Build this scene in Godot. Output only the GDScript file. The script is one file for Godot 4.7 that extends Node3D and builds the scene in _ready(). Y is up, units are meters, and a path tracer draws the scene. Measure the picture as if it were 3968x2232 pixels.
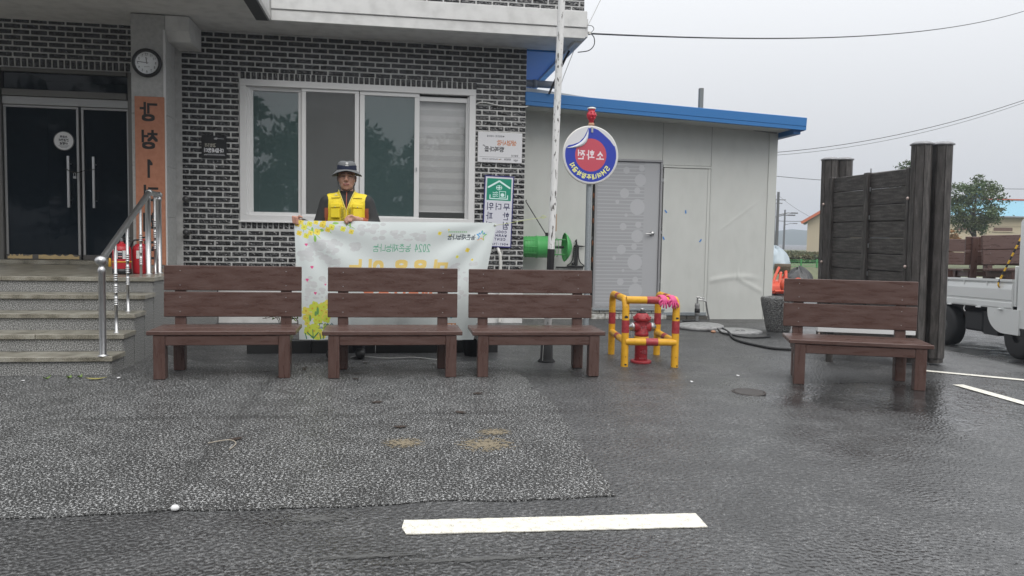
extends Node3D
# A rainy village yard: a dark brick village hall, steel shed, four stained benches, a man holding a banner.

var used := {}
var mats := {}
var meshes := {}
var rng := RandomNumberGenerator.new()

# ------------------------------------------------------------------ scene tree helpers
func numbered(n: String) -> String:
	if not used.has(n):
		used[n] = 0
		return n
	used[n] += 1
	return "%s_%03d" % [n, used[n]]

func tag(o: Node, label: String, category: String, group := "") -> void:
	o.set_meta("label", label)
	o.set_meta("category", category)
	if group != "":
		o.set_meta("group", group)

func thing(n: String, label: String, category: String, at := Vector3.ZERO, turn := 0.0, group := "") -> Node3D:
	var o := Node3D.new()
	o.name = numbered(n)
	add_child(o)
	o.position = at
	o.rotation.y = turn
	tag(o, label, category, group)
	return o

func part(n: String, mesh: Mesh, m: Material, parent: Node, at := Vector3.ZERO, rot := Vector3.ZERO) -> MeshInstance3D:
	var o := MeshInstance3D.new()
	o.name = n
	o.mesh = mesh
	o.material_override = m
	o.position = at
	o.rotation = rot
	o.cast_shadow = GeometryInstance3D.SHADOW_CASTING_SETTING_ON
	parent.add_child(o, true)
	return o

func solo(n: String, mesh: Mesh, m: Material, label: String, category: String, at := Vector3.ZERO, group := "", rot := Vector3.ZERO) -> MeshInstance3D:
	var o := part(numbered(n), mesh, m, self, at, rot)
	tag(o, label, category, group)
	return o

func setting(n: String, mesh: Mesh, m: Material, at := Vector3.ZERO) -> MeshInstance3D:
	var o := part(numbered(n), mesh, m, self, at)
	o.set_meta("kind", "structure")
	return o

# ------------------------------------------------------------------ mesh building
class MB:
	var st := SurfaceTool.new()
	func _init() -> void:
		st.begin(Mesh.PRIMITIVE_TRIANGLES)
		st.set_smooth_group(-1)
	func smooth(on: bool) -> MB:
		st.set_smooth_group(0 if on else -1)
		return self
	func v(p: Vector3, uv: Vector2) -> void:
		st.set_uv(uv)
		st.add_vertex(p)
	# corners run anticlockwise seen from outside
	func tri(a: Vector3, b: Vector3, c: Vector3, ua := Vector2.ZERO, ub := Vector2.ZERO, uc := Vector2.ZERO) -> void:
		v(a, ua); v(c, uc); v(b, ub)
	func quad(a: Vector3, b: Vector3, c: Vector3, d: Vector3, u0 := Vector2(0, 1), u1 := Vector2(1, 1), u2 := Vector2(1, 0), u3 := Vector2(0, 0)) -> void:
		tri(a, b, c, u0, u1, u2)
		tri(a, c, d, u0, u2, u3)
	func box(c: Vector3, s: Vector3, b := Basis()) -> MB:
		var h := s * 0.5
		var p := []
		for i in 8:
			p.append(c + b * Vector3(h.x * (1 if i & 1 else -1), h.y * (1 if i & 2 else -1), h.z * (1 if i & 4 else -1)))
		quad(p[4], p[5], p[7], p[6]); quad(p[1], p[0], p[2], p[3])
		quad(p[5], p[1], p[3], p[7]); quad(p[0], p[4], p[6], p[2])
		quad(p[6], p[7], p[3], p[2]); quad(p[0], p[1], p[5], p[4])
		return self
	func bevel(c: Vector3, s: Vector3, w: float, b := Basis()) -> MB:
		var h := s * 0.5
		var ax := [Vector3.RIGHT, Vector3.UP, Vector3.BACK]
		var corner := func(i: int, k: int) -> Vector3:   # corner i, on the face across axis k
			var q := Vector3(h.x * (1 if i & 1 else -1), h.y * (1 if i & 2 else -1), h.z * (1 if i & 4 else -1))
			for a in 3:
				if a != k:
					q[a] -= signf(q[a]) * w
			return c + b * q
		var loops := [[1, 3, 7, 5], [0, 4, 6, 2], [2, 6, 7, 3], [0, 1, 5, 4], [4, 5, 7, 6], [1, 0, 2, 3]]
		for f in 6:
			var k: int = f / 2
			var l: Array = loops[f]
			quad(corner.call(l[0], k), corner.call(l[1], k), corner.call(l[2], k), corner.call(l[3], k))
		for i in 8:
			for a in 3:
				var j := i ^ (1 << a)
				if j > i:
					var k1 := (a + 1) % 3
					var k2 := (a + 2) % 3
					var q0: Vector3 = corner.call(i, k1)
					var q1: Vector3 = corner.call(j, k1)
					var q2: Vector3 = corner.call(j, k2)
					var q3: Vector3 = corner.call(i, k2)
					var out := (q0 + q1 + q2 + q3) * 0.25 - c
					if (q1 - q0).cross(q2 - q0).dot(out) > 0.0:
						quad(q0, q1, q2, q3)
					else:
						quad(q3, q2, q1, q0)
			var t0: Vector3 = corner.call(i, 0)
			var t1: Vector3 = corner.call(i, 1)
			var t2: Vector3 = corner.call(i, 2)
			if (t1 - t0).cross(t2 - t0).dot(t0 - c) > 0.0:
				tri(t0, t1, t2)
			else:
				tri(t2, t1, t0)
		return self
	func tube(path: Array, r, sides := 10, caps := true, closed := false) -> MB:
		var n := path.size()
		var rings := []
		var up := Vector3.UP
		var t0: Vector3 = (path[1] - path[0]).normalized()
		if absf(t0.dot(up)) > 0.9:
			up = Vector3.RIGHT
		var side := up.cross(t0).normalized()
		for i in n:
			var t: Vector3
			if closed:
				t = (path[(i + 1) % n] - path[(i + n - 1) % n]).normalized()
			else:
				t = (path[mini(i + 1, n - 1)] - path[maxi(i - 1, 0)]).normalized()
			side = (side - t * side.dot(t)).normalized()
			var nn := t.cross(side)
			var rr: float = r[i] if r is Array else r
			var ring := []
			for k in sides:
				var a := TAU * k / sides
				ring.append(path[i] + (side * cos(a) + nn * sin(a)) * rr)
			rings.append(ring)
		smooth(true)
		for i in (n if closed else n - 1):
			var r0: Array = rings[i]
			var r1: Array = rings[(i + 1) % n]
			for k in sides:
				var k2 := (k + 1) % sides
				quad(r0[k], r0[k2], r1[k2], r1[k], Vector2(float(k) / sides, i), Vector2((k + 1.0) / sides, i), Vector2((k + 1.0) / sides, i + 1), Vector2(float(k) / sides, i + 1))
		smooth(false)
		if caps and not closed:
			for k in range(1, sides - 1):
				tri(rings[0][0], rings[0][k + 1], rings[0][k])
				tri(rings[n - 1][0], rings[n - 1][k], rings[n - 1][k + 1])
		return self
	# profile: Vector2(radius, height), bottom to top
	func lathe(prof: Array, sides := 20, xf := Transform3D(), soft := true) -> MB:
		smooth(soft)
		for i in prof.size() - 1:
			var a: Vector2 = prof[i]
			var b: Vector2 = prof[i + 1]
			if a.is_equal_approx(b):
				continue
			for k in sides:
				var c0 := TAU * k / sides
				var c1 := TAU * (k + 1) / sides
				var p0 := xf * Vector3(a.x * cos(c0), a.y, a.x * sin(c0))
				var p1 := xf * Vector3(a.x * cos(c1), a.y, a.x * sin(c1))
				var p2 := xf * Vector3(b.x * cos(c1), b.y, b.x * sin(c1))
				var p3 := xf * Vector3(b.x * cos(c0), b.y, b.x * sin(c0))
				var u0 := Vector2(float(k) / sides, 1.0 - float(i) / (prof.size() - 1))
				var u1 := Vector2((k + 1.0) / sides, 1.0 - float(i) / (prof.size() - 1))
				var u2 := Vector2((k + 1.0) / sides, 1.0 - (i + 1.0) / (prof.size() - 1))
				var u3 := Vector2(float(k) / sides, 1.0 - (i + 1.0) / (prof.size() - 1))
				if a.x > 1e-6:
					tri(p0, p2, p1, u0, u2, u1)
				if b.x > 1e-6:
					tri(p0, p3, p2, u0, u3, u2)
		smooth(false)
		return self
	# polygon in x,y, thickness along z, centred
	func prism(poly: PackedVector2Array, depth: float, xf := Transform3D()) -> MB:
		var pts := poly
		if Geometry2D.is_polygon_clockwise(pts):
			pts.reverse()
		var idx := Geometry2D.triangulate_polygon(pts)
		var lo := Vector2(1e9, 1e9)
		var hi := Vector2(-1e9, -1e9)
		for q in pts:
			lo = lo.min(q)
			hi = hi.max(q)
		var uv := func(q: Vector2) -> Vector2: return Vector2((q.x - lo.x) / (hi.x - lo.x), 1.0 - (q.y - lo.y) / (hi.y - lo.y))
		for i in range(0, idx.size(), 3):
			var a := pts[idx[i]]
			var b := pts[idx[i + 1]]
			var c := pts[idx[i + 2]]
			if (b - a).cross(c - a) < 0.0:
				var t := b
				b = c
				c = t
			tri(xf * Vector3(a.x, a.y, depth / 2), xf * Vector3(b.x, b.y, depth / 2), xf * Vector3(c.x, c.y, depth / 2), uv.call(a), uv.call(b), uv.call(c))
			tri(xf * Vector3(a.x, a.y, -depth / 2), xf * Vector3(c.x, c.y, -depth / 2), xf * Vector3(b.x, b.y, -depth / 2), uv.call(a), uv.call(c), uv.call(b))
		for i in pts.size():
			var a := pts[i]
			var b := pts[(i + 1) % pts.size()]
			quad(xf * Vector3(a.x, a.y, -depth / 2), xf * Vector3(b.x, b.y, -depth / 2), xf * Vector3(b.x, b.y, depth / 2), xf * Vector3(a.x, a.y, depth / 2))
		return self
	func done() -> ArrayMesh:
		st.generate_normals()
		return st.commit()

func bbox(s: Vector3, w := 0.004) -> ArrayMesh:
	var key := "b%.4f_%.4f_%.4f_%.4f" % [s.x, s.y, s.z, w]
	if not meshes.has(key):
		meshes[key] = MB.new().bevel(Vector3.ZERO, s, minf(w, minf(s.x, minf(s.y, s.z)) * 0.3)).done()
	return meshes[key]

func box(s: Vector3) -> ArrayMesh:
	return MB.new().box(Vector3.ZERO, s).done()

func span(lo: Vector3, hi: Vector3, w := 0.0) -> ArrayMesh:
	var m := MB.new()
	if w > 0.0:
		m.bevel((lo + hi) * 0.5, hi - lo, w)
	else:
		m.box((lo + hi) * 0.5, hi - lo)
	return m.done()

func tube(path: Array, r, sides := 10, caps := true) -> ArrayMesh:
	return MB.new().tube(path, r, sides, caps).done()

func lathe(prof: Array, sides := 20, xf := Transform3D()) -> ArrayMesh:
	return MB.new().lathe(prof, sides, xf).done()

func curve(pts: Array, steps := 6) -> Array:
	var out := []
	for i in pts.size() - 1:
		var p0: Vector3 = pts[maxi(i - 1, 0)]
		var p3: Vector3 = pts[mini(i + 2, pts.size() - 1)]
		for k in steps:
			out.append((pts[i] as Vector3).cubic_interpolate(pts[i + 1], p0, p3, float(k) / steps))
	out.append(pts[pts.size() - 1])
	return out

func sheet(w: float, h: float) -> ArrayMesh:   # print, facing +z
	var m := MB.new()
	m.quad(Vector3(-w / 2, -h / 2, 0), Vector3(w / 2, -h / 2, 0), Vector3(w / 2, h / 2, 0), Vector3(-w / 2, h / 2, 0))
	return m.done()

func disc(r: float, sides := 40) -> ArrayMesh:
	var m := MB.new()
	for k in sides:
		var a := TAU * k / sides
		var b := TAU * (k + 1) / sides
		m.tri(Vector3.ZERO, Vector3(cos(a), sin(a), 0) * r, Vector3(cos(b), sin(b), 0) * r, Vector2(0.5, 0.5), Vector2(0.5 + cos(a) / 2, 0.5 - sin(a) / 2), Vector2(0.5 + cos(b) / 2, 0.5 - sin(b) / 2))
	return m.done()

# ------------------------------------------------------------------ materials (colours are real-world linear values)
func lin(r: float, g: float, b: float, a := 1.0) -> Color:
	var c := Color(r, g, b).linear_to_srgb()
	c.a = a
	return c

func mat(key: String, c: Color, rough := 0.6, metal := 0.0) -> StandardMaterial3D:
	if mats.has(key):
		return mats[key]
	var m := StandardMaterial3D.new()
	m.resource_name = key
	m.albedo_color = c
	m.roughness = rough
	m.metallic = metal
	m.cull_mode = BaseMaterial3D.CULL_DISABLED
	mats[key] = m
	return m

func noise(w: int, h: int, freq: float, octaves := 4, sd := 1, kind := FastNoiseLite.TYPE_SIMPLEX_SMOOTH) -> Image:
	var f := FastNoiseLite.new()
	f.noise_type = kind
	f.seed = sd
	f.frequency = freq
	f.fractal_octaves = octaves
	if octaves <= 1:
		f.fractal_type = FastNoiseLite.FRACTAL_NONE
	return f.get_seamless_image(w, h)

# an image through a table of colours (linear stops: [position, r, g, b])
func ramped(img: Image, stops: Array) -> Image:
	var lut := PackedByteArray()
	for i in 256:
		var t := i / 255.0
		var k := 0
		while k < stops.size() - 2 and t > stops[k + 1][0]:
			k += 1
		var a: Array = stops[k]
		var b: Array = stops[k + 1]
		var f := clampf((t - a[0]) / maxf(b[0] - a[0], 1e-5), 0, 1)
		var c := lin(lerpf(a[1], b[1], f), lerpf(a[2], b[2], f), lerpf(a[3], b[3], f))
		lut.append_array([c.r8, c.g8, c.b8])
	var src := img.get_data()
	var out := PackedByteArray()
	out.resize(src.size() * 3)
	for i in src.size():
		var j := src[i] * 3
		out[i * 3] = lut[j]
		out[i * 3 + 1] = lut[j + 1]
		out[i * 3 + 2] = lut[j + 2]
	return Image.create_from_data(img.get_width(), img.get_height(), false, Image.FORMAT_RGB8, out)

func grey_ramp(img: Image, lo: float, hi: float, t0 := 0.0, t1 := 1.0) -> Image:   # plain values (roughness)
	var src := img.get_data()
	var lut := PackedByteArray()
	for i in 256:
		lut.append(int(255.0 * lerpf(lo, hi, smoothstep(t0, t1, i / 255.0))))
	for i in src.size():
		src[i] = lut[src[i]]
	return Image.create_from_data(img.get_width(), img.get_height(), false, Image.FORMAT_L8, src)

func blend_grey(a: Image, b: Image, wa: float, wb: float, add := 0.0) -> Image:
	var x := a.get_data()
	var y := b.get_data()
	var k := add * 255.0
	for i in x.size():
		x[i] = clampi(int(x[i] * wa + y[i] * wb + k), 0, 255)
	return Image.create_from_data(a.get_width(), a.get_height(), false, Image.FORMAT_L8, x)

func normals(img: Image, strength: float) -> Image:
	var c := img.duplicate() as Image
	c.convert(Image.FORMAT_RGBA8)
	c.bump_map_to_normal_map(strength)
	return c

func tex(img: Image) -> ImageTexture:
	return ImageTexture.create_from_image(img)

func tri_map(m: StandardMaterial3D, scale: Vector3, world := true) -> StandardMaterial3D:
	m.uv1_triplanar = true
	m.uv1_world_triplanar = world
	m.uv1_scale = scale
	m.uv1_triplanar_sharpness = 4.0
	return m

# ------------------------------------------------------------------ lettering: strokes of Hangul letters, digits and capitals
# strokes in a 0..1 box, y down; an "o" entry is a ring [cx, cy, rx, ry]
var JAMO := {
	"ㄱ": [[0, 0, 1, 0, 1, 1]], "ㄴ": [[0, 0, 0, 1, 1, 1]], "ㄷ": [[1, 0, 0, 0, 0, 1, 1, 1]], "ㄹ": [[0, 0, 1, 0, 1, 0.5, 0, 0.5, 0, 1, 1, 1]],
	"ㅁ": [[0, 0, 1, 0, 1, 1, 0, 1, 0, 0]], "ㅂ": [[0, 0, 0, 1, 1, 1, 1, 0], [0, 0.5, 1, 0.5]], "ㅅ": [[0.5, 0, 0.45, 0.35, 0, 1], [0.47, 0.35, 1, 1]],
	"ㅇ": [["o", 0.5, 0.5, 0.5, 0.5]], "ㅈ": [[0, 0, 1, 0], [0.55, 0, 0.45, 0.45, 0, 1], [0.48, 0.42, 1, 1]],
	"ㅊ": [[0.5, -0.15, 0.5, 0.05], [0, 0.22, 1, 0.22], [0.55, 0.22, 0.45, 0.55, 0, 1], [0.48, 0.52, 1, 1]],
	"ㅋ": [[0, 0, 1, 0, 1, 1], [0, 0.5, 1, 0.5]], "ㅌ": [[1, 0, 0, 0, 0, 1, 1, 1], [0, 0.5, 1, 0.5]], "ㅍ": [[0, 0, 1, 0], [0, 1, 1, 1], [0.3, 0, 0.3, 1], [0.7, 0, 0.7, 1]],
	"ㅎ": [[0.5, -0.12, 0.5, 0.05], [0, 0.22, 1, 0.22], ["o", 0.5, 0.68, 0.36, 0.3]]}
var LEAD := "ㄱ.ㄴㄷ.ㄹㅁㅂ.ㅅ.ㅇㅈ.ㅊㅋㅌㅍㅎ"
# vowels: [kind, strokes for the vowel box]
var VOWEL := {0: ["v", [[0.35, 0, 0.35, 1], [0.35, 0.5, 1, 0.5]]], 1: ["v", [[0.15, 0, 0.15, 1], [0.85, 0, 0.85, 1], [0.15, 0.5, 0.85, 0.5]]],
	4: ["v", [[0.75, 0, 0.75, 1], [0, 0.5, 0.75, 0.5]]], 5: ["v", [[0.45, 0, 0.45, 1], [0.9, 0, 0.9, 1], [0, 0.5, 0.45, 0.5]]], 6: ["v", [[0.75, 0, 0.75, 1], [0, 0.35, 0.75, 0.35], [0, 0.65, 0.75, 0.65]]], 20: ["v", [[0.5, 0, 0.5, 1]]],
	8: ["h", [[0, 1, 1, 1], [0.5, 0.2, 0.5, 1]]], 12: ["h", [[0, 1, 1, 1], [0.32, 0.2, 0.32, 1], [0.68, 0.2, 0.68, 1]]], 13: ["h", [[0, 0.15, 1, 0.15], [0.5, 0.15, 0.5, 1]]], 18: ["h", [[0, 0.5, 1, 0.5]]],
	9: ["m", [[0.0, 0.78, 0.62, 0.78], [0.31, 0.55, 0.31, 0.78], [0.8, 0, 0.8, 1], [0.8, 0.5, 1, 0.5]]], 11: ["m", [[0.0, 0.82, 0.62, 0.82], [0.31, 0.58, 0.31, 0.82], [0.85, 0, 0.85, 1]]],
	16: ["m", [[0.0, 0.68, 0.66, 0.68], [0.36, 0.68, 0.36, 1.0], [0.88, 0, 0.88, 1]]]}
var PLAIN := {"0": [["o", 0.5, 0.5, 0.42, 0.5]], "1": [[0.15, 0.22, 0.5, 0, 0.5, 1]], "2": [[0.05, 0.2, 0.25, 0, 0.75, 0, 0.95, 0.22, 0.85, 0.48, 0.05, 1, 0.98, 1]],
	"3": [[0.05, 0.1, 0.5, 0, 0.9, 0.2, 0.85, 0.4, 0.4, 0.48, 0.9, 0.6, 0.95, 0.82, 0.5, 1, 0.05, 0.9]], "4": [[0.7, 1, 0.7, 0, 0, 0.68, 1, 0.68]], "5": [[0.9, 0, 0.15, 0, 0.1, 0.45, 0.6, 0.38, 0.95, 0.62, 0.8, 0.95, 0.4, 1, 0.05, 0.9]],
	"6": [[0.85, 0.05, 0.45, 0.1, 0.1, 0.5, 0.12, 0.85, 0.5, 1, 0.88, 0.85, 0.85, 0.55, 0.5, 0.45, 0.12, 0.6]], "7": [[0.05, 0, 0.95, 0, 0.4, 1]], "8": [["o", 0.5, 0.25, 0.36, 0.25], ["o", 0.5, 0.74, 0.44, 0.26]],
	"9": [[0.88, 0.4, 0.5, 0.55, 0.12, 0.4, 0.15, 0.12, 0.5, 0, 0.88, 0.15, 0.88, 0.55, 0.6, 0.95, 0.2, 1]], "-": [[0.1, 0.5, 0.9, 0.5]],
	"C": [[0.95, 0.2, 0.6, 0, 0.2, 0.15, 0.05, 0.5, 0.2, 0.85, 0.6, 1, 0.95, 0.8]], "O": [["o", 0.5, 0.5, 0.46, 0.5]], "L": [[0.1, 0, 0.1, 1, 0.9, 1]], "W": [[0, 0, 0.25, 1, 0.5, 0.2, 0.75, 1, 1, 0]], "A": [[0, 1, 0.5, 0, 1, 1], [0.2, 0.65, 0.8, 0.65]],
	"R": [[0.08, 1, 0.08, 0, 0.7, 0, 0.92, 0.25, 0.7, 0.5, 0.08, 0.5], [0.5, 0.5, 0.95, 1]], "M": [[0.02, 1, 0.02, 0, 0.5, 0.7, 0.98, 0, 0.98, 1]], "E": [[0.9, 0, 0.08, 0, 0.08, 1, 0.9, 1], [0.08, 0.5, 0.8, 0.5]],
	"S": [[0.92, 0.12, 0.6, 0, 0.2, 0.05, 0.08, 0.28, 0.3, 0.47, 0.7, 0.53, 0.93, 0.75, 0.75, 0.97, 0.35, 1, 0.06, 0.86]], "I": [[0.5, 0, 0.5, 1]], "G": [[0.95, 0.2, 0.6, 0, 0.2, 0.15, 0.05, 0.5, 0.2, 0.85, 0.6, 1, 0.95, 0.8, 0.95, 0.55, 0.6, 0.55]],
	"N": [[0.05, 1, 0.05, 0, 0.95, 1, 0.95, 0]], "T": [[0, 0, 1, 0], [0.5, 0, 0.5, 1]], "X": [[0, 0, 1, 1], [1, 0, 0, 1]], "K": [[0.08, 0, 0.08, 1], [0.9, 0, 0.1, 0.55, 0.95, 1]], "H": [[0.05, 0, 0.05, 1], [0.95, 0, 0.95, 1], [0.05, 0.5, 0.95, 0.5]]}

func pen_line(img: Image, a: Vector2, b: Vector2, w: float, c: Color) -> void:
	var n := maxi(1, int(a.distance_to(b) / maxf(0.6, w * 0.12)))
	for i in n + 1:
		var p := a.lerp(b, float(i) / n)
		img.fill_rect(Rect2i(int(round(p.x - w / 2)), int(round(p.y - w / 2)), maxi(1, int(round(w))), maxi(1, int(round(w)))), c)

func pen_strokes(img: Image, strokes: Array, box: Rect2, w: float, c: Color, spin := 0.0, pivot := Vector2.ZERO) -> void:
	for s in strokes:
		var pts := []
		if s[0] is String:
			for k in 25:
				var a := TAU * k / 24
				pts.append(box.position + Vector2(s[1] + cos(a) * s[3], s[2] + sin(a) * s[4]) * box.size)
		else:
			for k in range(0, s.size(), 2):
				pts.append(box.position + Vector2(s[k], s[k + 1]) * box.size)
		for k in pts.size() - 1:
			var p: Vector2 = pts[k]
			var q: Vector2 = pts[k + 1]
			if spin != 0.0:
				p = pivot + (p - pivot).rotated(spin)
				q = pivot + (q - pivot).rotated(spin)
			pen_line(img, p, q, w, c)

func pen_char(img: Image, ch: String, box: Rect2, w: float, c: Color, spin := 0.0, pivot := Vector2.ZERO) -> void:
	var code := ch.unicode_at(0)
	if code < 0xAC00 or code > 0xD7A3:
		if PLAIN.has(ch):
			pen_strokes(img, PLAIN[ch], box.grow_individual(-box.size.x * 0.12, -box.size.y * 0.04, -box.size.x * 0.12, -box.size.y * 0.04), w, c, spin, pivot)
		return
	code -= 0xAC00
	var lead := LEAD[code / 588]
	var vowel: int = (code % 588) / 28
	var t := code % 28
	# tail table index: 1 g, 4 n, 7 d, 8 l, 16 m, 17 b, 19 s, 21 ng
	var tails := {1: "ㄱ", 4: "ㄴ", 7: "ㄷ", 8: "ㄹ", 16: "ㅁ", 17: "ㅂ", 19: "ㅅ", 21: "ㅇ", 22: "ㅈ", 26: "ㅍ"}
	var tail: String = tails.get(t, "")
	var vo: Array = VOWEL[vowel]
	var P := func(x: float, y: float, x2: float, y2: float) -> Rect2: return Rect2(box.position + Vector2(x, y) * box.size, Vector2(x2 - x, y2 - y) * box.size)
	var bottom := 0.60 if tail != "" else 0.96
	if vo[0] == "v":
		pen_strokes(img, JAMO[lead], P.call(0.06, 0.08 if tail != "" else 0.16, 0.52, bottom - (0.06 if tail != "" else 0.14)), w, c, spin, pivot)
		pen_strokes(img, vo[1], P.call(0.6, 0.02, 0.96, bottom), w, c, spin, pivot)
	elif vo[0] == "h":
		if tail != "":
			pen_strokes(img, JAMO[lead], P.call(0.22, 0.04, 0.78, 0.32), w, c, spin, pivot)
			pen_strokes(img, vo[1], P.call(0.04, 0.38, 0.96, 0.56), w, c, spin, pivot)
		else:
			pen_strokes(img, JAMO[lead], P.call(0.2, 0.08, 0.8, 0.5), w, c, spin, pivot)
			pen_strokes(img, vo[1], P.call(0.04, 0.6, 0.96, 0.92), w, c, spin, pivot)
	else:
		pen_strokes(img, JAMO[lead], P.call(0.08, 0.06, 0.54, 0.32 if tail != "" else 0.46), w, c, spin, pivot)
		pen_strokes(img, vo[1], P.call(0.04, 0.02, 0.98, 0.62 if tail != "" else 0.98), w, c, spin, pivot)
	if tail != "":
		pen_strokes(img, JAMO[tail], P.call(0.22, 0.7, 0.84, 0.97), w, c, spin, pivot)

func pen_text(img: Image, s: String, at: Vector2, size: Vector2, gap: float, w: float, c: Color) -> void:
	var x := at.x
	for ch in s:
		if ch == " ":
			x += size.x * 0.5
			continue
		var wide := size.x if ch.unicode_at(0) > 0x2000 else size.x * 0.62
		pen_char(img, ch, Rect2(x, at.y, wide, size.y), w, c)
		x += wide + gap

func blot(img: Image, c: Vector2, r: Vector2, col: Color) -> void:   # a filled ellipse
	for y in range(int(c.y - r.y), int(c.y + r.y) + 1):
		var t := (y + 0.5 - c.y) / r.y
		if absf(t) < 1.0:
			var hw := r.x * sqrt(1.0 - t * t)
			img.fill_rect(Rect2i(int(c.x - hw), y, maxi(1, int(2 * hw)), 1), col)

func blank(w: int, h: int, c: Color) -> Image:
	var img := Image.create(w, h, false, Image.FORMAT_RGBA8)
	img.fill(c)
	return img

# the yard is seen as in a mirror: all print runs right to left
func print_mat(key: String, img: Image, rough := 0.5, shrink := true, turned := true) -> StandardMaterial3D:
	if turned:
		img.flip_x()
	if shrink:
		img.shrink_x2()
	img.convert(Image.FORMAT_RGB8)
	var m := mat(key, Color.WHITE, rough)
	m.albedo_texture = tex(img)
	return m

# ------------------------------------------------------------------ the scene
func _ready() -> void:
	rng.seed = 7
	# camera
	var cam := Camera3D.new()
	cam.name = "camera"
	add_child(cam)
	cam.transform = Transform3D(Basis(Vector3(0.988034, 0.017662, 0.153224), Vector3(-0.007492, 0.997745, -0.066701), Vector3(-0.154056, 0.064755, 0.985938)), Vector3(0, 1.15, 10.287))
	cam.fov = 41.06
	cam.near = 0.05
	cam.far = 4000.0
	cam.current = true
	# sky: low rain cloud, a little paler towards the zenith
	var env := Environment.new()
	var sky := Sky.new()
	var ps := ProceduralSkyMaterial.new()
	ps.sky_top_color = lin(0.97, 0.985, 1.0)
	ps.sky_horizon_color = lin(0.235, 0.243, 0.257)
	ps.sky_curve = 0.9
	ps.ground_bottom_color = lin(0.08, 0.08, 0.08)
	ps.ground_horizon_color = lin(0.4, 0.41, 0.43)
	ps.sky_energy_multiplier = 1.48
	ps.sun_angle_max = 1.0
	var cover := noise(512, 256, 0.004, 3, 31)
	ps.sky_cover = tex(ramped(cover, [[0.0, 0.0, 0.0, 0.0], [0.3, 0.0, 0.0, 0.0], [1.0, 0.035, 0.035, 0.035]]))
	sky.sky_material = ps
	env.background_mode = Environment.BG_SKY
	env.sky = sky
	env.tonemap_mode = Environment.TONE_MAPPER_LINEAR
	env.tonemap_exposure = 1.0
	env.sdfgi_enabled = true
	env.ssao_enabled = true
	env.ssil_enabled = true
	env.fog_enabled = true
	env.fog_density = 0.0012
	env.fog_light_color = Color(0.80, 0.83, 0.88)
	var we := WorldEnvironment.new()
	we.name = "environment"
	we.environment = env
	add_child(we)
	# the sun behind the cloud: weak and very soft, from above and behind the camera
	var sun := DirectionalLight3D.new()
	sun.name = "sun"
	sun.light_energy = 0.40
	sun.light_angular_distance = 40.0
	sun.light_color = Color(1.0, 0.98, 0.95)
	sun.shadow_enabled = true
	sun.sky_mode = DirectionalLight3D.SKY_MODE_LIGHT_ONLY
	add_child(sun)
	sun.look_at_from_position(Vector3(3, 10, 9), Vector3.ZERO, Vector3.UP)

	make_materials()
	build_ground()
	build_hall()
	build_entrance()
	build_signs()
	build_shed()
	build_benches()
	build_yard()
	build_timber()
	build_person()
	build_banner()
	build_truck()
	build_far()
	build_litter()

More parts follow.
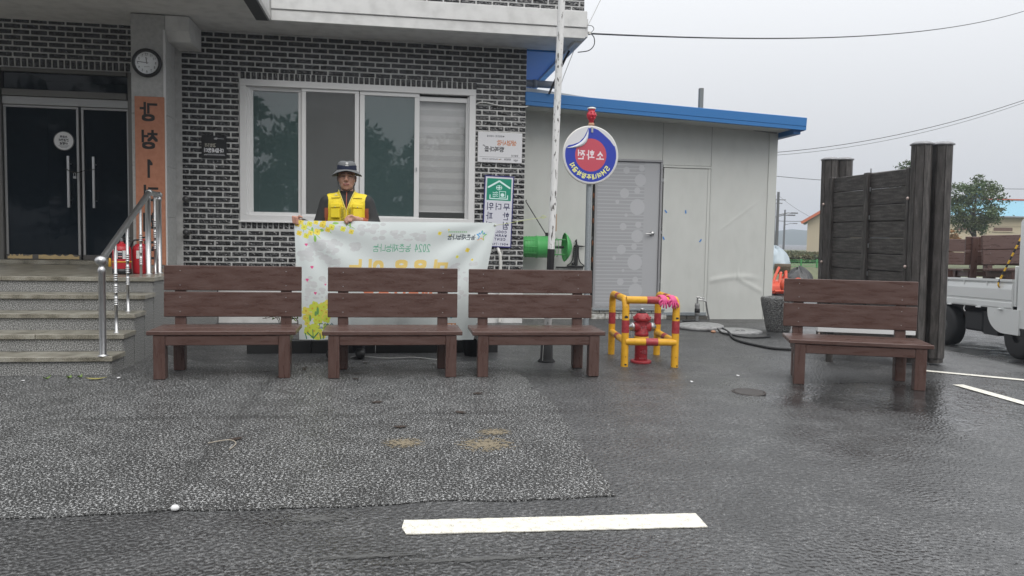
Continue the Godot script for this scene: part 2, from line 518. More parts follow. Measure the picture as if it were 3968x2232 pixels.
# ------------------------------------------------------------------ shared materials
func make_materials() -> void:
	var n1 := noise(512, 512, 0.012, 5, 3)
	var n2 := noise(512, 512, 0.08, 3, 5)
	var n3 := noise(512, 512, 0.35, 2, 9)
	# glazed black brick: wavy glaze, small differences of tone
	for k in 3:
		var t: float = [0.016, 0.022, 0.030][k]
		var m := mat("brick_%d" % k, lin(t, t * 1.01, t * 1.06), 0.16)
		m.metallic_specular = 0.6
		m.normal_enabled = true
		m.normal_texture = tex(normals(noise(256, 256, 0.02, 2, 41 + k), 14.0))
		m.normal_scale = 0.9
		tri_map(m, Vector3.ONE * [3.1, 3.7, 4.3][k])
	var mo := mat("mortar", Color.WHITE, 0.9)
	mo.albedo_texture = tex(ramped(blend_grey(n1, n3, 0.7, 0.3), [[0.2, 0.44, 0.44, 0.43], [0.8, 0.60, 0.60, 0.59]]))
	tri_map(mo, Vector3.ONE * 1.3)
	# rendered concrete, white painted and bare
	var wp := mat("white_render", Color.WHITE, 0.75)
	wp.albedo_texture = tex(ramped(blend_grey(n1, n3, 0.8, 0.2), [[0.2, 0.56, 0.56, 0.55], [0.55, 0.66, 0.66, 0.65], [0.9, 0.70, 0.70, 0.69]]))
	tri_map(wp, Vector3.ONE * 0.6)
	# granite
	var gs := noise(512, 512, 0.22, 3, 17)
	var gr := mat("granite", Color.WHITE, 0.5)
	gr.albedo_texture = tex(ramped(blend_grey(gs, n3, 0.6, 0.4), [[0.3, 0.03, 0.03, 0.03], [0.44, 0.15, 0.15, 0.145], [0.56, 0.30, 0.30, 0.29], [0.72, 0.58, 0.58, 0.57]]))
	tri_map(gr, Vector3.ONE * 0.8)
	var gw := mat("granite_worn", Color.WHITE, 0.32)
	gw.albedo_texture = tex(ramped(blend_grey(blend_grey(gs, n3, 0.6, 0.4), n1, 0.6, 0.4), [[0.25, 0.06, 0.055, 0.04], [0.42, 0.18, 0.165, 0.13], [0.58, 0.28, 0.265, 0.22], [0.8, 0.40, 0.39, 0.35]]))
	tri_map(gw, Vector3.ONE * 0.7)
	# stained timber of the benches, grain along x, y, z
	var w1 := noise(512, 512, 0.02, 5, 23)
	var w2 := noise(512, 512, 0.14, 3, 29)
	var grain := ramped(blend_grey(w1, w2, 0.7, 0.3), [[0.1, 0.066, 0.033, 0.026], [0.35, 0.080, 0.043, 0.035], [0.6, 0.090, 0.050, 0.041], [0.9, 0.102, 0.059, 0.050]])
	var gt := tex(grain)
	var gn := tex(normals(blend_grey(w1, w2, 0.4, 0.6), 3.0))
	var gro := tex(grey_ramp(w1, 0.22, 0.48))
	for k in 3:
		var m := mat("bench_wood_" + "xyz"[k], Color.WHITE, 1.0)
		m.albedo_texture = gt
		m.roughness_texture = gro
		m.normal_enabled = true
		m.normal_texture = gn
		m.normal_scale = 0.2
		var s := Vector3.ONE * 2.0
		s[k] = 0.32
		tri_map(m, s)
	# weathered dark timber of the frames
	var dk := tex(ramped(blend_grey(w1, w2, 0.65, 0.35), [[0.1, 0.014, 0.012, 0.011], [0.35, 0.036, 0.032, 0.029], [0.6, 0.066, 0.059, 0.055], [0.9, 0.135, 0.125, 0.118]]))
	for k in 3:
		var m := mat("dark_wood_" + "xyz"[k], Color.WHITE, 0.42)
		m.albedo_texture = dk
		m.normal_enabled = true
		m.normal_texture = gn
		m.normal_scale = 0.5
		var s := Vector3.ONE * 3.0
		s[k] = 0.4
		tri_map(m, s)
	# metals and plastics
	mat("steel", lin(0.50, 0.50, 0.50), 0.33, 1.0)
	mat("dull_steel", lin(0.42, 0.43, 0.44), 0.42, 1.0)
	var gv := mat("galvanised", Color.WHITE, 0.5, 0.6)
	gv.albedo_texture = tex(ramped(n2, [[0.2, 0.26, 0.29, 0.31], [0.8, 0.42, 0.45, 0.47]]))
	tri_map(gv, Vector3.ONE * 2.0)
	mat("aluminium", lin(0.40, 0.40, 0.40), 0.45, 0.7)
	mat("upvc", lin(0.68, 0.68, 0.68), 0.38)
	mat("black_plastic", lin(0.012, 0.012, 0.013), 0.4)
	mat("black_iron", lin(0.015, 0.015, 0.016), 0.5)
	mat("rubber", lin(0.014, 0.014, 0.015), 0.65)
	mat("cable_black", lin(0.02, 0.02, 0.022), 0.5)
	mat("cable_white", lin(0.6, 0.6, 0.58), 0.5)
	mat("white_plastic", lin(0.68, 0.67, 0.64), 0.4)
	mat("room_paint", lin(0.42, 0.41, 0.38), 0.9)
	# window glass, double panes
	var g := mat("glass", lin(0.10, 0.16, 0.16, 0.42), 0.015)
	g.transparency = BaseMaterial3D.TRANSPARENCY_ALPHA
	g.metallic_specular = 1.0
	g.clearcoat_enabled = true
	g.clearcoat = 1.0
	g.clearcoat_roughness = 0.015
	var gc := mat("clear_glass", lin(0.3, 0.32, 0.32, 0.10), 0.015)
	gc.transparency = BaseMaterial3D.TRANSPARENCY_ALPHA
	gc.metallic_specular = 0.6
	var gd := mat("door_glass", lin(0.008, 0.014, 0.020, 0.90), 0.03)
	gd.transparency = BaseMaterial3D.TRANSPARENCY_ALPHA
	gd.metallic_specular = 0.3
	var sc := mat("insect_screen", lin(0.14, 0.14, 0.14, 0.6), 0.8)
	sc.transparency = BaseMaterial3D.TRANSPARENCY_ALPHA
	# blue sheet metal
	var bl := mat("blue_sheet", lin(0.025, 0.16, 0.42), 0.35)
	bl.metallic_specular = 0.5
	# sandwich panel of the shed
	var pn := mat("shed_panel", Color.WHITE, 0.5)
	pn.albedo_texture = tex(ramped(blend_grey(n1, noise(512, 512, 0.03, 3, 77), 0.6, 0.4), [[0.15, 0.50, 0.51, 0.485], [0.5, 0.53, 0.54, 0.515], [0.9, 0.55, 0.56, 0.535]]))
	tri_map(pn, Vector3(0.5, 0.22, 0.5))
	mat("leaf_yellow", lin(0.30, 0.27, 0.08), 0.5)
	mat("leaf_green", lin(0.12, 0.20, 0.03), 0.5)
	mat("leaf_brown", lin(0.035, 0.022, 0.015), 0.5)
	mat("paper", lin(0.65, 0.65, 0.65), 0.7)
	var brown := mat("bark", Color.WHITE, 0.9)
	brown.albedo_texture = tex(ramped(w2, [[0.2, 0.03, 0.025, 0.02], [0.8, 0.10, 0.085, 0.07]]))
	tri_map(brown, Vector3(2, 0.5, 2))

# ------------------------------------------------------------------ ground
func ground_y(x: float, z: float) -> float:
	var dip := -0.035 * smoothstep(2.6, 3.3, x) * smoothstep(2.4, 3.7, z)
	var fall := (-0.385 + 0.03 * clampf(z - 0.1, -1.6, 1.4)) * smoothstep(5.7, 8.2, x) * smoothstep(-4.2, -1.6, z)
	return dip + fall

func steps(a: float, b: float, n: int) -> Array:
	var out := []
	for i in n + 1:
		out.append(lerpf(a, b, float(i) / n))
	return out

func build_ground() -> void:
	# wet asphalt: fine stones under a film of water that stands in the low places
	var size := 1024
	var fine := noise(size, size, 0.30, 2, 101)
	var mid := noise(size, size, 0.07, 3, 102)
	var wide := noise(size, size, 0.006, 4, 103)
	var stones := tex(ramped(blend_grey(blend_grey(fine, mid, 0.6, 0.4), wide, 0.85, 0.15), [[0.1, 0.006, 0.006, 0.006], [0.43, 0.018, 0.018, 0.0185], [0.58, 0.040, 0.040, 0.040], [0.72, 0.20, 0.20, 0.20]]))
	var a := mat("asphalt", Color.WHITE, 1.0)
	a.albedo_texture = stones
	a.roughness_texture = tex(grey_ramp(blend_grey(wide, mid, 0.8, 0.2), 0.22, 0.5, 0.3, 0.7))
	a.normal_enabled = true
	a.normal_texture = tex(normals(blend_grey(fine, mid, 0.45, 0.55), 5.0))
	a.normal_scale = 0.4
	tri_map(a, Vector3.ONE / 2.6)
	# the yard itself: where rain stands in the pores the surface is smooth, elsewhere the stones stick out
	var X0 := -3.5
	var Z0 := -0.6
	var SX := 12.0
	var SZ := 9.6
	var wet := Image.create(240, 192, false, Image.FORMAT_L8)
	var wn := FastNoiseLite.new()
	wn.seed = 15
	wn.frequency = 0.55
	wn.fractal_octaves = 4
	for j in 192:
		for i in 240:
			var x := X0 + SX * i / 240.0
			var zz := Z0 + SZ * j / 192.0
			var w := 0.0
			for q in [[3.9, 5.0, 1.0, 0.9, 0.9], [5.6, 4.9, 1.6, 1.2, 0.75], [4.6, 6.6, 1.5, 0.8, 0.6], [2.6, 6.0, 0.9, 0.5, 0.45], [3.2, 7.8, 1.4, 0.6, 0.6], [1.6, 8.6, 0.9, 0.4, 0.5], [2.3, 4.9, 0.6, 0.3, 0.3], [7.6, 1.8, 1.6, 2.0, 0.7], [3.2, 3.2, 0.7, 0.5, 0.3], [-0.6, 7.6, 1.6, 0.25, 0.3]]:
				w += q[4] * exp(-pow((x - q[0]) / q[2], 2) - pow((zz - q[1]) / q[3], 2))
			w += 0.55 * wn.get_noise_2d(x, zz * 1.6) + 0.25 * wn.get_noise_2d(x * 3.1 + 40, zz * 5.0)
			wet.set_pixel(i, j, Color(clampf(w, 0, 1), 0, 0))
	var PW := 1536
	var PH := 1229
	wet.resize(PW, PH, Image.INTERPOLATE_CUBIC)
	var g1 := FastNoiseLite.new()
	g1.seed = 5
	g1.frequency = 0.33
	g1.fractal_octaves = 2
	var gd := g1.get_image(PW, PH).get_data()
	g1.frequency = 0.07
	g1.seed = 6
	var gd2 := g1.get_image(PW, PH).get_data()
	var wd := wet.get_data()
	var hd := PackedByteArray()
	var rdat := PackedByteArray()
	hd.resize(PW * PH)
	rdat.resize(PW * PH)
	for i in PW * PH:
		var w := wd[i] / 255.0
		var gr := gd[i]
		hd[i] = int(128.0 + (gr - 128.0) * (0.85 - 0.70 * w) + (gd2[i] - 128.0) * 0.15)
		rdat[i] = clampi(int(255.0 * (0.50 - 0.40 * w) + (gr - 128) * 0.22), 22, 200)
	var y := mat("yard_asphalt", Color.WHITE, 1.0)
	y.roughness_texture = tex(Image.create_from_data(PW, PH, false, Image.FORMAT_L8, rdat))
	y.normal_enabled = true
	y.normal_texture = tex(normals(Image.create_from_data(PW, PH, false, Image.FORMAT_L8, hd), 3.2))
	y.normal_scale = 0.6
	y.metallic_specular = 0.9
	y.detail_enabled = true
	y.detail_albedo = stones
	y.detail_uv_layer = BaseMaterial3D.DETAIL_UV_2
	y.uv2_triplanar = true
	y.uv2_world_triplanar = true
	y.uv2_scale = Vector3.ONE / 2.6
	var near := MB.new().smooth(true)
	var nx := steps(X0, X0 + SX, 60)
	var nzs := steps(Z0, Z0 + SZ, 48)
	for i in 60:
		for j in 48:
			var p := func(q: int, r: int) -> Vector3: return Vector3(nx[q], ground_y(nx[q], nzs[r]), nzs[r])
			near.quad(p.call(i, j + 1), p.call(i + 1, j + 1), p.call(i + 1, j), p.call(i, j), Vector2(i / 60.0, (j + 1) / 48.0), Vector2((i + 1) / 60.0, (j + 1) / 48.0), Vector2((i + 1) / 60.0, j / 48.0), Vector2(i / 60.0, j / 48.0))
	setting("yard_ground", near.done(), y)
	# the land around it
	var wide_x := [-400.0, -120.0, -40.0, -16.0, X0]
	var far_x := [X0]
	far_x.append_array(steps(-2.0, 8.5, 42))
	var east_x := steps(8.5, 12.0, 10)
	east_x.append_array([20.0, 40.0, 120.0, 700.0])
	var north_z := [-900.0, -300.0, -100.0, -40.0, -20.0]
	north_z.append_array(steps(-10.0, Z0, 30))
	var all_z := north_z.duplicate()
	all_z.append_array(steps(Z0, 9.0, 30).slice(1))
	all_z.append_array([14.0, 40.0, 200.0])
	var land := MB.new().smooth(true)
	for blk in [[wide_x, all_z], [far_x, north_z], [far_x, [9.0, 14.0, 40.0, 200.0]], [east_x, all_z]]:
		var xs: Array = blk[0]
		var zs: Array = blk[1]
		for i in xs.size() - 1:
			for j in zs.size() - 1:
				var p := func(q: int, r: int) -> Vector3: return Vector3(xs[q], ground_y(xs[q], zs[r]), zs[r])
				land.quad(p.call(i, j + 1), p.call(i + 1, j + 1), p.call(i + 1, j), p.call(i, j))
	setting("ground", land.done(), a)
	# coarse worn patch of older asphalt with open stones
	var st := noise(size, size, 0.15, 1, 111, FastNoiseLite.TYPE_CELLULAR)
	var st2 := noise(size, size, 0.24, 2, 112)
	var c := mat("old_asphalt", Color.WHITE, 1.0)
	c.albedo_texture = tex(ramped(blend_grey(blend_grey(st, st2, 0.4, 0.6), wide, 0.93, 0.07), [[0.25, 0.004, 0.004, 0.004], [0.45, 0.018, 0.018, 0.018], [0.54, 0.12, 0.122, 0.12], [0.64, 0.55, 0.555, 0.55]]))
	c.roughness_texture = tex(grey_ramp(st2, 0.25, 0.5))
	c.normal_enabled = true
	c.normal_texture = tex(normals(blend_grey(st, st2, 0.5, 0.5), 8.0))
	c.normal_scale = 1.0
	tri_map(c, Vector3.ONE / 2.1)
	# outline: right edge runs down the yard, front edge along the road
	var poly := PackedVector2Array()
	rng.seed = 5
	var edge := [Vector2(1.06, 3.95), Vector2(1.10, 4.25), Vector2(1.06, 4.6), Vector2(1.12, 4.9), Vector2(1.10, 5.4), Vector2(1.06, 6.0), Vector2(1.02, 6.5), Vector2(1.0, 7.0)]
	for i in edge.size() - 1:
		for k in 6:
			var q: Vector2 = edge[i].lerp(edge[i + 1], k / 6.0)
			poly.append(q + Vector2(rng.randf_range(-0.014, 0.014), 0))
	for k in 60:
		var t := k / 59.0
		poly.append(Vector2(lerpf(1.0, -6.0, t), 7.02 + 0.015 * sin(k * 0.7) + rng.randf_range(-0.015, 0.015)))
	poly.append(Vector2(-6.0, 3.2))
	poly.append(Vector2(-2.6, 3.2))
	poly.append(Vector2(-2.2, 2.6))
	for k in 12:
		poly.append(Vector2(lerpf(-1.6, 1.0, k / 11.0), 3.2 + rng.randf_range(-0.15, 0.15)))
	var xf := Transform3D(Basis(Vector3(1, 0, 0), Vector3(0, 0, 1), Vector3(0, -1, 0)), Vector3(0, 0.001, 0))
	var pm := MB.new().prism(poly, 0.010, xf).done()
	setting("asphalt_patch", pm, c)
	# road paint
	var wt := noise(512, 512, 0.2, 3, 121)
	var pa := mat("road_paint", Color.WHITE, 0.45)
	pa.albedo_texture = tex(ramped(blend_grey(wt, noise(512, 512, 0.03, 3, 122), 0.6, 0.4), [[0.18, 0.16, 0.145, 0.12], [0.34, 0.60, 0.57, 0.49], [0.6, 0.74, 0.72, 0.65], [0.85, 0.80, 0.79, 0.73]]))
	tri_map(pa, Vector3.ONE * 1.4)
	var dash := PackedVector2Array()
	for k in 40:
		dash.append(Vector2(lerpf(0.055, 1.272, k / 39.0), lerpf(7.221, 7.268, k / 39.0) + rng.randf_range(-0.003, 0.003)))
	dash.append(Vector2(1.268, 7.34))
	for k in 40:
		dash.append(Vector2(lerpf(1.262, 0.06, k / 39.0), lerpf(7.42, 7.366, k / 39.0) + rng.randf_range(-0.003, 0.003)))
	dash.append(Vector2(0.045, 7.30))
	setting("lane_dash", MB.new().prism(dash, 0.004, Transform3D(xf.basis, Vector3(0, 0.004, 0))).done(), pa)
	for l in [[Vector2(4.95, 3.74), Vector2(6.6, 5.18), 0.09], [Vector2(4.78, 4.45), Vector2(4.70, 6.2), 0.10]]:
		var m := MB.new()
		var p: Vector2 = l[0]
		var q: Vector2 = l[1]
		var n: Vector2 = (q - p).orthogonal().normalized() * l[2] * 0.5
		for k in 10:
			var s0 := p.lerp(q, k / 10.0)
			var s1 := p.lerp(q, (k + 1) / 10.0)
			var pt := func(v: Vector2) -> Vector3: return Vector3(v.x, ground_y(v.x, v.y) + 0.005, v.y)
			m.quad(pt.call(s0 + n), pt.call(s1 + n), pt.call(s1 - n), pt.call(s0 - n))
		setting("parking_line", m.done(), pa)
	# dried mud and spilt matter, worn into the surface
	var mn := noise(512, 512, 0.02, 5, 161)
	var ms := mn.get_data()
	var ed := noise(512, 512, 0.09, 3, 162).get_data()
	var sd := PackedByteArray()
	sd.resize(512 * 512 * 4)
	for j in 512:
		for i in 512:
			var k := j * 512 + i
			var r := Vector2((i - 256) / 256.0, (j - 256) / 256.0).length()
			var on: bool = ms[k] * 0.6 + ed[k] * 0.4 > 95.0 + 120.0 * r * r
			sd[k * 4] = 255
			sd[k * 4 + 1] = 255
			sd[k * 4 + 2] = 255
			sd[k * 4 + 3] = 255 if on else 0
	var mask := tex(Image.create_from_data(512, 512, false, Image.FORMAT_RGBA8, sd))
	for q in [[0.07, 6.05, 0.16, 0.14, 0], [0.52, 6.12, 0.22, 0.20, 0], [0.60, 5.86, 0.14, 0.12, 0], [-1.45, 8.02, 0.16, 0.10, 1], [-1.30, 8.25, 0.10, 0.08, 1], [-0.02, 8.10, 0.10, 0.07, 2], [-0.09, 7.92, 0.09, 0.06, 2], [-0.05, 8.40, 0.12, 0.09, 1], [0.42, 8.08, 0.11, 0.06, 1], [-0.30, 7.16, 0.20, 0.07, 3], [-0.10, 7.55, 0.34, 0.03, 3], [-1.20, 8.05, 0.12, 0.07, 1], [0.30, 7.62, 0.5, 0.03, 3]]:
		var m := mat("stain_%d" % q[4], [lin(0.20, 0.165, 0.11), lin(0.075, 0.066, 0.05), lin(0.09, 0.085, 0.02), lin(0.085, 0.085, 0.083)][q[4]], 0.55)
		m.albedo_texture = mask
		m.transparency = BaseMaterial3D.TRANSPARENCY_ALPHA_SCISSOR
		m.alpha_scissor_threshold = 0.5
		var sm := MB.new()
		var lift := 0.0085 if q[1] < 7.0 else 0.0035
		sm.quad(Vector3(q[0] - q[2], lift, q[1] + q[3]), Vector3(q[0] + q[2], lift, q[1] + q[3]), Vector3(q[0] + q[2], lift, q[1] - q[3]), Vector3(q[0] - q[2], lift, q[1] - q[3]))
		var so := setting("mud_stain", sm.done(), m)

# ------------------------------------------------------------------ the village hall
func bar_frame(parent: Node, n: String, x0: float, x1: float, y0: float, y1: float, w: float, z: float, d: float, m: Material) -> MeshInstance3D:
	var b := MB.new()
	b.bevel(Vector3((x0 + x1) / 2, y1 - w / 2, z), Vector3(x1 - x0, w, d), 0.004)
	b.bevel(Vector3((x0 + x1) / 2, y0 + w / 2, z), Vector3(x1 - x0, w, d), 0.004)
	b.bevel(Vector3(x0 + w / 2, (y0 + y1) / 2, z - 0.0015), Vector3(w, y1 - y0 - 2 * w, d - 0.002), 0.004)
	b.bevel(Vector3(x1 - w / 2, (y0 + y1) / 2, z - 0.0015), Vector3(w, y1 - y0 - 2 * w, d - 0.002), 0.004)
	return part(n, b.done(), m, parent)

func build_hall() -> void:
	var hall := thing("village_hall", "dark glazed brick village hall with white fascia beam and wide white framed window", "building")
	# walls behind the bricks (mortar), plinth, body
	var w := MB.new()
	var zf := -0.009
	for r in [[-3.2, -1.925, 0.6, 3.68], [1.075, 1.754, 0.6, 3.68], [-1.925, 1.075, 0.6, 1.307], [-1.925, 1.075, 3.10, 3.68], [-8.0, -4.76, 0.6, 3.7], [-4.76, -3.2, 3.112, 3.7]]:
		w.box(Vector3((r[0] + r[1]) / 2, (r[2] + r[3]) / 2, zf - 0.12), Vector3(r[1] - r[0], r[3] - r[2], 0.24))
	part("wall", w.done(), mats.mortar, hall)
	part("plinth", span(Vector3(-2.2, -0.05, -0.25), Vector3(1.754, 0.60, 0.012), 0.006), mats.white_render, hall)
	var b := MB.new()
	b.box(Vector3(1.68, 1.85, -4.2), Vector3(0.146, 3.66, 7.9))
	b.box(Vector3(-3.1, 1.85, -8.2), Vector3(9.7, 3.66, 0.2))
	b.box(Vector3(-7.95, 1.85, -4.2), Vector3(0.12, 3.66, 7.9))
	part("rear_wall", b.done(), mats.white_render, hall)
	# dark rooms behind window and door
	var room := MB.new()
	for r in [[Vector3(-2.2, 0.9, -2.6), Vector3(1.5, 3.5, -2.5)], [Vector3(-2.2, 0.9, -2.5), Vector3(-2.1, 3.5, -0.26)], [Vector3(1.4, 0.9, -2.5), Vector3(1.5, 3.5, -0.26)], [Vector3(-2.1, 0.8, -2.5), Vector3(1.4, 0.9, -0.26)], [Vector3(-2.1, 3.4, -2.5), Vector3(1.4, 3.5, -0.26)],
			[Vector3(-5.2, 0.5, -2.6), Vector3(-2.7, 3.5, -2.5)], [Vector3(-5.3, 0.5, -2.5), Vector3(-5.2, 3.5, -0.26)], [Vector3(-2.7, 0.5, -2.5), Vector3(-2.6, 3.5, -0.26)], [Vector3(-5.2, 3.4, -2.5), Vector3(-2.7, 3.5, -0.26)], [Vector3(-5.2, 0.6, -2.5), Vector3(-2.7, 0.70, -0.26)]]:
		room.box((r[0] + r[1]) / 2, r[1] - r[0])
	part("inner_wall", room.done(), mats.room_paint, hall)
	# soffit, canopy and fascia
	var s := MB.new()
	s.box(Vector3(-1.5, 3.79, 0.36), Vector3(7.8, 0.22, 0.72))
	s.box(Vector3(-2.2, 3.80, -4.2), Vector3(8.0, 0.2, 8.4))
	part("soffit", s.done(), mats.white_render, hall)
	part("canopy", span(Vector3(-8.0, 3.67, 0.735), Vector3(-1.47, 3.98, 3.1)), mats.white_render, hall)
	part("canopy_edge_trim", span(Vector3(-1.59, 3.635, 0.77), Vector3(-1.455, 3.668, 3.1)), mat("dark_trim", lin(0.05, 0.05, 0.05), 0.5), hall)
	part("canopy_fascia", span(Vector3(-1.468, 3.67, 0.77), Vector3(-1.44, 3.99, 3.1)), mats.white_render, hall)
	part("canopy_flashing", span(Vector3(-1.452, 3.63, 0.775), Vector3(-1.432, 3.69, 3.1)), mats.aluminium, hall)
	var f1 := part("fascia_beam", span(Vector3(-1.43, 3.655, 0.60), Vector3(2.365, 3.782, 0.735), 0.006), mats.white_render, hall)
	part("upper_band", span(Vector3(-1.43, 3.786, 0.60), Vector3(2.38, 3.99, 0.752), 0.006), mats.white_render, f1)
	# the eave runs on round the corner: grey, then blue sheet
	part("side_eave", span(Vector3(1.755, 3.69, -0.1), Vector3(2.36, 3.98, 0.598)), mats.white_render, hall)
	part("side_eave_lining", span(Vector3(1.76, 3.665, -7.5), Vector3(2.33, 3.96, -0.1)), mats.blue_sheet, hall)
	part("side_eave_lip", span(Vector3(2.27, 3.64, -7.5), Vector3(2.36, 3.70, 0.58)), mats.white_render, hall)
	part("upper_wall", span(Vector3(-1.43, 3.99, 0.3), Vector3(2.355, 4.9, 0.69)), mats.mortar, hall)
	var rf := MB.new()
	rf.box(Vector3(-2.8, 4.95, -3.8), Vector3(10.6, 0.1, 9.2))
	rf.box(Vector3(2.25, 4.35, -3.6), Vector3(0.2, 1.1, 7.8))
	rf.box(Vector3(-2.8, 4.4, -7.9), Vector3(10.2, 1.1, 0.2))
	rf.box(Vector3(-7.9, 4.4, -3.6), Vector3(0.2, 1.1, 8.0))
	rf.box(Vector3(-4.8, 4.4, 0.5), Vector3(6.6, 0.9, 0.2))
	part("roof", rf.done(), mats.white_render, hall)
	# pillar and bracket
	var gl := mat("granite_pale", Color.WHITE, 0.55)
	gl.albedo_texture = tex(ramped(blend_grey(noise(512, 512, 0.25, 3, 61), noise(512, 512, 0.02, 3, 62), 0.75, 0.25), [[0.2, 0.30, 0.30, 0.29], [0.5, 0.42, 0.42, 0.41], [0.8, 0.56, 0.56, 0.55]]))
	tri_map(gl, Vector3.ONE * 1.4)
	var y := 0.725
	for k in 5:
		var y2 := minf(y + 0.60, 3.668)
		part("pillar_stone", span(Vector3(-3.016, y + 0.0015, 0.22), Vector3(-2.64, y2 - 0.0015, 0.63), 0.003), gl, hall)
		y = y2
	part("pillar_corner_trim", span(Vector3(-2.66, 0.73, 0.628), Vector3(-2.634, 3.5, 0.640)), mats.upvc, hall)
	var bk := MB.new()
	bk.prism(PackedVector2Array([Vector2(0.62, 3.668), Vector2(0.62, 3.50), Vector2(0.50, 3.40), Vector2(0.02, 3.40), Vector2(0.02, 3.668)]), 0.262, Transform3D(Basis(Vector3(0, 0, 1), Vector3(0, 1, 0), Vector3(-1, 0, 0)), Vector3(-2.508, 0, 0)))
	part("bracket", bk.done(), mats.white_render, hall)
	# ---- bricks
	var list := []     # [centre, width, height]
	var c := 0.06878
	var wx0 := -1.93
	var wx1 := 1.08
	var clip := func(x0: float, x1: float, yc: float, z: float, segs: Array) -> void:
		for sg in segs:
			var a := maxf(x0, sg[0])
			var e := minf(x1, sg[1])
			if e - a > 0.03:
				list.append([Vector3((a + e) / 2, yc, z), e - a, 0.049])
	for r in range(-7, 38):
		var top := 1.1126 + c * r
		if top > 3.70 or top < 0.64:
			continue
		var yc := top - 0.0245
		var x := -2.527 - 0.8 + (0.1 if posmod(r, 2) == 1 else 0.0)
		var cut: bool = top > 1.215 and top - 0.049 < 3.19
		while x < 1.75:
			clip.call(x, x + 0.182, yc, -0.025, [[-2.62, wx0 - 0.006], [wx1 + 0.004, 1.752]] if cut else [[-2.62, 1.752]])
			x += 0.2
	for k in 45:   # rowlock courses over and under the window
		var x := -1.915 + k * 0.0671
		list.append([Vector3(x + 0.026, 3.147, -0.025), 0.052, 0.084])
		list.append([Vector3(x + 0.026, 1.258, -0.025), 0.052, 0.082])
	for r in 7:    # over the door
		var yc := 3.265 + 0.0675 * r
		var x := -5.15 + (0.1 if r % 2 else 0.0)
		while x < -3.0:
			clip.call(x, x + 0.182, yc, -0.025, [[-4.95, -3.02]])
			x += 0.2
	for k in 28:
		list.append([Vector3(-4.92 + k * 0.0695, 3.174, -0.025), 0.053, 0.096])
	for r in 12:   # the storey above the beam
		var yc := 4.02 + c * r
		var x := -1.40 + (0.1 if r % 2 else 0.0)
		while x < 2.33:
			clip.call(x, x + 0.182, yc, 0.674, [[-1.42, 2.352]])
			x += 0.2
	# the ones that show largest are parts of their own
	var shown := func(p: Vector3) -> float:
		var d := p.distance_to(Vector3(0, 1.15, 10.287))
		if p.y > 4.1 or (p.y < 1.25 and p.x > -0.95 and p.x < 1.25) or (p.y < 0.75 and p.x > -2.5) or p.x < -4.8 or (p.y < 1.05 and p.x < 1.3 and p.x > 0.2):
			d += 50.0
		return d
	var order := range(list.size())
	order.sort_custom(func(i: int, j: int) -> bool:
		var fi: float = shown.call(list[i][0]) - list[i][1] * 14.0
		var fj: float = shown.call(list[j][0]) - list[j][1] * 14.0
		return fi < fj)
	var rest := SurfaceTool.new()
	rest.begin(Mesh.PRIMITIVE_TRIANGLES)
	rng.seed = 12
	for n in order.size():
		var e: Array = list[order[n]]
		var wd: float = snappedf(e[1] - 0.0012, 0.002)
		var mesh := bbox(Vector3(wd, e[2], 0.05), 0.005)
		var p: Vector3 = e[0] + Vector3(0, rng.randf_range(-0.0012, 0.0012), rng.randf_range(-0.0025, 0.0015))
		if n < 300:
			part("brick", mesh, mats["brick_%d" % rng.randi_range(0, 2)], hall, p, Vector3(0, rng.randf_range(-0.012, 0.012), rng.randf_range(-0.006, 0.006)))
		else:
			rest.append_from(mesh, 0, Transform3D(Basis.from_euler(Vector3(rng.randf_range(-0.01, 0.01), rng.randf_range(-0.012, 0.012), 0)), p))
	var ro := part("brickwork", rest.commit(), mats.brick_1, hall)
	ro.set_meta("kind", "stuff")
	# ---- window
	var win := bar_frame(hall, "window", -1.925, 1.075, 1.307, 3.10, 0.082, -0.03, 0.10, mats.upvc)
	part("window_track", bbox(Vector3(0.10, 1.62, 0.055), 0.004), mats.upvc, win, Vector3(-1.86, 2.2, -0.045))
	part("window_track", bbox(Vector3(0.06, 1.62, 0.05), 0.004), mats.upvc, win, Vector3(1.0, 2.2, -0.05))
	part("window_sill", span(Vector3(-1.94, 1.292, -0.02), Vector3(1.09, 1.312, 0.045), 0.004), mats.upvc, win)
	for sdef in [[-1.825, -1.155, 1.375, 3.025, 0.055, -0.058], [-1.165, -0.44, 1.36, 3.035, 0.056, -0.022], [-0.432, 0.338, 1.345, 3.03, 0.063, -0.022], [0.28, 1.015, 1.335, 2.99, 0.062, -0.058]]:
		var sa := bar_frame(win, "sash", sdef[0], sdef[1], sdef[2], sdef[3], sdef[4], sdef[5], 0.034, mats.upvc)
		var iw: float = sdef[1] - sdef[0] - 2 * sdef[4]
		var ih: float = sdef[3] - sdef[2] - 2 * sdef[4]
		for k in 2:
			part("pane", sheet(iw, ih), mats.glass if sdef[0] < 0.0 else mats.clear_glass, win, Vector3((sdef[0] + sdef[1]) / 2, (sdef[2] + sdef[3]) / 2, sdef[5] - 0.002 - 0.018 * k))
	part("insect_screen", sheet(0.62, 1.57), mats.insect_screen, win, Vector3(-0.80, 2.20, -0.008))
	# roller blind of two-tone bands behind the right sash
	var ba := mat("blind_light", lin(0.60, 0.60, 0.60), 0.85)
	var bd := mat("blind_dark", lin(0.50, 0.50, 0.50), 0.85)
	for k in 20:
		part("blind_band", span(Vector3(0.29, 2.98 - (k + 1) * 0.0745, -0.1335 - 0.002 * (k % 2)), Vector3(1.0, 2.98 - k * 0.0745, -0.131 - 0.002 * (k % 2))), ba if k % 2 else bd, win)
	part("blind_rail", span(Vector3(0.29, 1.475, -0.14), Vector3(1.0, 1.492, -0.124), 0.003), mats.upvc, win)
	var bg := mat("blind_grey", lin(0.34, 0.33, 0.32), 0.85)
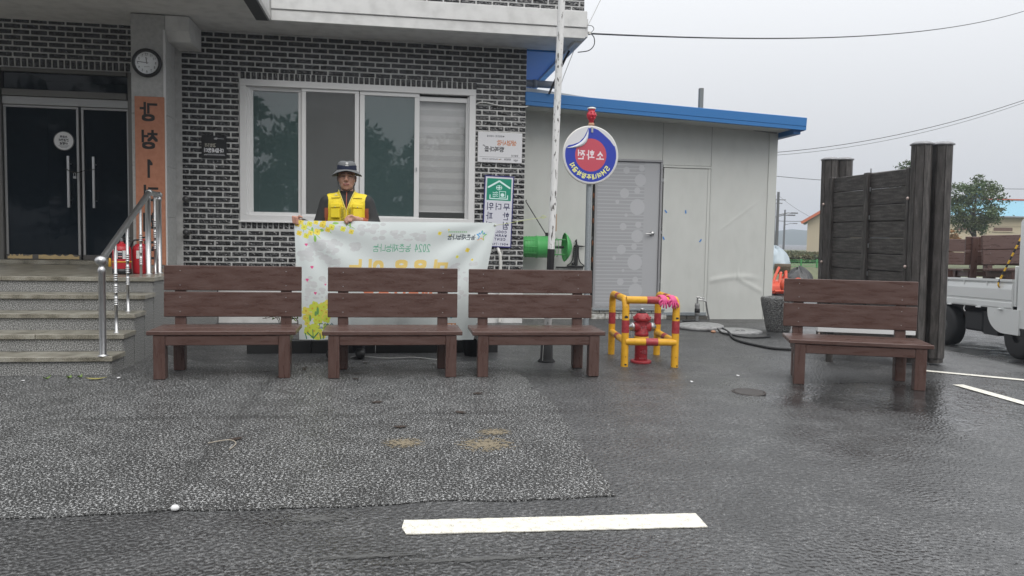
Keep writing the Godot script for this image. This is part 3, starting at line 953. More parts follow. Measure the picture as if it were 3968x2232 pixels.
	part("blind", span(Vector3(-1.13, 1.36, -0.133), Vector3(-0.46, 3.02, -0.13)), bg, win)
	part("latch", bbox(Vector3(0.018, 0.05, 0.02), 0.004), mats.dull_steel, win, Vector3(0.305, 2.03, 0.003))
	# ---- double door
	var door := MB.new()
	door.bevel(Vector3(-4.735, 1.94, -0.05), Vector3(0.06, 2.34, 0.12), 0.004)
	door.bevel(Vector3(-3.225, 1.94, -0.05), Vector3(0.06, 2.34, 0.12), 0.004)
	door.bevel(Vector3(-3.98, 3.086, -0.05), Vector3(1.42, 0.048, 0.12), 0.004)
	door.bevel(Vector3(-3.98, 2.813, -0.045), Vector3(1.42, 0.08, 0.10), 0.004)
	var dz := -0.06
	var df := part("door_frame", door.done(), mat("door_bronze", lin(0.16, 0.155, 0.145), 0.4, 0.6), hall)
	part("door_header", span(Vector3(-4.70, 2.672, -0.085), Vector3(-3.26, 2.770, -0.02), 0.004), mats.aluminium, df)
	part("transom_pane", sheet(1.42, 0.22), mats.door_glass, df, Vector3(-3.98, 2.957, -0.05))
	part("threshold", span(Vector3(-4.76, 0.726, -0.14), Vector3(-3.2, 0.778, 0.03), 0.004), mats.granite_worn, df)
	for d in [[-4.70, -3.845], [-3.815, -3.258]]:
		var leaf := bar_frame(hall, "door", d[0], d[1], 0.782, 2.668, 0.028, dz, 0.045, mats.aluminium)
		part("pane", sheet(d[1] - d[0] - 0.056, 1.83), mats.door_glass, leaf, Vector3((d[0] + d[1]) / 2, 1.725, dz))
		part("kick_rail", span(Vector3(d[0] + 0.002, 0.784, dz + 0.0235), Vector3(d[1] - 0.002, 0.845, dz + 0.027)), mat("kick_film", lin(0.09, 0.085, 0.08), 0.5), leaf)
		var hx := -3.945 if d[0] < -4 else -3.655
		part("handle", tube([Vector3(hx, 1.43, 0.03), Vector3(hx, 2.06, 0.03)], 0.017, 12), mats.steel, leaf)
		for hy in [1.52, 1.97]:
			part("handle_stay", tube([Vector3(hx, hy, 0.03), Vector3(hx, hy, dz)], 0.009, 8), mats.steel, leaf)
	# what is left of a peeled protective film on the left leaf
	rng.seed = 44
	for seg in [[-4.68, -4.40], [-4.33, -3.86]]:
		var pl := PackedVector2Array()
		for k in 18:
			pl.append(Vector2(lerpf(seg[0], seg[1], k / 17.0), 0.788 + rng.randf_range(0, 0.006)))
		for k in 18:
			pl.append(Vector2(lerpf(seg[1], seg[0], k / 17.0), 0.835 + rng.randf_range(-0.018, 0.016)))
		part("film_remnant", MB.new().prism(pl, 0.002, Transform3D(Basis(), Vector3(0, 0, dz + 0.0295))).done(), mat("tan_film", lin(0.48, 0.36, 0.18), 0.7), df)
	# chain and padlock on the handles
	var lock := thing("padlock_chain", "rusty chain with a small padlock looped round the steel door handles", "chain")
	var cp := curve([Vector3(-3.97, 1.90, 0.052), Vector3(-3.90, 1.87, 0.056), Vector3(-3.83, 1.86, 0.052), Vector3(-3.75, 1.885, 0.054), Vector3(-3.63, 1.905, 0.052)], 7)
	for k in cp.size() - 1:
		var mid: Vector3 = (cp[k] + cp[k + 1]) / 2
		var ring := []
		for j in 8:
			var an := TAU * j / 8
			var dirx: Vector3 = (cp[k + 1] - cp[k]).normalized()
			var up := Vector3(0, 0, 1) if k % 2 else Vector3(0, 1, 0)
			ring.append(mid + dirx * cos(an) * 0.010 + up * sin(an) * 0.006)
		part("link", MB.new().tube(ring, 0.0022, 5, false, true).done(), mat("rust", lin(0.06, 0.045, 0.035), 0.7, 0.4), lock)
	part("padlock_body", bbox(Vector3(0.036, 0.032, 0.018), 0.004), mats.steel, lock, Vector3(-3.865, 1.80, 0.05))
	part("shackle", tube(curve([Vector3(-3.877, 1.815, 0.05), Vector3(-3.877, 1.845, 0.05), Vector3(-3.865, 1.858, 0.05), Vector3(-3.853, 1.845, 0.05), Vector3(-3.853, 1.815, 0.05)], 4), 0.003, 6), mats.steel, lock)

# ------------------------------------------------------------------ steps, handrail, extinguishers
func build_entrance() -> void:
	var st := thing("entrance_steps", "five grey granite steps up to the glass doors, stained treads", "steps")
	var tops := [0.155, 0.298, 0.440, 0.582, 0.725]
	for k in 5:
		var zf := 3.80 - 0.28 * k
		var zb := zf - 0.30 if k < 4 else -0.02
		var y0: float = tops[k - 1] if k > 0 else -0.05
		var seams: Array = [[-7.0, -4.6, -3.4, -2.21], [-7.0, -4.2, -2.87, -2.21], [-7.0, -4.7, -3.30, -2.21], [-7.0, -4.4, -2.71, -2.21], [-7.0, -4.9, -3.5, -2.21]][k]
		for i in 3:
			part("riser", span(Vector3(seams[i] + 0.001, y0, zb + 0.02), Vector3(seams[i + 1] - 0.001, tops[k] - 0.042, zf - 0.004 * (i % 2)), 0.002), mats.granite, st)
			part("tread", span(Vector3(seams[i] + 0.0012, tops[k] - 0.04, zb + 0.012), Vector3(seams[i + 1] - 0.0012 + (0.022 if i == 2 else 0.0), tops[k], zf + 0.022), 0.004), mats.granite_worn, st)
		part("side_slab", span(Vector3(-2.3, -0.05, zb + 0.022), Vector3(-2.206, tops[k] - 0.045, zf - 0.012), 0.002), mats.granite, st)
	# stainless handrail
	var hr := thing("handrail", "stainless steel handrail with ball newel beside the granite steps", "handrail")
	var pa := Vector3(-2.268, 0.155, 3.79)
	var tops2 := [Vector3(-2.272, 0.915, 3.79), Vector3(-2.375, 1.535, 2.20), Vector3(-2.365, 1.525, 1.91)]
	part("newel", lathe([Vector2(0.0, 0), Vector2(0.040, 0), Vector2(0.040, 0.006), Vector2(0.028, 0.012), Vector2(0.0265, 0.016), Vector2(0.0265, 0.66), Vector2(0.030, 0.665), Vector2(0.030, 0.69), Vector2(0.026, 0.70), Vector2(0.016, 0.72), Vector2(0, 0.73)], 20), mats.steel, hr, pa)
	var ball := SphereMesh.new()
	ball.radius = 0.046
	ball.height = 0.085
	part("newel_ball", ball, mats.steel, hr, tops2[0])
	part("rail", tube([tops2[0], tops2[1]], 0.027, 16), mats.steel, hr)
	part("rail_return", tube([tops2[1], tops2[2]], 0.027, 16), mats.steel, hr)
	for e in [tops2[1], tops2[2]]:
		var kn := SphereMesh.new()
		kn.radius = 0.034
		kn.height = 0.068
		part("rail_knob", kn, mats.steel, hr, e)
	for q in [[Vector3(-2.282, 0.298, 3.44)], [Vector3(-2.312, 0.44, 3.05)], [Vector3(-2.352, 0.582, 2.55)], [Vector3(-2.368, 0.725, 2.05)]]:
		var p: Vector3 = q[0]
		var t := clampf((3.79 - p.z) / 1.59, 0, 1)
		var top := lerpf(0.915, 1.535, t) - 0.02
		var h := top - p.y
		var prof := [Vector2(0, 0), Vector2(0.026, 0), Vector2(0.024, 0.006), Vector2(0.0125, 0.01)]
		for ring_y in [0.36, 0.5, 0.64]:
			for j in 4:
				var yy: float = h * ring_y + (j - 1.5) * 0.018
				prof.append_array([Vector2(0.0125, yy - 0.006), Vector2(0.0175, yy - 0.003), Vector2(0.0175, yy + 0.003), Vector2(0.0125, yy + 0.006)])
		prof.append_array([Vector2(0.0125, h), Vector2(0, h)])
		part("baluster", lathe(prof, 12), mats.steel, hr, p)
	for p in [Vector3(-2.400, 0.725, 2.16), Vector3(-2.366, 0.725, 1.92)]:
		part("post", lathe([Vector2(0, 0), Vector2(0.042, 0), Vector2(0.040, 0.006), Vector2(0.027, 0.012), Vector2(0.026, 0.74), Vector2(0.031, 0.745), Vector2(0.031, 0.765), Vector2(0.02, 0.79), Vector2(0, 0.80)], 18), mats.steel, hr, p)
	# extinguishers
	var red := mat("extinguisher_red", lin(0.42, 0.018, 0.028), 0.35)
	for e in [[Vector3(-2.645, 0.725, 2.17), 0.085, "red fire extinguisher with yellow hose and black foot on the top step", true], [Vector3(-2.50, 0.725, 2.06), 0.080, "red fire extinguisher with white label next to the handrail posts", false]]:
		var r: float = e[1]
		var ex := thing("fire_extinguisher", e[2], "fire extinguisher", e[0], 0.1, "fire extinguishers on the top step")
		var body := lathe([Vector2(0, 0.0), Vector2(r * 0.95, 0.0), Vector2(r, 0.02), Vector2(r, 0.24), Vector2(r * 0.9, 0.27), Vector2(r * 0.6, 0.295), Vector2(r * 0.25, 0.305), Vector2(r * 0.22, 0.32), Vector2(0, 0.325)], 28)
		part("cylinder", body, red, ex)
		if e[3]:
			part("foot", lathe([Vector2(r * 0.85, -0.001), Vector2(r * 0.9, 0), Vector2(r * 1.025, 0.005), Vector2(r * 1.025, 0.055), Vector2(r * 0.9, 0.058)], 28), mats.black_plastic, ex)
			part("strap", lathe([Vector2(r * 1.0, 0.118), Vector2(r * 1.03, 0.118), Vector2(r * 1.03, 0.130), Vector2(r * 1.0, 0.130)], 28), mat("ext_yellow", lin(0.65, 0.36, 0.03), 0.5), ex)
		part("valve", bbox(Vector3(0.03, 0.035, 0.03), 0.006), mats.dull_steel, ex, Vector3(0, 0.338, 0))
		part("lever", tube([Vector3(-0.005, 0.36, 0), Vector3(0.05, 0.368, 0.01), Vector3(0.085, 0.352, 0.012)], 0.008, 8), mats.black_plastic, ex)
		part("carry_handle", tube([Vector3(0.0, 0.345, 0), Vector3(0.05, 0.338, 0.01), Vector3(0.09, 0.325, 0.012)], 0.008, 8), red if not e[3] else mats.black_plastic, ex)
		part("hose", tube(curve([Vector3(-0.01, 0.34, 0.01), Vector3(-0.06, 0.33, 0.04), Vector3(-r - 0.012, 0.24, 0.03), Vector3(-r - 0.016, 0.16, 0.02)], 5), 0.008, 8), mats.black_plastic, ex)
		part("nozzle", lathe([Vector2(0, 0), Vector2(0.016, 0), Vector2(0.010, 0.08), Vector2(0.007, 0.085), Vector2(0, 0.085)], 12), mats.ext_yellow if e[3] else mats.white_plastic, ex, Vector3(-r - 0.018, 0.075, 0.02))
		var lab := blank(256, 160, Color(0.88, 0.88, 0.88))
		lab.fill_rect(Rect2i(66, 0, 110, 160), Color(0.10, 0.10, 0.11))
		for k in 3:
			lab.fill_rect(Rect2i(76, 14 + k * 46, 90, 22), [Color(0.9, 0.9, 0.9), Color(0.45, 0.45, 0.5), Color(0.85, 0.6, 0.6)][k])
		for k in 7:
			lab.fill_rect(Rect2i(8, 14 + k * 20, 48, 4), Color(0.35, 0.35, 0.38))
			lab.fill_rect(Rect2i(190, 14 + k * 20, 52, 4), Color(0.35, 0.35, 0.38))
		var lm := MB.new().smooth(true)
		var half := 0.62 if e[3] else 0.36
		for k in 10:
			var a0 := PI / 2 + lerpf(half, -half, k / 10.0)
			var a1 := PI / 2 + lerpf(half, -half, (k + 1) / 10.0)
			var rr := r * 1.012
			lm.quad(Vector3(cos(a0) * rr, 0.155, sin(a0) * rr), Vector3(cos(a1) * rr, 0.155, sin(a1) * rr), Vector3(cos(a1) * rr, 0.235, sin(a1) * rr), Vector3(cos(a0) * rr, 0.235, sin(a0) * rr), Vector2(k / 10.0, 1), Vector2((k + 1) / 10.0, 1), Vector2((k + 1) / 10.0, 0), Vector2(k / 10.0, 0))
		part("sticker", lm.done(), print_mat("ext_label", lab, 0.4) if e[3] else mats.white_plastic, ex)

# ------------------------------------------------------------------ boards, plaques, clock
func build_signs() -> void:
	# orange board on the pillar
	var img := blank(320, 1920, Color(0.70, 0.47, 0.36))
	var nz := noise(320, 1920, 0.012, 3, 71)
	var dat := nz.get_data()
	for y in range(0, 1920, 4):
		for x in range(0, 320, 4):
			var t := (dat[y * 320 + x] / 255.0 - 0.5) * 0.06
			img.fill_rect(Rect2i(x, y, 4, 4), Color(0.70 + t, 0.47 + t, 0.36 + t))
	var ink := Color(0.10, 0.09, 0.085)
	var ys := [70, 385, 715, 1010, 1330, 1650]
	for k in 6:
		var ch := "강청1리회관"[k]
		pen_char(img, ch, Rect2(75 if k != 2 else 120, ys[k], 185 if k != 2 else 110, 200), 27.0, ink)
		pen_char(img, ch, Rect2(77 if k != 2 else 122, ys[k] + 4, 185 if k != 2 else 110, 200), 20.0, ink)
	var ob := thing("name_board", "tall orange wooden name board with black brush lettering on the grey pillar", "sign", Vector3(-2.812, 1.74, 0.648))
	part("board", bbox(Vector3(0.325, 1.96, 0.02), 0.003), mat("board_edge", lin(0.42, 0.19, 0.10), 0.6), ob)
	part("lettering", sheet(0.322, 1.957), print_mat("name_board_print", img, 0.55), ob, Vector3(0, 0, 0.0112))
	part("hanging_eye", MB.new().tube([Vector3(-0.012, 0, 0), Vector3(0, 0.012, 0), Vector3(0.012, 0, 0), Vector3(0, -0.012, 0)], 0.003, 5, false, true).done(), mats.dull_steel, ob, Vector3(0.0, 0.985, 0.0))
	# clock
	var ck := thing("wall_clock", "round black rimmed wall clock with white face hung on the pillar", "clock", Vector3(-2.835, 3.106, 0.632))
	part("rim", lathe([Vector2(0.125, 0.022), Vector2(0.134, 0.046), Vector2(0.150, 0.050), Vector2(0.162, 0.040), Vector2(0.165, 0.012), Vector2(0.160, 0.0), Vector2(0.0, 0.0)], 48, Transform3D(Basis(Vector3.RIGHT, Vector3.BACK, Vector3.DOWN), Vector3.ZERO)), mats.black_plastic, ck)
	var face := blank(512, 512, Color(0.90, 0.91, 0.92))
	for h in range(1, 13):
		var a := TAU * h / 12.0
		var p := Vector2(256 + sin(a) * 192, 256 - cos(a) * 192)
		var s := str(h)
		for k in s.length():
			pen_char(face, s[k], Rect2(p.x - 17 * s.length() + 34 * k, p.y - 26, 34, 52), 6.0, Color(0.15, 0.15, 0.17))
	blot(face, Vector2(256, 165), Vector2(13, 14), Color(0.3, 0.34, 0.36))
	blot(face, Vector2(256, 165), Vector2(7, 8), Color(0.9, 0.9, 0.9))
	face.fill_rect(Rect2i(195, 330, 122, 22), Color(0.72, 0.73, 0.74))
	part("dial", disc(0.130), print_mat("clock_dial", face, 0.35), ck, Vector3(0, 0, 0.0235))
	part("minute_hand", span(Vector3(-0.105, -0.004, 0), Vector3(0.02, 0.004, 0.002)), mats.black_plastic, ck, Vector3(0, 0, 0.030), Vector3(0, 0, -0.10))
	part("hour_hand", span(Vector3(-0.005, -0.012, 0), Vector3(0.005, 0.065, 0.002)), mats.black_plastic, ck, Vector3(0, 0, 0.027), Vector3(0, 0, 0.12))
	part("glass", disc(0.131), mat("clock_glass", lin(0.5, 0.5, 0.5, 0.06), 0.02), ck, Vector3(0, 0, 0.036))
	mats.clock_glass.transparency = BaseMaterial3D.TRANSPARENCY_ALPHA
	# black plaque
	img = blank(512, 488, Color(0.085, 0.085, 0.09))
	var wh := Color(0.92, 0.92, 0.93)
	pen_text(img, "강청1리", Vector2(215, 165), Vector2(62, 78), 4, 8, Color(0.82, 0.80, 0.74))
	pen_text(img, "마을배움터", Vector2(60, 270), Vector2(78, 92), 4, 13, wh)
	for k in 3:
		img.fill_rect(Rect2i(40 + k * 122, 392, 112, 12), Color(0.55, 0.56, 0.58))
	img.fill_rect(Rect2i(26, 412, 440, 8), wh)
	pen_line(img, Vector2(405, 395), Vector2(420, 432), 4, wh)
	pen_line(img, Vector2(435, 395), Vector2(450, 432), 4, wh)
	pen_line(img, Vector2(50, 62), Vector2(190, 54), 9, Color(0.75, 0.76, 0.78))
	pen_strokes(img, [[0, 0.4, 0.2, 0.1, 0.35, 0.7, 0.6, 0.2, 0.7, 0.6, 1, 0.5], [0.1, 1, 0.9, 0.95]], Rect2(185, 35, 70, 40), 7, wh)
	var bp := thing("slate_plaque", "small black plaque with white handwritten lettering on the dark bricks", "plaque", Vector3(-2.236, 2.231, 0.006))
	part("slab", bbox(Vector3(0.302, 0.286, 0.016), 0.004), mat("slate", lin(0.010, 0.010, 0.011), 0.5), bp)
	part("lettering", sheet(0.296, 0.280), print_mat("slate_print", img, 0.45), bp, Vector3(0, 0, 0.0092))
	# white plaque
	img = blank(1024, 690, Color(0.83, 0.83, 0.84))
	var dk := Color(0.16, 0.16, 0.18)
	pen_text(img, "생명존중 시범마을", Vector2(455, 62), Vector2(40, 44), 4, 5, Color(0.35, 0.36, 0.38))
	blot(img, Vector2(435, 84), Vector2(16, 16), Color(0.2, 0.2, 0.22))
	pen_text(img, "생명사랑", Vector2(130, 172), Vector2(112, 120), 4, 14, Color(0.74, 0.45, 0.27))
	pen_text(img, "행복마을", Vector2(415, 325), Vector2(112, 120), 4, 14, dk)
	blot(img, Vector2(900, 300), Vector2(20, 10), dk)
	blot(img, Vector2(870, 318), Vector2(8, 20), dk)
	pen_text(img, "강청1리", Vector2(80, 500), Vector2(44, 46), 4, 5, dk)
	img.fill_rect(Rect2i(30, 565, 960, 4), dk)
	pen_text(img, "충남광역정신건강센터", Vector2(560, 600), Vector2(34, 34), 3, 4, Color(0.35, 0.35, 0.38))
	blot(img, Vector2(520, 620), Vector2(26, 10), Color(0.62, 0.5, 0.32))
	blot(img, Vector2(490, 610), Vector2(20, 8), Color(0.4, 0.42, 0.45))
	img.fill_rect(Rect2i(250, 592, 160, 6), dk)
	pen_text(img, "NONSAN", Vector2(255, 606), Vector2(40, 26), 2, 5, dk)
	pen_text(img, "논산시", Vector2(90, 606), Vector2(32, 36), 2, 5, dk)
	blot(img, Vector2(140, 650), Vector2(30, 6), Color(0.55, 0.55, 0.58))
	var wp := thing("white_plaque", "white wall plaque with orange and black lettering right of the window", "plaque", Vector3(1.41, 2.351, 0.008))
	wp.rotation.z = -0.004
	part("panel", bbox(Vector3(0.598, 0.402, 0.02), 0.004), mats.white_plastic, wp)
	part("lettering", sheet(0.590, 0.394), print_mat("white_plaque_print", img, 0.4), wp, Vector3(0, 0, 0.0115))
	# shelter sign
	img = blank(512, 1216, Color(0.84, 0.845, 0.88))
	img.fill_rect(Rect2i(0, 0, 512, 18), Color(0.16, 0.15, 0.42))
	img.fill_rect(Rect2i(0, 1198, 512, 18), Color(0.16, 0.15, 0.42))
	img.fill_rect(Rect2i(0, 0, 16, 1216), Color(0.16, 0.15, 0.42))
	img.fill_rect(Rect2i(496, 0, 16, 1216), Color(0.16, 0.15, 0.42))
	img.fill_rect(Rect2i(42, 46, 428, 372), Color(0.12, 0.56, 0.45))
	var pw := Color(0.86, 0.95, 0.94)
	pen_line(img, Vector2(66, 200), Vector2(256, 86), 22, pw)
	pen_line(img, Vector2(256, 86), Vector2(446, 200), 22, pw)
	pen_strokes(img, [["o", 0.5, 0.5, 0.5, 0.5]], Rect2(206, 162, 100, 76), 6, pw)
	pen_line(img, Vector2(256, 166), Vector2(256, 234), 16, pw)
	pen_line(img, Vector2(214, 200), Vector2(298, 200), 16, pw)
	pen_line(img, Vector2(102, 330), Vector2(102, 388), 18, pw)
	pen_line(img, Vector2(102, 388), Vector2(410, 388), 18, pw)
	pen_line(img, Vector2(410, 330), Vector2(410, 388), 18, pw)
	pen_strokes(img, [[0, 0, 1, 0, 1, 1, 0, 1, 0, 0]], Rect2(138, 262, 110, 100), 10, pw)
	blot(img, Vector2(193, 325), Vector2(34, 26), pw)
	for k in 4:
		pen_line(img, Vector2(168 + k * 17, 318), Vector2(172 + k * 15, 288 + absf(k - 1.5) * 8), 10, pw)
	for k in 3:
		pen_strokes(img, [[0, 0.6, 0.25, 0.1, 0.5, 0.5, 0.75, 0.9, 1, 0.4]], Rect2(276, 272 + k * 32, 84, 26), 9, pw)
	var nv := Color(0.13, 0.14, 0.30)
	pen_char(img, "무", Rect2(52, 462, 116, 120), 13, nv)
	pen_char(img, "더", Rect2(204, 462, 104, 120), 13, nv)
	pen_char(img, "위", Rect2(344, 462, 116, 120), 13, nv)
	pen_char(img, "한", Rect2(60, 620, 110, 125), 13, nv)
	pen_char(img, "파", Rect2(352, 620, 110, 125), 13, nv)
	pen_char(img, "쉼", Rect2(60, 780, 110, 125), 13, nv)
	pen_char(img, "터", Rect2(352, 780, 110, 125), 13, nv)
	pen_text(img, "COOLING", Vector2(88, 932), Vector2(72, 40), 8, 8, nv)
	pen_text(img, "WARMING", Vector2(84, 996), Vector2(72, 40), 8, 8, nv)
	pen_text(img, "CENTER", Vector2(104, 1058), Vector2(72, 40), 8, 8, nv)
	pen_text(img, "041-746", Vector2(96, 1142), Vector2(52, 38), 5, 6, nv)
	blot(img, Vector2(72, 1162), Vector2(14, 14), nv)
	var gs := thing("shelter_sign", "blue bordered shelter sign with green house pictogram on the brick wall", "sign", Vector3(1.397, 1.50, 0.010))
	gs.rotation.z = -0.027
	part("panel", bbox(Vector3(0.398, 0.956, 0.022), 0.004), mat("sign_navy", lin(0.02, 0.02, 0.14), 0.4), gs)
	part("lettering", sheet(0.394, 0.952), print_mat("shelter_print", img, 0.35), gs, Vector3(0, 0, 0.0125))
	# door sticker
	img = blank(512, 512, Color(0.86, 0.86, 0.86))
	pen_text(img, "스마트", Vector2(160, 105), Vector2(64, 66), 4, 12, dk)
	pen_text(img, "건강관리", Vector2(120, 195), Vector2(66, 72), 4, 12, dk)
	pen_text(img, "사랑방", Vector2(150, 290), Vector2(70, 72), 4, 12, dk)
	for k in 3:
		img.fill_rect(Rect2i(110 + k * 30, 385 + k * 26, 290 - k * 60, 10), Color(0.5, 0.5, 0.52))
	var ds := thing("door_sticker", "round white sticker with dark lettering on the tinted glass door", "sticker", Vector3(-4.02, 2.25, -0.052))
	part("backing", lathe([Vector2(0, 0), Vector2(0.120, 0), Vector2(0.120, 0.003), Vector2(0, 0.003)], 40, Transform3D(Basis(Vector3.RIGHT, Vector3.BACK, Vector3.DOWN), Vector3.ZERO)), mat("sticker_ring", lin(0.16, 0.16, 0.16), 0.4), ds)
	part("lettering", disc(0.110), print_mat("sticker_print", img, 0.4), ds, Vector3(0, 0, 0.0045))
	# round hydrant sign on its post
	img = blank(1024, 1024, Color(0.80, 0.80, 0.82))
	var cc := Vector2(512, 512)
	blot(img, cc, Vector2(490, 490), Color(0.19, 0.26, 0.66))
	# peeled film: the white plate shows at the upper right and, thinly, the upper left
	var peel := PackedVector2Array([Vector2(575, 20), Vector2(600, 90), Vector2(650, 190), Vector2(740, 285), Vector2(850, 330), Vector2(940, 350), Vector2(990, 400), Vector2(1024, 400), Vector2(1024, 0), Vector2(575, 0)])
	var peel2 := PackedVector2Array([Vector2(470, 20), Vector2(380, 50), Vector2(270, 130), Vector2(150, 230), Vector2(70, 330), Vector2(30, 330), Vector2(0, 0), Vector2(470, 0)])
	for pp in [peel, peel2]:
		for y in range(0, 420, 2):
			var xs := []
			for i in pp.size():
				var a: Vector2 = pp[i]
				var b: Vector2 = pp[(i + 1) % pp.size()]
				if (a.y <= y and b.y > y) or (b.y <= y and a.y > y):
					xs.append(lerpf(a.x, b.x, (y - a.y) / (b.y - a.y)))
			xs.sort()
			for i in range(0, xs.size() - 1, 2):
				img.fill_rect(Rect2i(int(xs[i]), y, int(xs[i + 1] - xs[i]), 2), Color(0.83, 0.83, 0.84))
	blot(img, Vector2(512, 512), Vector2(300, 300), Color(0.76, 0.32, 0.38))
	var tx := Color(0.90, 0.86, 0.88)
	pen_char(img, "소", Rect2(262, 440, 140, 150), 22, tx)
	pen_char(img, "화", Rect2(445, 430, 140, 160), 22, tx)
	pen_char(img, "전", Rect2(626, 430, 140, 160), 22, tx)
	var arc := "5M이내주정차금지"
	for k in 9:
		var al: float = deg_to_rad(-54.0 + k * 14.4)
		var q := cc + Vector2(sin(al), cos(al)) * 398
		pen_char(img, arc[k], Rect2(q.x - 42, q.y - 46, 84, 92), 14, Color(0.93, 0.92, 0.55), -al, q)
	var hs := thing("hydrant_sign", "round blue and red hydrant sign with peeling film on a grey post", "sign", Vector3(2.125, 0, 2.0), 0.06)
	part("post", tube([Vector3(0.01, -0.02, 0), Vector3(0.008, 2.36, 0)], 0.031, 14), mats.galvanised, hs)
	part("plate", lathe([Vector2(0, 0), Vector2(0.312, 0), Vector2(0.318, 0.012), Vector2(0.316, 0.022), Vector2(0.306, 0.024), Vector2(0, 0.020)], 64, Transform3D(Basis(Vector3.RIGHT, Vector3.BACK, Vector3.DOWN), Vector3(0, 2.068, 0.034))), mats.white_plastic, hs)
	part("print", disc(0.304, 64), print_mat("hydrant_print", img, 0.3), hs, Vector3(0, 2.068, 0.0595))
	var fl := MB.new().smooth(true)
	for k in 8:
		var t0 := k / 8.0
		var t1 := (k + 1) / 8.0
		var e := func(t: float, o: float) -> Vector3:
			var b := Vector2(-0.035, 0.285).bezier_interpolate(Vector2(-0.06, 0.16), Vector2(-0.13, 0.10), Vector2(-0.285, 0.065), t)
			return Vector3(b.x, 2.068 + b.y, 0.062) + Vector3(0.035 * o, -0.03 * o, 0.020 * sin(o * PI) + 0.004 * o) * sin(t * PI)
		for j in 3:
			fl.quad(e.call(t0, j / 3.0), e.call(t0, (j + 1) / 3.0), e.call(t1, (j + 1) / 3.0), e.call(t1, j / 3.0))
	part("peeled_flap", fl.done(), mat("film_back", lin(0.62, 0.64, 0.68), 0.35), hs)
	part("clip", bbox(Vector3(0.022, 0.06, 0.01), 0.002), mats.steel, hs, Vector3(0.008, 2.34, 0.064))
	var tan := mat("finial_tan", lin(0.50, 0.28, 0.17), 0.5)
	part("finial_base", lathe([Vector2(0, 0), Vector2(0.033, 0), Vector2(0.033, 0.032), Vector2(0, 0.032)], 14), tan, hs, Vector3(0.01, 2.385, 0.02))
	var fr := mat("finial_red", lin(0.55, 0.035, 0.06), 0.35)
	part("finial", lathe([Vector2(0, 0), Vector2(0.026, 0), Vector2(0.028, 0.03), Vector2(0.046, 0.05), Vector2(0.054, 0.08), Vector2(0.050, 0.105), Vector2(0.036, 0.125), Vector2(0.034, 0.135), Vector2(0.044, 0.15), Vector2(0, 0.15)], 20), fr, hs, Vector3(0.01, 2.417, 0.02))
	part("finial_cap", lathe([Vector2(0, 0), Vector2(0.047, 0), Vector2(0.047, 0.012), Vector2(0.03, 0.02), Vector2(0, 0.02)], 20), mats.white_plastic, hs, Vector3(0.01, 2.567, 0.02))
	for k in 6:
		var an := TAU * k / 6
		part("finial_bolt", bbox(Vector3(0.016, 0.016, 0.012), 0.003), fr, hs, Vector3(0.01 + cos(an) * 0.034, 2.498 + sin(an) * 0.034, 0.068))
	part("finial_hub", lathe([Vector2(0, 0), Vector2(0.016, 0), Vector2(0.013, 0.012), Vector2(0, 0.012)], 8, Transform3D(Basis(Vector3.RIGHT, Vector3.BACK, Vector3.DOWN), Vector3(0.01, 2.498, 0.070))), fr, hs)

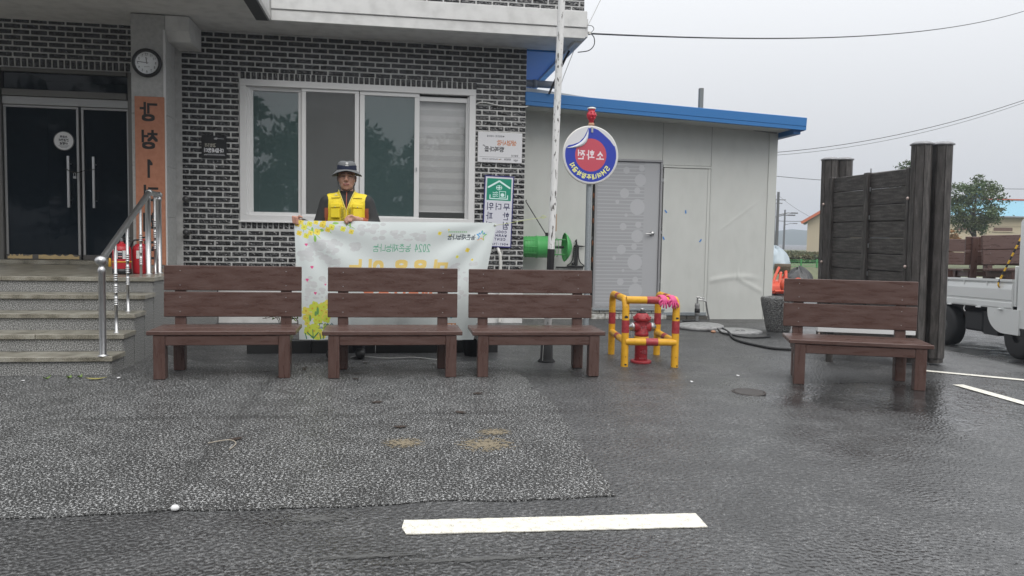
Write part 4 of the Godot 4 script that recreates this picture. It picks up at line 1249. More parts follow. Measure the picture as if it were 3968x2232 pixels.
# ------------------------------------------------------------------ the banner
func build_banner() -> void:
	var W := 2048
	var H := 1212
	var img := blank(W, H, Color(0.835, 0.86, 0.855))
	var at := func(x: float, y: float) -> Vector2: return Vector2(W - (x - 25.0) / 2285.0 * W, (y - 45.0) / 1325.0 * H)   # from places read off the mirrored print
	rng.seed = 3
	# pale watercolour blots
	for b in [[330, 400, 160, 60], [250, 330, 110, 50], [450, 520, 90, 60], [140, 440, 60, 50], [420, 300, 120, 40], [880, 150, 140, 90], [700, 330, 60, 40], [300, 1000, 200, 120], [250, 800, 120, 120], [1300, 200, 200, 50], [2000, 700, 150, 200], [500, 90, 200, 60]]:
		for k in 26:
			var p: Vector2 = at.call(b[0] + rng.randf_range(-1, 1) * b[2], b[1] + rng.randf_range(-1, 1) * b[3])
			var r := rng.randf_range(10, 40)
			var g := rng.randf_range(0.775, 0.81)
			blot(img, p, Vector2(r, r * rng.randf_range(0.4, 0.8)), Color(g, g + 0.01, g + 0.012))
	# canola flowers
	var yel := [Color(0.93, 0.86, 0.36), Color(0.90, 0.80, 0.30), Color(0.88, 0.88, 0.35)]
	var flower := func(p: Vector2, r: float, c: Color) -> void:
		for k in 4:
			var a := TAU * k / 4 + 0.5
			blot(img, p + Vector2(cos(a), sin(a)) * r * 0.55, Vector2(r * 0.55, r * 0.5), c)
		blot(img, p, Vector2(r * 0.25, r * 0.25), Color(0.80, 0.66, 0.2))
	var gr := Color(0.55, 0.75, 0.35)
	for l in [[100, 100, 260, 180], [150, 80, 120, 170], [220, 120, 250, 260], [230, 170, 310, 240], [340, 60, 430, 180], [560, 60, 690, 130], [440, 80, 500, 60]]:
		pen_line(img, at.call(l[0], l[1]), at.call(l[2], l[3]), 4, gr)
	for l in [[250, 245, 14, 34], [320, 150, 26, 14], [480, 68, 30, 12], [600, 70, 8, 30], [640, 90, 8, 30], [220, 150, 12, 30]]:
		blot(img, at.call(l[0], l[1]), Vector2(l[2], l[3]), gr)
	var k2 := 0
	for f in [[95, 60, 34], [60, 90, 28], [192, 82, 32], [262, 62, 28], [335, 88, 36], [435, 112, 36], [275, 168, 38], [75, 187, 30], [152, 215, 32], [200, 182, 30], [392, 142, 30], [562, 132, 32], [655, 165, 30], [348, 60, 26], [130, 120, 34], [1665, 170, 22], [2022, 357, 26], [1912, 433, 18], [2100, 465, 14], [1765, 130, 10], [1790, 190, 10]]:
		flower.call(at.call(f[0], f[1]), f[2] * 0.9, yel[k2 % 3])
		k2 += 1
	for k in 46:
		var p: Vector2 = at.call(rng.randf_range(90, 400), rng.randf_range(950, 1350))
		var lim: Vector2 = at.call(90 + (1350 - 950) * 0.0, 0)
		flower.call(p, rng.randf_range(26, 46), Color(0.80, 0.85, 0.30) if k % 3 else Color(0.88, 0.83, 0.36))
	for l in [[205, 1360, 200, 1260], [205, 1350, 130, 1290], [210, 1350, 270, 1290], [300, 1360, 290, 1300], [330, 1360, 340, 1310], [120, 1360, 105, 1300]]:
		pen_line(img, at.call(l[0], l[1]), at.call(l[2], l[3]), 9, Color(0.16, 0.47, 0.36))
	for l in [[265, 1050, 14, 40], [170, 1130, 12, 34], [240, 1080, 14, 24]]:
		blot(img, at.call(l[0], l[1]), Vector2(l[2], l[3]), Color(0.42, 0.62, 0.34))
	for h in [[148, 313, 15], [208, 562, 16], [148, 705, 16], [360, 755, 10], [240, 852, 15]]:
		var p: Vector2 = at.call(h[0], h[1])
		var r: float = h[2]
		blot(img, p + Vector2(-r * 0.5, -r * 0.3), Vector2(r * 0.55, r * 0.55), Color(0.87, 0.33, 0.55))
		blot(img, p + Vector2(r * 0.5, -r * 0.3), Vector2(r * 0.55, r * 0.55), Color(0.87, 0.33, 0.55))
		for y in int(r * 1.3):
			var hw := r * (1.0 - y / (r * 1.3))
			img.fill_rect(Rect2i(int(p.x - hw), int(p.y - r * 0.1) + y, int(2 * hw), 1), Color(0.87, 0.33, 0.55))
	# logo
	var lg: Vector2 = at.call(2092, 180)
	pen_text(img, "농촌재능나눔", lg, Vector2(47, 56), 2, 7, Color(0.27, 0.30, 0.33))
	var lg2: Vector2 = at.call(1980, 146)
	for k in 10:
		img.fill_rect(Rect2i(int(lg2.x) + k * 20, int(lg2.y), 13, 13), Color(0.55, 0.75, 0.55))
	var sc: Vector2 = at.call(2160, 195)
	for k in 5:
		var a := TAU * k / 5 - PI / 2
		var b := TAU * (k + 0.5) / 5 - PI / 2
		var c2 := TAU * (k + 1) / 5 - PI / 2
		var col: Color = [Color(0.25, 0.55, 0.80), Color(0.30, 0.60, 0.82), Color(0.93, 0.70, 0.50), Color(0.62, 0.78, 0.45), Color(0.35, 0.68, 0.55)][k]
		pen_line(img, sc + Vector2(cos(a), sin(a)) * 54, sc + Vector2(cos(b), sin(b)) * 22, 7, col)
		pen_line(img, sc + Vector2(cos(b), sin(b)) * 22, sc + Vector2(cos(c2), sin(c2)) * 54, 7, col)
	blot(img, sc + Vector2(-24, -28), Vector2(7, 7), Color(0.25, 0.5, 0.8))
	blot(img, sc + Vector2(28, -26), Vector2(7, 7), Color(0.3, 0.6, 0.8))
	# handwritten green line
	pen_text(img, "2024 농촌재능나눔", at.call(1580, 292), Vector2(64, 82), 3, 6, Color(0.36, 0.67, 0.53))
	# big yellow line and the orange one below it
	var bx: Vector2 = at.call(1808, 478)
	var big := "마음을 잇는"
	var cx := bx.x
	for ch in big:
		if ch == " ":
			cx += 80
			continue
		pen_char(img, ch, Rect2(cx, bx.y, 176, 215), 34, Color(0.89, 0.78, 0.46))
		cx += 203
	var ox: Vector2 = at.call(1700, 790)
	for k in 5:
		pen_char(img, "재능나눔을"[k], Rect2(ox.x + k * 165, ox.y, 140, 160), 30, Color(0.86, 0.52, 0.40))
	# foot of the print
	blot(img, at.call(1930, 945), Vector2(26, 28), Color(0.86, 0.58, 0.72))
	blot(img, at.call(1905, 965), Vector2(18, 20), Color(0.88, 0.62, 0.75))
	blot(img, at.call(1952, 970), Vector2(18, 16), Color(0.88, 0.62, 0.75))
	blot(img, at.call(1925, 1018), Vector2(14, 12), Color(0.92, 0.70, 0.52))
	var te: Vector2 = at.call(1972, 1105)
	img.fill_rect(Rect2i(int(te.x), int(te.y), 22, 22), Color(0.35, 0.62, 0.66))
	var tg: Vector2 = at.call(2035, 1185)
	img.fill_rect(Rect2i(int(tg.x), int(tg.y), 108, 58), Color(0.80, 0.50, 0.30))
	pen_text(img, "주최", Vector2(tg.x + 8, tg.y + 6), Vector2(44, 46), 2, 6, Color(0.95, 0.93, 0.9))
	pen_text(img, "솔학교", at.call(470, 1186), Vector2(58, 54), 2, 7, Color(0.28, 0.42, 0.45))
	var m := print_mat("banner_print", img, 0.55)
	m.backlight_enabled = true
	m.backlight = Color(0.25, 0.25, 0.25)
	# the cloth: held at the left corner, tied at the right one, falling in soft folds
	var nx := 72
	var ny := 44
	var pt := func(u: float, v: float) -> Vector3:
		var top := Vector3(-0.872, 1.276, 3.15).lerp(Vector3(0.958, 1.290, 3.16), u)
		top.y -= 0.010 * sin(u * PI) * (1.0 - u)
		top.y += 0.006 * exp(-pow((u - 0.30) / 0.06, 2))
		var bot := Vector3(-0.822, 0.205, 3.20).lerp(Vector3(0.752, 0.200, 3.20), u)
		var p := top.lerp(bot, v)
		# folds run from the two held corners down and inwards
		var d1 := Vector2(u * 1.8, v * 1.08)
		var a1 := atan2(d1.y, d1.x)
		var d2 := Vector2((1.0 - u) * 1.8, v * 1.08)
		var a2 := atan2(d2.y, d2.x)
		var f := 0.014 * sin(a1 * 11.0) * smoothstep(0.05, 0.5, d1.length()) * exp(-d1.length() * 0.9)
		f += 0.016 * sin(a2 * 10.0 + 0.6) * smoothstep(0.05, 0.5, d2.length()) * exp(-d2.length() * 0.8)
		f += 0.012 * sin(u * 21.0 + 1.5 * sin(v * 3.0)) * v
		f += 0.004 * sin(u * 47.0 + v * 9.0) * v
		p.z += f
		return p
	var cl := MB.new().smooth(true)
	for i in nx:
		for j in ny:
			var u0 := float(i) / nx
			var u1 := float(i + 1) / nx
			var v0 := float(j) / ny
			var v1 := float(j + 1) / ny
			cl.quad(pt.call(u0, v1), pt.call(u1, v1), pt.call(u1, v0), pt.call(u0, v0), Vector2(u0, v1), Vector2(u1, v1), Vector2(u1, v0), Vector2(u0, v0))
	var bn := thing("banner", "pale printed cloth banner with yellow flowers held up behind the benches", "banner")
	part("cloth", cl.done(), m, bn)
	part("eyelet", MB.new().tube([Vector3(0.932, 1.265, 3.165), Vector3(0.940, 1.273, 3.165), Vector3(0.948, 1.265, 3.165), Vector3(0.940, 1.257, 3.165)], 0.003, 6, false, true).done(), mats.dull_steel, bn)
	part("tie_string", tube(curve([Vector3(0.94, 1.265, 3.168), Vector3(1.05, 1.285, 3.19), Vector3(1.25, 1.325, 3.22), Vector3(1.418, 1.352, 3.235)], 5), 0.0022, 5), mat("string_yellow", lin(0.55, 0.60, 0.25), 0.7), bn)
	part("string_knot", MB.new().tube([Vector3(1.36, 1.35, 3.24), Vector3(1.38, 1.365, 3.25), Vector3(1.40, 1.36, 3.25), Vector3(1.385, 1.335, 3.25)], 0.003, 5, false, true).done(), mats.string_yellow, bn)

# ------------------------------------------------------------------ the panel shed
func build_shed() -> void:
	var sh := thing("panel_shed", "pale steel panel shed with a blue roof edge next to the brick hall", "shed")
	var z := -0.5
	var top := func(x: float) -> float: return 3.27 - (x - 1.75) * 0.1055
	var wall := func(x0: float, x1: float, y0: float, zf: float, n: String) -> void:
		var m := MB.new()
		m.prism(PackedVector2Array([Vector2(x0, y0), Vector2(x1, y0), Vector2(x1, top.call(x1)), Vector2(x0, top.call(x0))]), 0.08, Transform3D(Basis(), Vector3(0, 0, zf - 0.04)))
		part(n, m.done(), mats.shed_panel, sh)
	wall.call(1.62, 2.826, -0.05, z, "wall_panel")
	wall.call(2.832, 3.860, 2.315, z, "wall_panel")
	wall.call(3.866, 4.604, 2.252, z, "wall_panel")
	# dented end panel: creased sheet
	var gp := MB.new().smooth(true)
	var bump := func(x: float, y: float) -> float:
		var d := 0.0
		var yc := 0.565 + 0.07 * sin((x - 4.62) * 3.0)
		d += 0.012 * exp(-pow((y - yc) / 0.035, 2)) * smoothstep(4.61, 4.68, x) * (1.0 - smoothstep(5.2, 5.5, x))
		var yd := 0.60 - (x - 5.1) * 0.50
		d += 0.010 * exp(-pow((y - yd) / 0.03, 2)) * smoothstep(5.05, 5.15, x) * (1.0 - smoothstep(5.44, 5.5, x))
		d += 0.012 * exp(-pow((x - 5.08) / 0.012, 2)) * exp(-pow((y - 0.68) / 0.07, 2))
		var ye := 1.30 + (x - 4.75) * 0.75
		d += 0.004 * exp(-pow((y - ye) / 0.02, 2)) * smoothstep(4.7, 4.9, x) * (1.0 - smoothstep(5.2, 5.45, x))
		d += 0.010 * exp(-pow((x - 5.1) / 0.25, 2)) * exp(-pow((y - 0.35) / 0.2, 2))
		return d
	for i in 60:
		for j in 120:
			var c := func(a: int, b: int) -> Vector3:
				var x := lerpf(4.610, 5.50, a / 60.0)
				var y := lerpf(-0.04, top.call(x), b / 120.0)
				return Vector3(x, y, z + bump.call(x, y))
			gp.quad(c.call(i, j), c.call(i + 1, j), c.call(i + 1, j + 1), c.call(i, j + 1))
	var dent := part("wall_panel", gp.done(), mats.shed_panel, sh)
	dent.set_meta("label", "dented wall panel with creases")
	wall.call(4.60, 5.6, -0.05, z - 0.03, "wall_backing")
	var tr := mat("shed_trim", lin(0.55, 0.56, 0.53), 0.4)
	part("corner_trim", span(Vector3(5.50, -0.05, z - 0.09), Vector3(5.635, 2.86, z + 0.012), 0.004), tr, sh)
	part("side_wall", span(Vector3(5.54, -0.3, -5.0), Vector3(5.62, 2.86, z - 0.09)), mats.shed_panel, sh)
	part("rear_wall", span(Vector3(1.76, -0.3, -5.0), Vector3(5.54, 2.86, -4.92)), mats.shed_panel, sh)
	for x in [2.829, 3.863, 4.607]:
		part("joint_strip", span(Vector3(x - 0.004, 2.26 if x > 2.9 else 0.0, z - 0.02), Vector3(x + 0.004, top.call(x) - 0.02, z - 0.004)), mat("joint_dark", lin(0.12, 0.12, 0.12), 0.6), sh)
	# screws along the panel edges
	for q in [Vector3(2.81, 2.6, z), Vector3(3.85, 2.7, z), Vector3(4.59, 2.7, z), Vector3(5.51, 2.35, z + 0.012), Vector3(5.51, 1.85, z + 0.012), Vector3(5.51, 1.3, z + 0.012), Vector3(5.51, 0.75, z + 0.012), Vector3(4.2, 2.27, z), Vector3(5.51, 0.2, z + 0.012)]:
		part("screw", lathe([Vector2(0, 0), Vector2(0.006, 0), Vector2(0.004, 0.004), Vector2(0, 0.004)], 6, Transform3D(Basis(Vector3.RIGHT, Vector3.BACK, Vector3.DOWN), q)), mats.dull_steel, sh)
	# roof: slab, blue fascia, lip, soffit strip, end fascia
	var slope := -0.0445
	var tilt := Basis(Vector3(0, 0, 1), atan(slope))
	var fy := func(x: float) -> float: return 3.105 + (x - 1.75) * slope
	part("fascia", MB.new().bevel(Vector3.ZERO, Vector3(4.06, 0.125, 0.03), 0.006, tilt).done(), mats.blue_sheet, sh, Vector3(3.77, fy.call(3.77) - 0.06, 0.0))
	part("fascia_lip", MB.new().box(Vector3.ZERO, Vector3(4.05, 0.05, 0.07), tilt).done(), mats.blue_sheet, sh, Vector3(3.77, fy.call(3.77) - 0.148, -0.025))
	part("roof_sheet", MB.new().box(Vector3.ZERO, Vector3(4.04, 0.04, 5.1), tilt).done(), mats.blue_sheet, sh, Vector3(3.76, fy.call(3.76) - 0.03, -2.57))
	part("roof_lining", MB.new().box(Vector3.ZERO, Vector3(3.95, 0.05, 0.44), tilt).done(), mats.shed_panel, sh, Vector3(3.74, fy.call(3.74) - 0.135, -0.285))
	part("wall_head", MB.new().box(Vector3.ZERO, Vector3(3.3, 0.035, 0.05), Basis(Vector3(0, 0, 1), -0.095)).done(), mat("grey_channel", lin(0.2, 0.2, 0.2), 0.5, 0.3), sh, Vector3(3.95, 2.93, -0.47))
	part("end_fascia", span(Vector3(5.752, 2.745, -5.1), Vector3(5.785, 2.925, -0.018), 0.004), mats.blue_sheet, sh)
	part("end_gutter", span(Vector3(5.64, 2.70, -5.0), Vector3(5.75, 2.80, -0.06), 0.004), mats.blue_sheet, sh)
	part("vent_post", span(Vector3(4.88, 2.9, -1.75), Vector3(4.945, 3.62, -1.68), 0.004), mat("weathered_post", lin(0.20, 0.20, 0.18), 0.8), sh)
	# door with printed film
	var img := blank(512, 1104, Color(0.625, 0.63, 0.64))
	var pale := Color(0.70, 0.705, 0.715)
	for k in 40:
		img.fill_rect(Rect2i(4, 20 + k * 27 + (k * 7) % 5, 385, 6), pale)
	img.fill_rect(Rect2i(386, 0, 126, 1104), Color(0.66, 0.665, 0.675))
	var pu := func(x: float, y: float) -> Vector2: return Vector2((x - 2303.0) / 257.0 * 512.0, (y - 629.0) / 558.0 * 1104.0)
	for q in [[905, 605, 28], [1040, 585, 26], [1030, 683, 50], [1005, 770, 27], [893, 795, 40], [832, 865, 17], [1010, 905, 65], [912, 975, 14], [1022, 1052, 27], [888, 1070, 30], [1015, 1147, 52], [990, 1235, 26], [878, 1260, 40], [817, 1330, 17], [1000, 1365, 65]]:
		blot(img, pu.call(2000 + q[0] / 2.1467, 380 + q[1] / 2.1467), Vector2(q[2], q[2]) / 2.1467 * 1.99, pale)
	for q in [[1595, 517, 20], [1560, 670, 48], [1775, 640, 42], [1780, 790, 100]]:
		blot(img, pu.call(1960 + q[0] / 3.48, 900 + q[1] / 3.48), Vector2(q[2], q[2]) / 3.48 * 1.99, pale)
	var fr := mat("door_trim", lin(0.33, 0.33, 0.34), 0.4, 0.3)
	var df := bar_frame(sh, "door_frame", 2.862, 3.866, 0.155, 2.312, 0.03, z - 0.01, 0.07, fr)
	var dl := part("door", span(Vector3(2.894, 0.188, z - 0.035), Vector3(3.834, 2.280, z - 0.006), 0.003), mat("door_grey", lin(0.36, 0.365, 0.375), 0.45), sh)
	part("door_print", sheet(0.936, 2.088), print_mat("shed_door_print", img, 0.42, true, false), dl, Vector3(3.364, 1.234, z - 0.0035))
	part("handle_rose", lathe([Vector2(0, 0), Vector2(0.034, 0), Vector2(0.036, 0.01), Vector2(0.028, 0.03), Vector2(0, 0.036)], 20, Transform3D(Basis(Vector3.RIGHT, Vector3.BACK, Vector3.DOWN), Vector3(3.735, 1.255, z - 0.004))), mats.steel, dl)
	part("handle", tube(curve([Vector3(3.735, 1.25, z + 0.03), Vector3(3.70, 1.245, z + 0.045), Vector3(3.62, 1.25, z + 0.045)], 4), [0.011, 0.011, 0.010, 0.010, 0.010, 0.009, 0.009, 0.008, 0.008], 8), mats.steel, dl)
	for q in [Vector3(3.875, 1.27, z + 0.004), Vector3(3.875, 0.55, z + 0.004), Vector3(3.875, 2.03, z + 0.004), Vector3(2.845, 1.17, z + 0.004)]:
		part("strike_plate", bbox(Vector3(0.03, 0.045, 0.008), 0.001), mats.dull_steel, df, q)
	part("door_sill", span(Vector3(2.86, 0.13, z - 0.08), Vector3(3.95, 0.155, z + 0.05), 0.003), mats.galvanised, df)
	# rusty gap beside the door
	rng.seed = 19
	var foam := PackedVector2Array()
	for k in 30:
		foam.append(Vector2(2.838 + rng.randf_range(-0.004, 0.006), lerpf(0.7, 1.95, k / 29.0)))
	for k in 30:
		foam.append(Vector2(2.858, lerpf(1.95, 0.7, k / 29.0)))
	part("gap_filler", MB.new().prism(foam, 0.02, Transform3D(Basis(), Vector3(0, 0, z + 0.001))).done(), mat("dark_gap", lin(0.02, 0.018, 0.016), 0.9), sh)
	for k in 5:
		part("foam_blob", lathe([Vector2(0, -0.05), Vector2(0.010, -0.03), Vector2(0.014, 0.0), Vector2(0.009, 0.03), Vector2(0, 0.045)], 8), mat("foam_brown", lin(0.16, 0.06, 0.025), 0.9), sh, Vector3(2.846, [0.86, 1.10, 1.42, 1.60, 1.78][k], z + 0.008))
	# second leaf, let into the wall, with scraps of blue tape
	var lf := part("blank_door", span(Vector3(3.884, 0.09, z - 0.06), Vector3(4.575, 2.205, z + 0.014), 0.004), mats.shed_panel, sh)
	part("head_trim", span(Vector3(3.872, 2.212, z - 0.02), Vector3(4.60, 2.245, z + 0.022), 0.003), tr, lf)
	part("edge_trim", span(Vector3(4.556, 0.09, z + 0.0145), Vector3(4.598, 2.205, z + 0.022), 0.003), tr, lf)
	part("foot_channel", span(Vector3(3.90, 0.055, z - 0.05), Vector3(4.60, 0.105, z + 0.026), 0.003), mats.galvanised, lf)
	for q in [[1255, 945, 0.7], [1418, 945, 0.1], [1243, 1165, 0.5], [1547, 1180, -0.6]]:
		var px: float = 3.93 + (q[0] - 1255.0) / 2.1467 * 0.0040
		var py: float = 1.577 - (q[1] - 945.0) / 2.1467 * 0.0038
		part("tape_scrap", bbox(Vector3(0.018, 0.05, 0.003), 0.0005), mat("blue_tape", lin(0.03, 0.20, 0.55), 0.5), sh, Vector3(px, py, z + 0.017), Vector3(0, 0, q[2]))
	# rough whitewashed blocks under the door
	var wb := mat("whitewash", Color.WHITE, 0.85)
	wb.albedo_texture = tex(ramped(noise(256, 256, 0.03, 4, 141), [[0.2, 0.28, 0.27, 0.24], [0.5, 0.46, 0.455, 0.43], [0.85, 0.56, 0.55, 0.53]]))
	tri_map(wb, Vector3.ONE * 2.0)
	rng.seed = 21
	part("footing", span(Vector3(1.62, -0.08, z - 0.10), Vector3(5.5, 0.128, z - 0.045)), mats.mortar, sh)
	for r in 2:
		var x := 2.84
		while x < 3.93:
			var wd := rng.randf_range(0.12, 0.22)
			part("block", bbox(Vector3(wd - 0.008, 0.082, 0.10), 0.008), wb, sh, Vector3(x + wd / 2, 0.036 + r * 0.088, z - 0.03 + rng.randf_range(-0.006, 0.006)), Vector3(0, rng.randf_range(-0.03, 0.03), rng.randf_range(-0.02, 0.02)))
			x += wd
	for k in 4:
		part("block", bbox(Vector3(0.16, 0.10, 0.08), 0.01), mat("wet_block", lin(0.09, 0.085, 0.075), 0.5), sh, Vector3(4.05 + k * 0.167, 0.0, z - 0.02), Vector3(0, rng.randf_range(-0.03, 0.03), 0))

	# grey waste pipe under the eave
	solo("waste_pipe", tube([Vector3(1.80, 3.36, -0.7), Vector3(2.30, 3.352, -0.7)], 0.052, 16), mat("pipe_grey", lin(0.24, 0.25, 0.26), 0.5), "thick grey plastic pipe running under the blue eave", "pipe")
	part("pipe_collar", lathe([Vector2(0.054, -0.03), Vector2(0.060, -0.03), Vector2(0.060, 0.03), Vector2(0.054, 0.03)], 16, Transform3D(Basis(Vector3.UP, Vector3.RIGHT, Vector3.FORWARD), Vector3(1.99, 3.357, -0.7))), mats.pipe_grey, get_node("waste_pipe"))

	# green trap hung on its side
	var green := mat("green_plastic", lin(0.07, 0.36, 0.10), 0.4)
	var gt := thing("green_trap", "green ribbed plastic trap lying sideways on the wall behind the white pole", "trap", Vector3(1.80, 1.035, -0.22))
	var side := Transform3D(Basis(Vector3.DOWN, Vector3.RIGHT, Vector3.BACK), Vector3.ZERO)
	part("drum", lathe([Vector2(0, -0.05), Vector2(0.135, -0.05), Vector2(0.142, 0.02), Vector2(0.146, 0.16), Vector2(0.157, 0.165), Vector2(0.157, 0.185), Vector2(0.152, 0.19), Vector2(0.15, 0.33), Vector2(0.0, 0.33)], 32, side), green, gt)
	for k in 4:
		part("hoop", lathe([Vector2(0.136, 0), Vector2(0.149, 0.002), Vector2(0.149, 0.010), Vector2(0.136, 0.012)], 32, Transform3D(side.basis, Vector3(-0.02 + k * 0.045, 0, 0))), green, gt)
	for k in 10:
		var an := TAU * k / 10 + 0.3
		part("rib", tube([Vector3(-0.02, cos(an) * 0.142, sin(an) * 0.142), Vector3(0.155, cos(an) * 0.148, sin(an) * 0.148)], 0.005, 5), green, gt)
	for k in 4:
		var an := TAU * k / 4 + 0.75
		part("strut", tube([Vector3(0.33, cos(an) * 0.14, sin(an) * 0.14), Vector3(0.57, cos(an) * 0.15, sin(an) * 0.15)], 0.006, 6), green, gt)
	for xx in [0.42, 0.46]:
		part("guard_ring", lathe([Vector2(0.128, 0), Vector2(0.134, 0.003), Vector2(0.128, 0.006)], 24, Transform3D(side.basis, Vector3(xx, 0, 0))), green, gt)
	part("shade", lathe([Vector2(0.198, 0), Vector2(0.203, 0.006), Vector2(0.17, 0.04), Vector2(0.12, 0.075), Vector2(0.06, 0.098), Vector2(0, 0.105)], 36, Transform3D(side.basis, Vector3(0.57, 0, 0))), green, gt)
	part("lamp_core", tube([Vector3(0.42, 0, 0), Vector3(0.56, 0, 0)], 0.02, 10), mats.black_plastic, gt)
	part("hanging_rod", tube([Vector3(0.33, 0.155, -0.05), Vector3(0.06, 0.62, -0.22), Vector3(0.05, 0.645, -0.22), Vector3(0.065, 0.65, -0.22)], 0.007, 6), mats.black_iron, gt)
	part("mount_block", bbox(Vector3(0.05, 0.06, 0.05), 0.006), mats.rubber, gt, Vector3(0.33, 0.17, -0.03))
	part("back_stay", tube([Vector3(0.1, 0, -0.14), Vector3(0.1, 0, -0.28)], 0.012, 8), mats.black_iron, gt)

	# cast iron ornament on the shed wall
	var wv := thing("iron_ornament", "black cast iron tower ornament fixed to the pale shed wall", "ornament", Vector3(2.60, 0.745, -0.47))
	part("base_bar", bbox(Vector3(0.40, 0.022, 0.02), 0.003), mats.black_iron, wv, Vector3(-0.09, 0, 0))
	part("base_plinth", bbox(Vector3(0.26, 0.014, 0.03), 0.003), mats.black_iron, wv, Vector3(0.0, 0.02, 0))
	for s in [-1.0, 1.0]:
		part("curved_leg", tube(curve([Vector3(0.125 * s, 0.03, 0), Vector3(0.07 * s, 0.07, 0), Vector3(0.04 * s, 0.15, 0), Vector3(0.032 * s, 0.30, 0)], 5), 0.008, 6), mats.black_iron, wv)
	part("mast", bbox(Vector3(0.045, 0.30, 0.014), 0.003), mats.black_iron, wv, Vector3(0.005, 0.18, 0))
	for k in 6:
		part("rung", bbox(Vector3(0.066, 0.006, 0.010), 0.001), mats.black_iron, wv, Vector3(0, 0.12 + k * 0.03, 0))
	part("cross_arm", tube([Vector3(-0.035, 0.305, 0), Vector3(0.04, 0.305, 0), Vector3(0.09, 0.305, 0), Vector3(0.14, 0.302, 0)], [0.012, 0.012, 0.010, 0.002], 8), mats.black_iron, wv)
	part("finial", tube(curve([Vector3(0, 0.30, 0), Vector3(0.005, 0.35, 0), Vector3(-0.005, 0.38, 0), Vector3(0.008, 0.40, 0)], 3), [0.014, 0.014, 0.013, 0.012, 0.012, 0.014, 0.014, 0.012, 0.010, 0.006], 8), mats.black_iron, wv)
	part("pendant", lathe([Vector2(0, -0.02), Vector2(0.02, -0.008), Vector2(0.022, 0.004), Vector2(0.012, 0.018), Vector2(0, 0.02)], 12), mats.black_iron, wv, Vector3(-0.04, 0.055, 0))
	for k in 5:
		part("hook", tube([Vector3(-0.26 + k * 0.09, -0.01, 0), Vector3(-0.26 + k * 0.09, -0.032, 0.004)], 0.003, 5), mats.black_iron, wv)

	# cables on the facade corner
	var ci := thing("insulator_bracket", "small bracket and insulator at the white beam corner holding the service cable", "bracket", Vector3(2.375, 3.735, 0.70))
	part("bracket", bbox(Vector3(0.03, 0.05, 0.03), 0.004), mats.dull_steel, ci, Vector3(0.015, 0.0, 0.0))
	part("insulator", lathe([Vector2(0, 0), Vector2(0.018, 0), Vector2(0.022, 0.012), Vector2(0.014, 0.02), Vector2(0.022, 0.03), Vector2(0.012, 0.042), Vector2(0, 0.042)], 12), mats.white_plastic, ci, Vector3(0.05, -0.02, 0))
	part("drop_loop", tube(curve([Vector3(0.06, 0.0, 0.0), Vector3(0.11, -0.05, 0.0), Vector3(0.115, -0.14, -0.01), Vector3(0.06, -0.20, -0.06), Vector3(-0.02, -0.17, -0.3)], 6), 0.006, 6), mats.cable_black, ci)
	part("drop_loop", tube(curve([Vector3(0.06, 0.0, 0.0), Vector3(0.105, 0.05, 0.0), Vector3(0.08, 0.09, 0.0), Vector3(0.01, 0.085, 0.03)], 6), 0.004, 6), mats.cable_black, ci)
	var far_end := Vector3(20.4, 8.87, -12.6)
	var a := Vector3(2.43, 3.73, 0.70)
	var path := []
	for k in 41:
		var t := k / 40.0
		path.append(a.lerp(far_end, t) - Vector3(0, 0.35 * 4.0 * t * (1.0 - t), 0))
	solo("service_cable", tube(path, 0.011, 6), mats.cable_black, "black twisted power cable running from the hall corner across the sky", "cable")
	solo("aerial_wire", tube(curve([Vector3(2.385, 3.80, 0.74), Vector3(2.62, 4.3, 0.74), Vector3(3.2, 5.6, 0.74)], 4), 0.0045, 5), mats.cable_white, "thin pale wire rising from the fascia corner", "wire")
	solo("aerial_wire", tube(curve([Vector3(2.30, 3.62, 0.5), Vector3(2.22, 3.3, 0.2), Vector3(2.14, 2.98, 0.03), Vector3(2.06, 2.86, -0.2)], 5), 0.0045, 5), mats.cable_white, "thin pale wire hanging from the eave down past the blue roof edge", "wire")
	solo("stay_rod", tube([Vector3(2.28, 3.62, 0.2), Vector3(2.26, 3.56, 0.1), Vector3(2.05, 3.08, 0.06)], 0.016, 8), mats.cable_black, "dark slanting conduit between eave and blue roof edge", "conduit")
	solo("wall_cable", tube(curve([Vector3(1.075, 2.90, 0.012), Vector3(1.12, 2.93, 0.014), Vector3(1.22, 2.935, 0.016), Vector3(1.40, 2.905, 0.014), Vector3(1.62, 2.898, 0.014), Vector3(1.75, 2.905, 0.012), Vector3(1.95, 3.01, -0.2), Vector3(2.3, 3.06, -0.42)], 5), 0.009, 7), mats.cable_white, "white cable sagging along the bricks above the white plaque", "cable")
	# stubs in the brickwork left of the window, drain pipe right of it
	for k in 2:
		var y: float = [1.565, 1.152][k]
		var pp := thing("pipe_stub", ["upper dark capped pipe stub sticking out of the brick wall beside the pillar", "lower dark capped pipe stub sticking out of the brick wall beside the pillar"][k], "pipe", Vector3(-2.56, y, 0.0))
		part("stub", tube([Vector3(0, 0, -0.02), Vector3(0.0, 0, 0.10)], 0.032, 14), mat("pipe_dark", lin(0.06, 0.06, 0.06), 0.35), pp)
		part("cap", lathe([Vector2(0, 0), Vector2(0.036, 0), Vector2(0.038, 0.02), Vector2(0.028, 0.04), Vector2(0, 0.045)], 14, Transform3D(Basis(Vector3.RIGHT, Vector3.BACK, Vector3.DOWN), Vector3(0, 0, 0.095))), mats.pipe_dark, pp)
	solo("drain_pipe", tube(curve([Vector3(1.405, 1.0, -0.02), Vector3(1.405, 1.0, 0.03), Vector3(1.41, 0.97, 0.07), Vector3(1.43, 0.88, 0.075), Vector3(1.435, 0.5, 0.06), Vector3(1.435, 0.02, 0.06)], 4), 0.021, 12), mats.white_plastic, "white plastic drain pipe curving out of the brick wall below the shelter sign", "pipe")

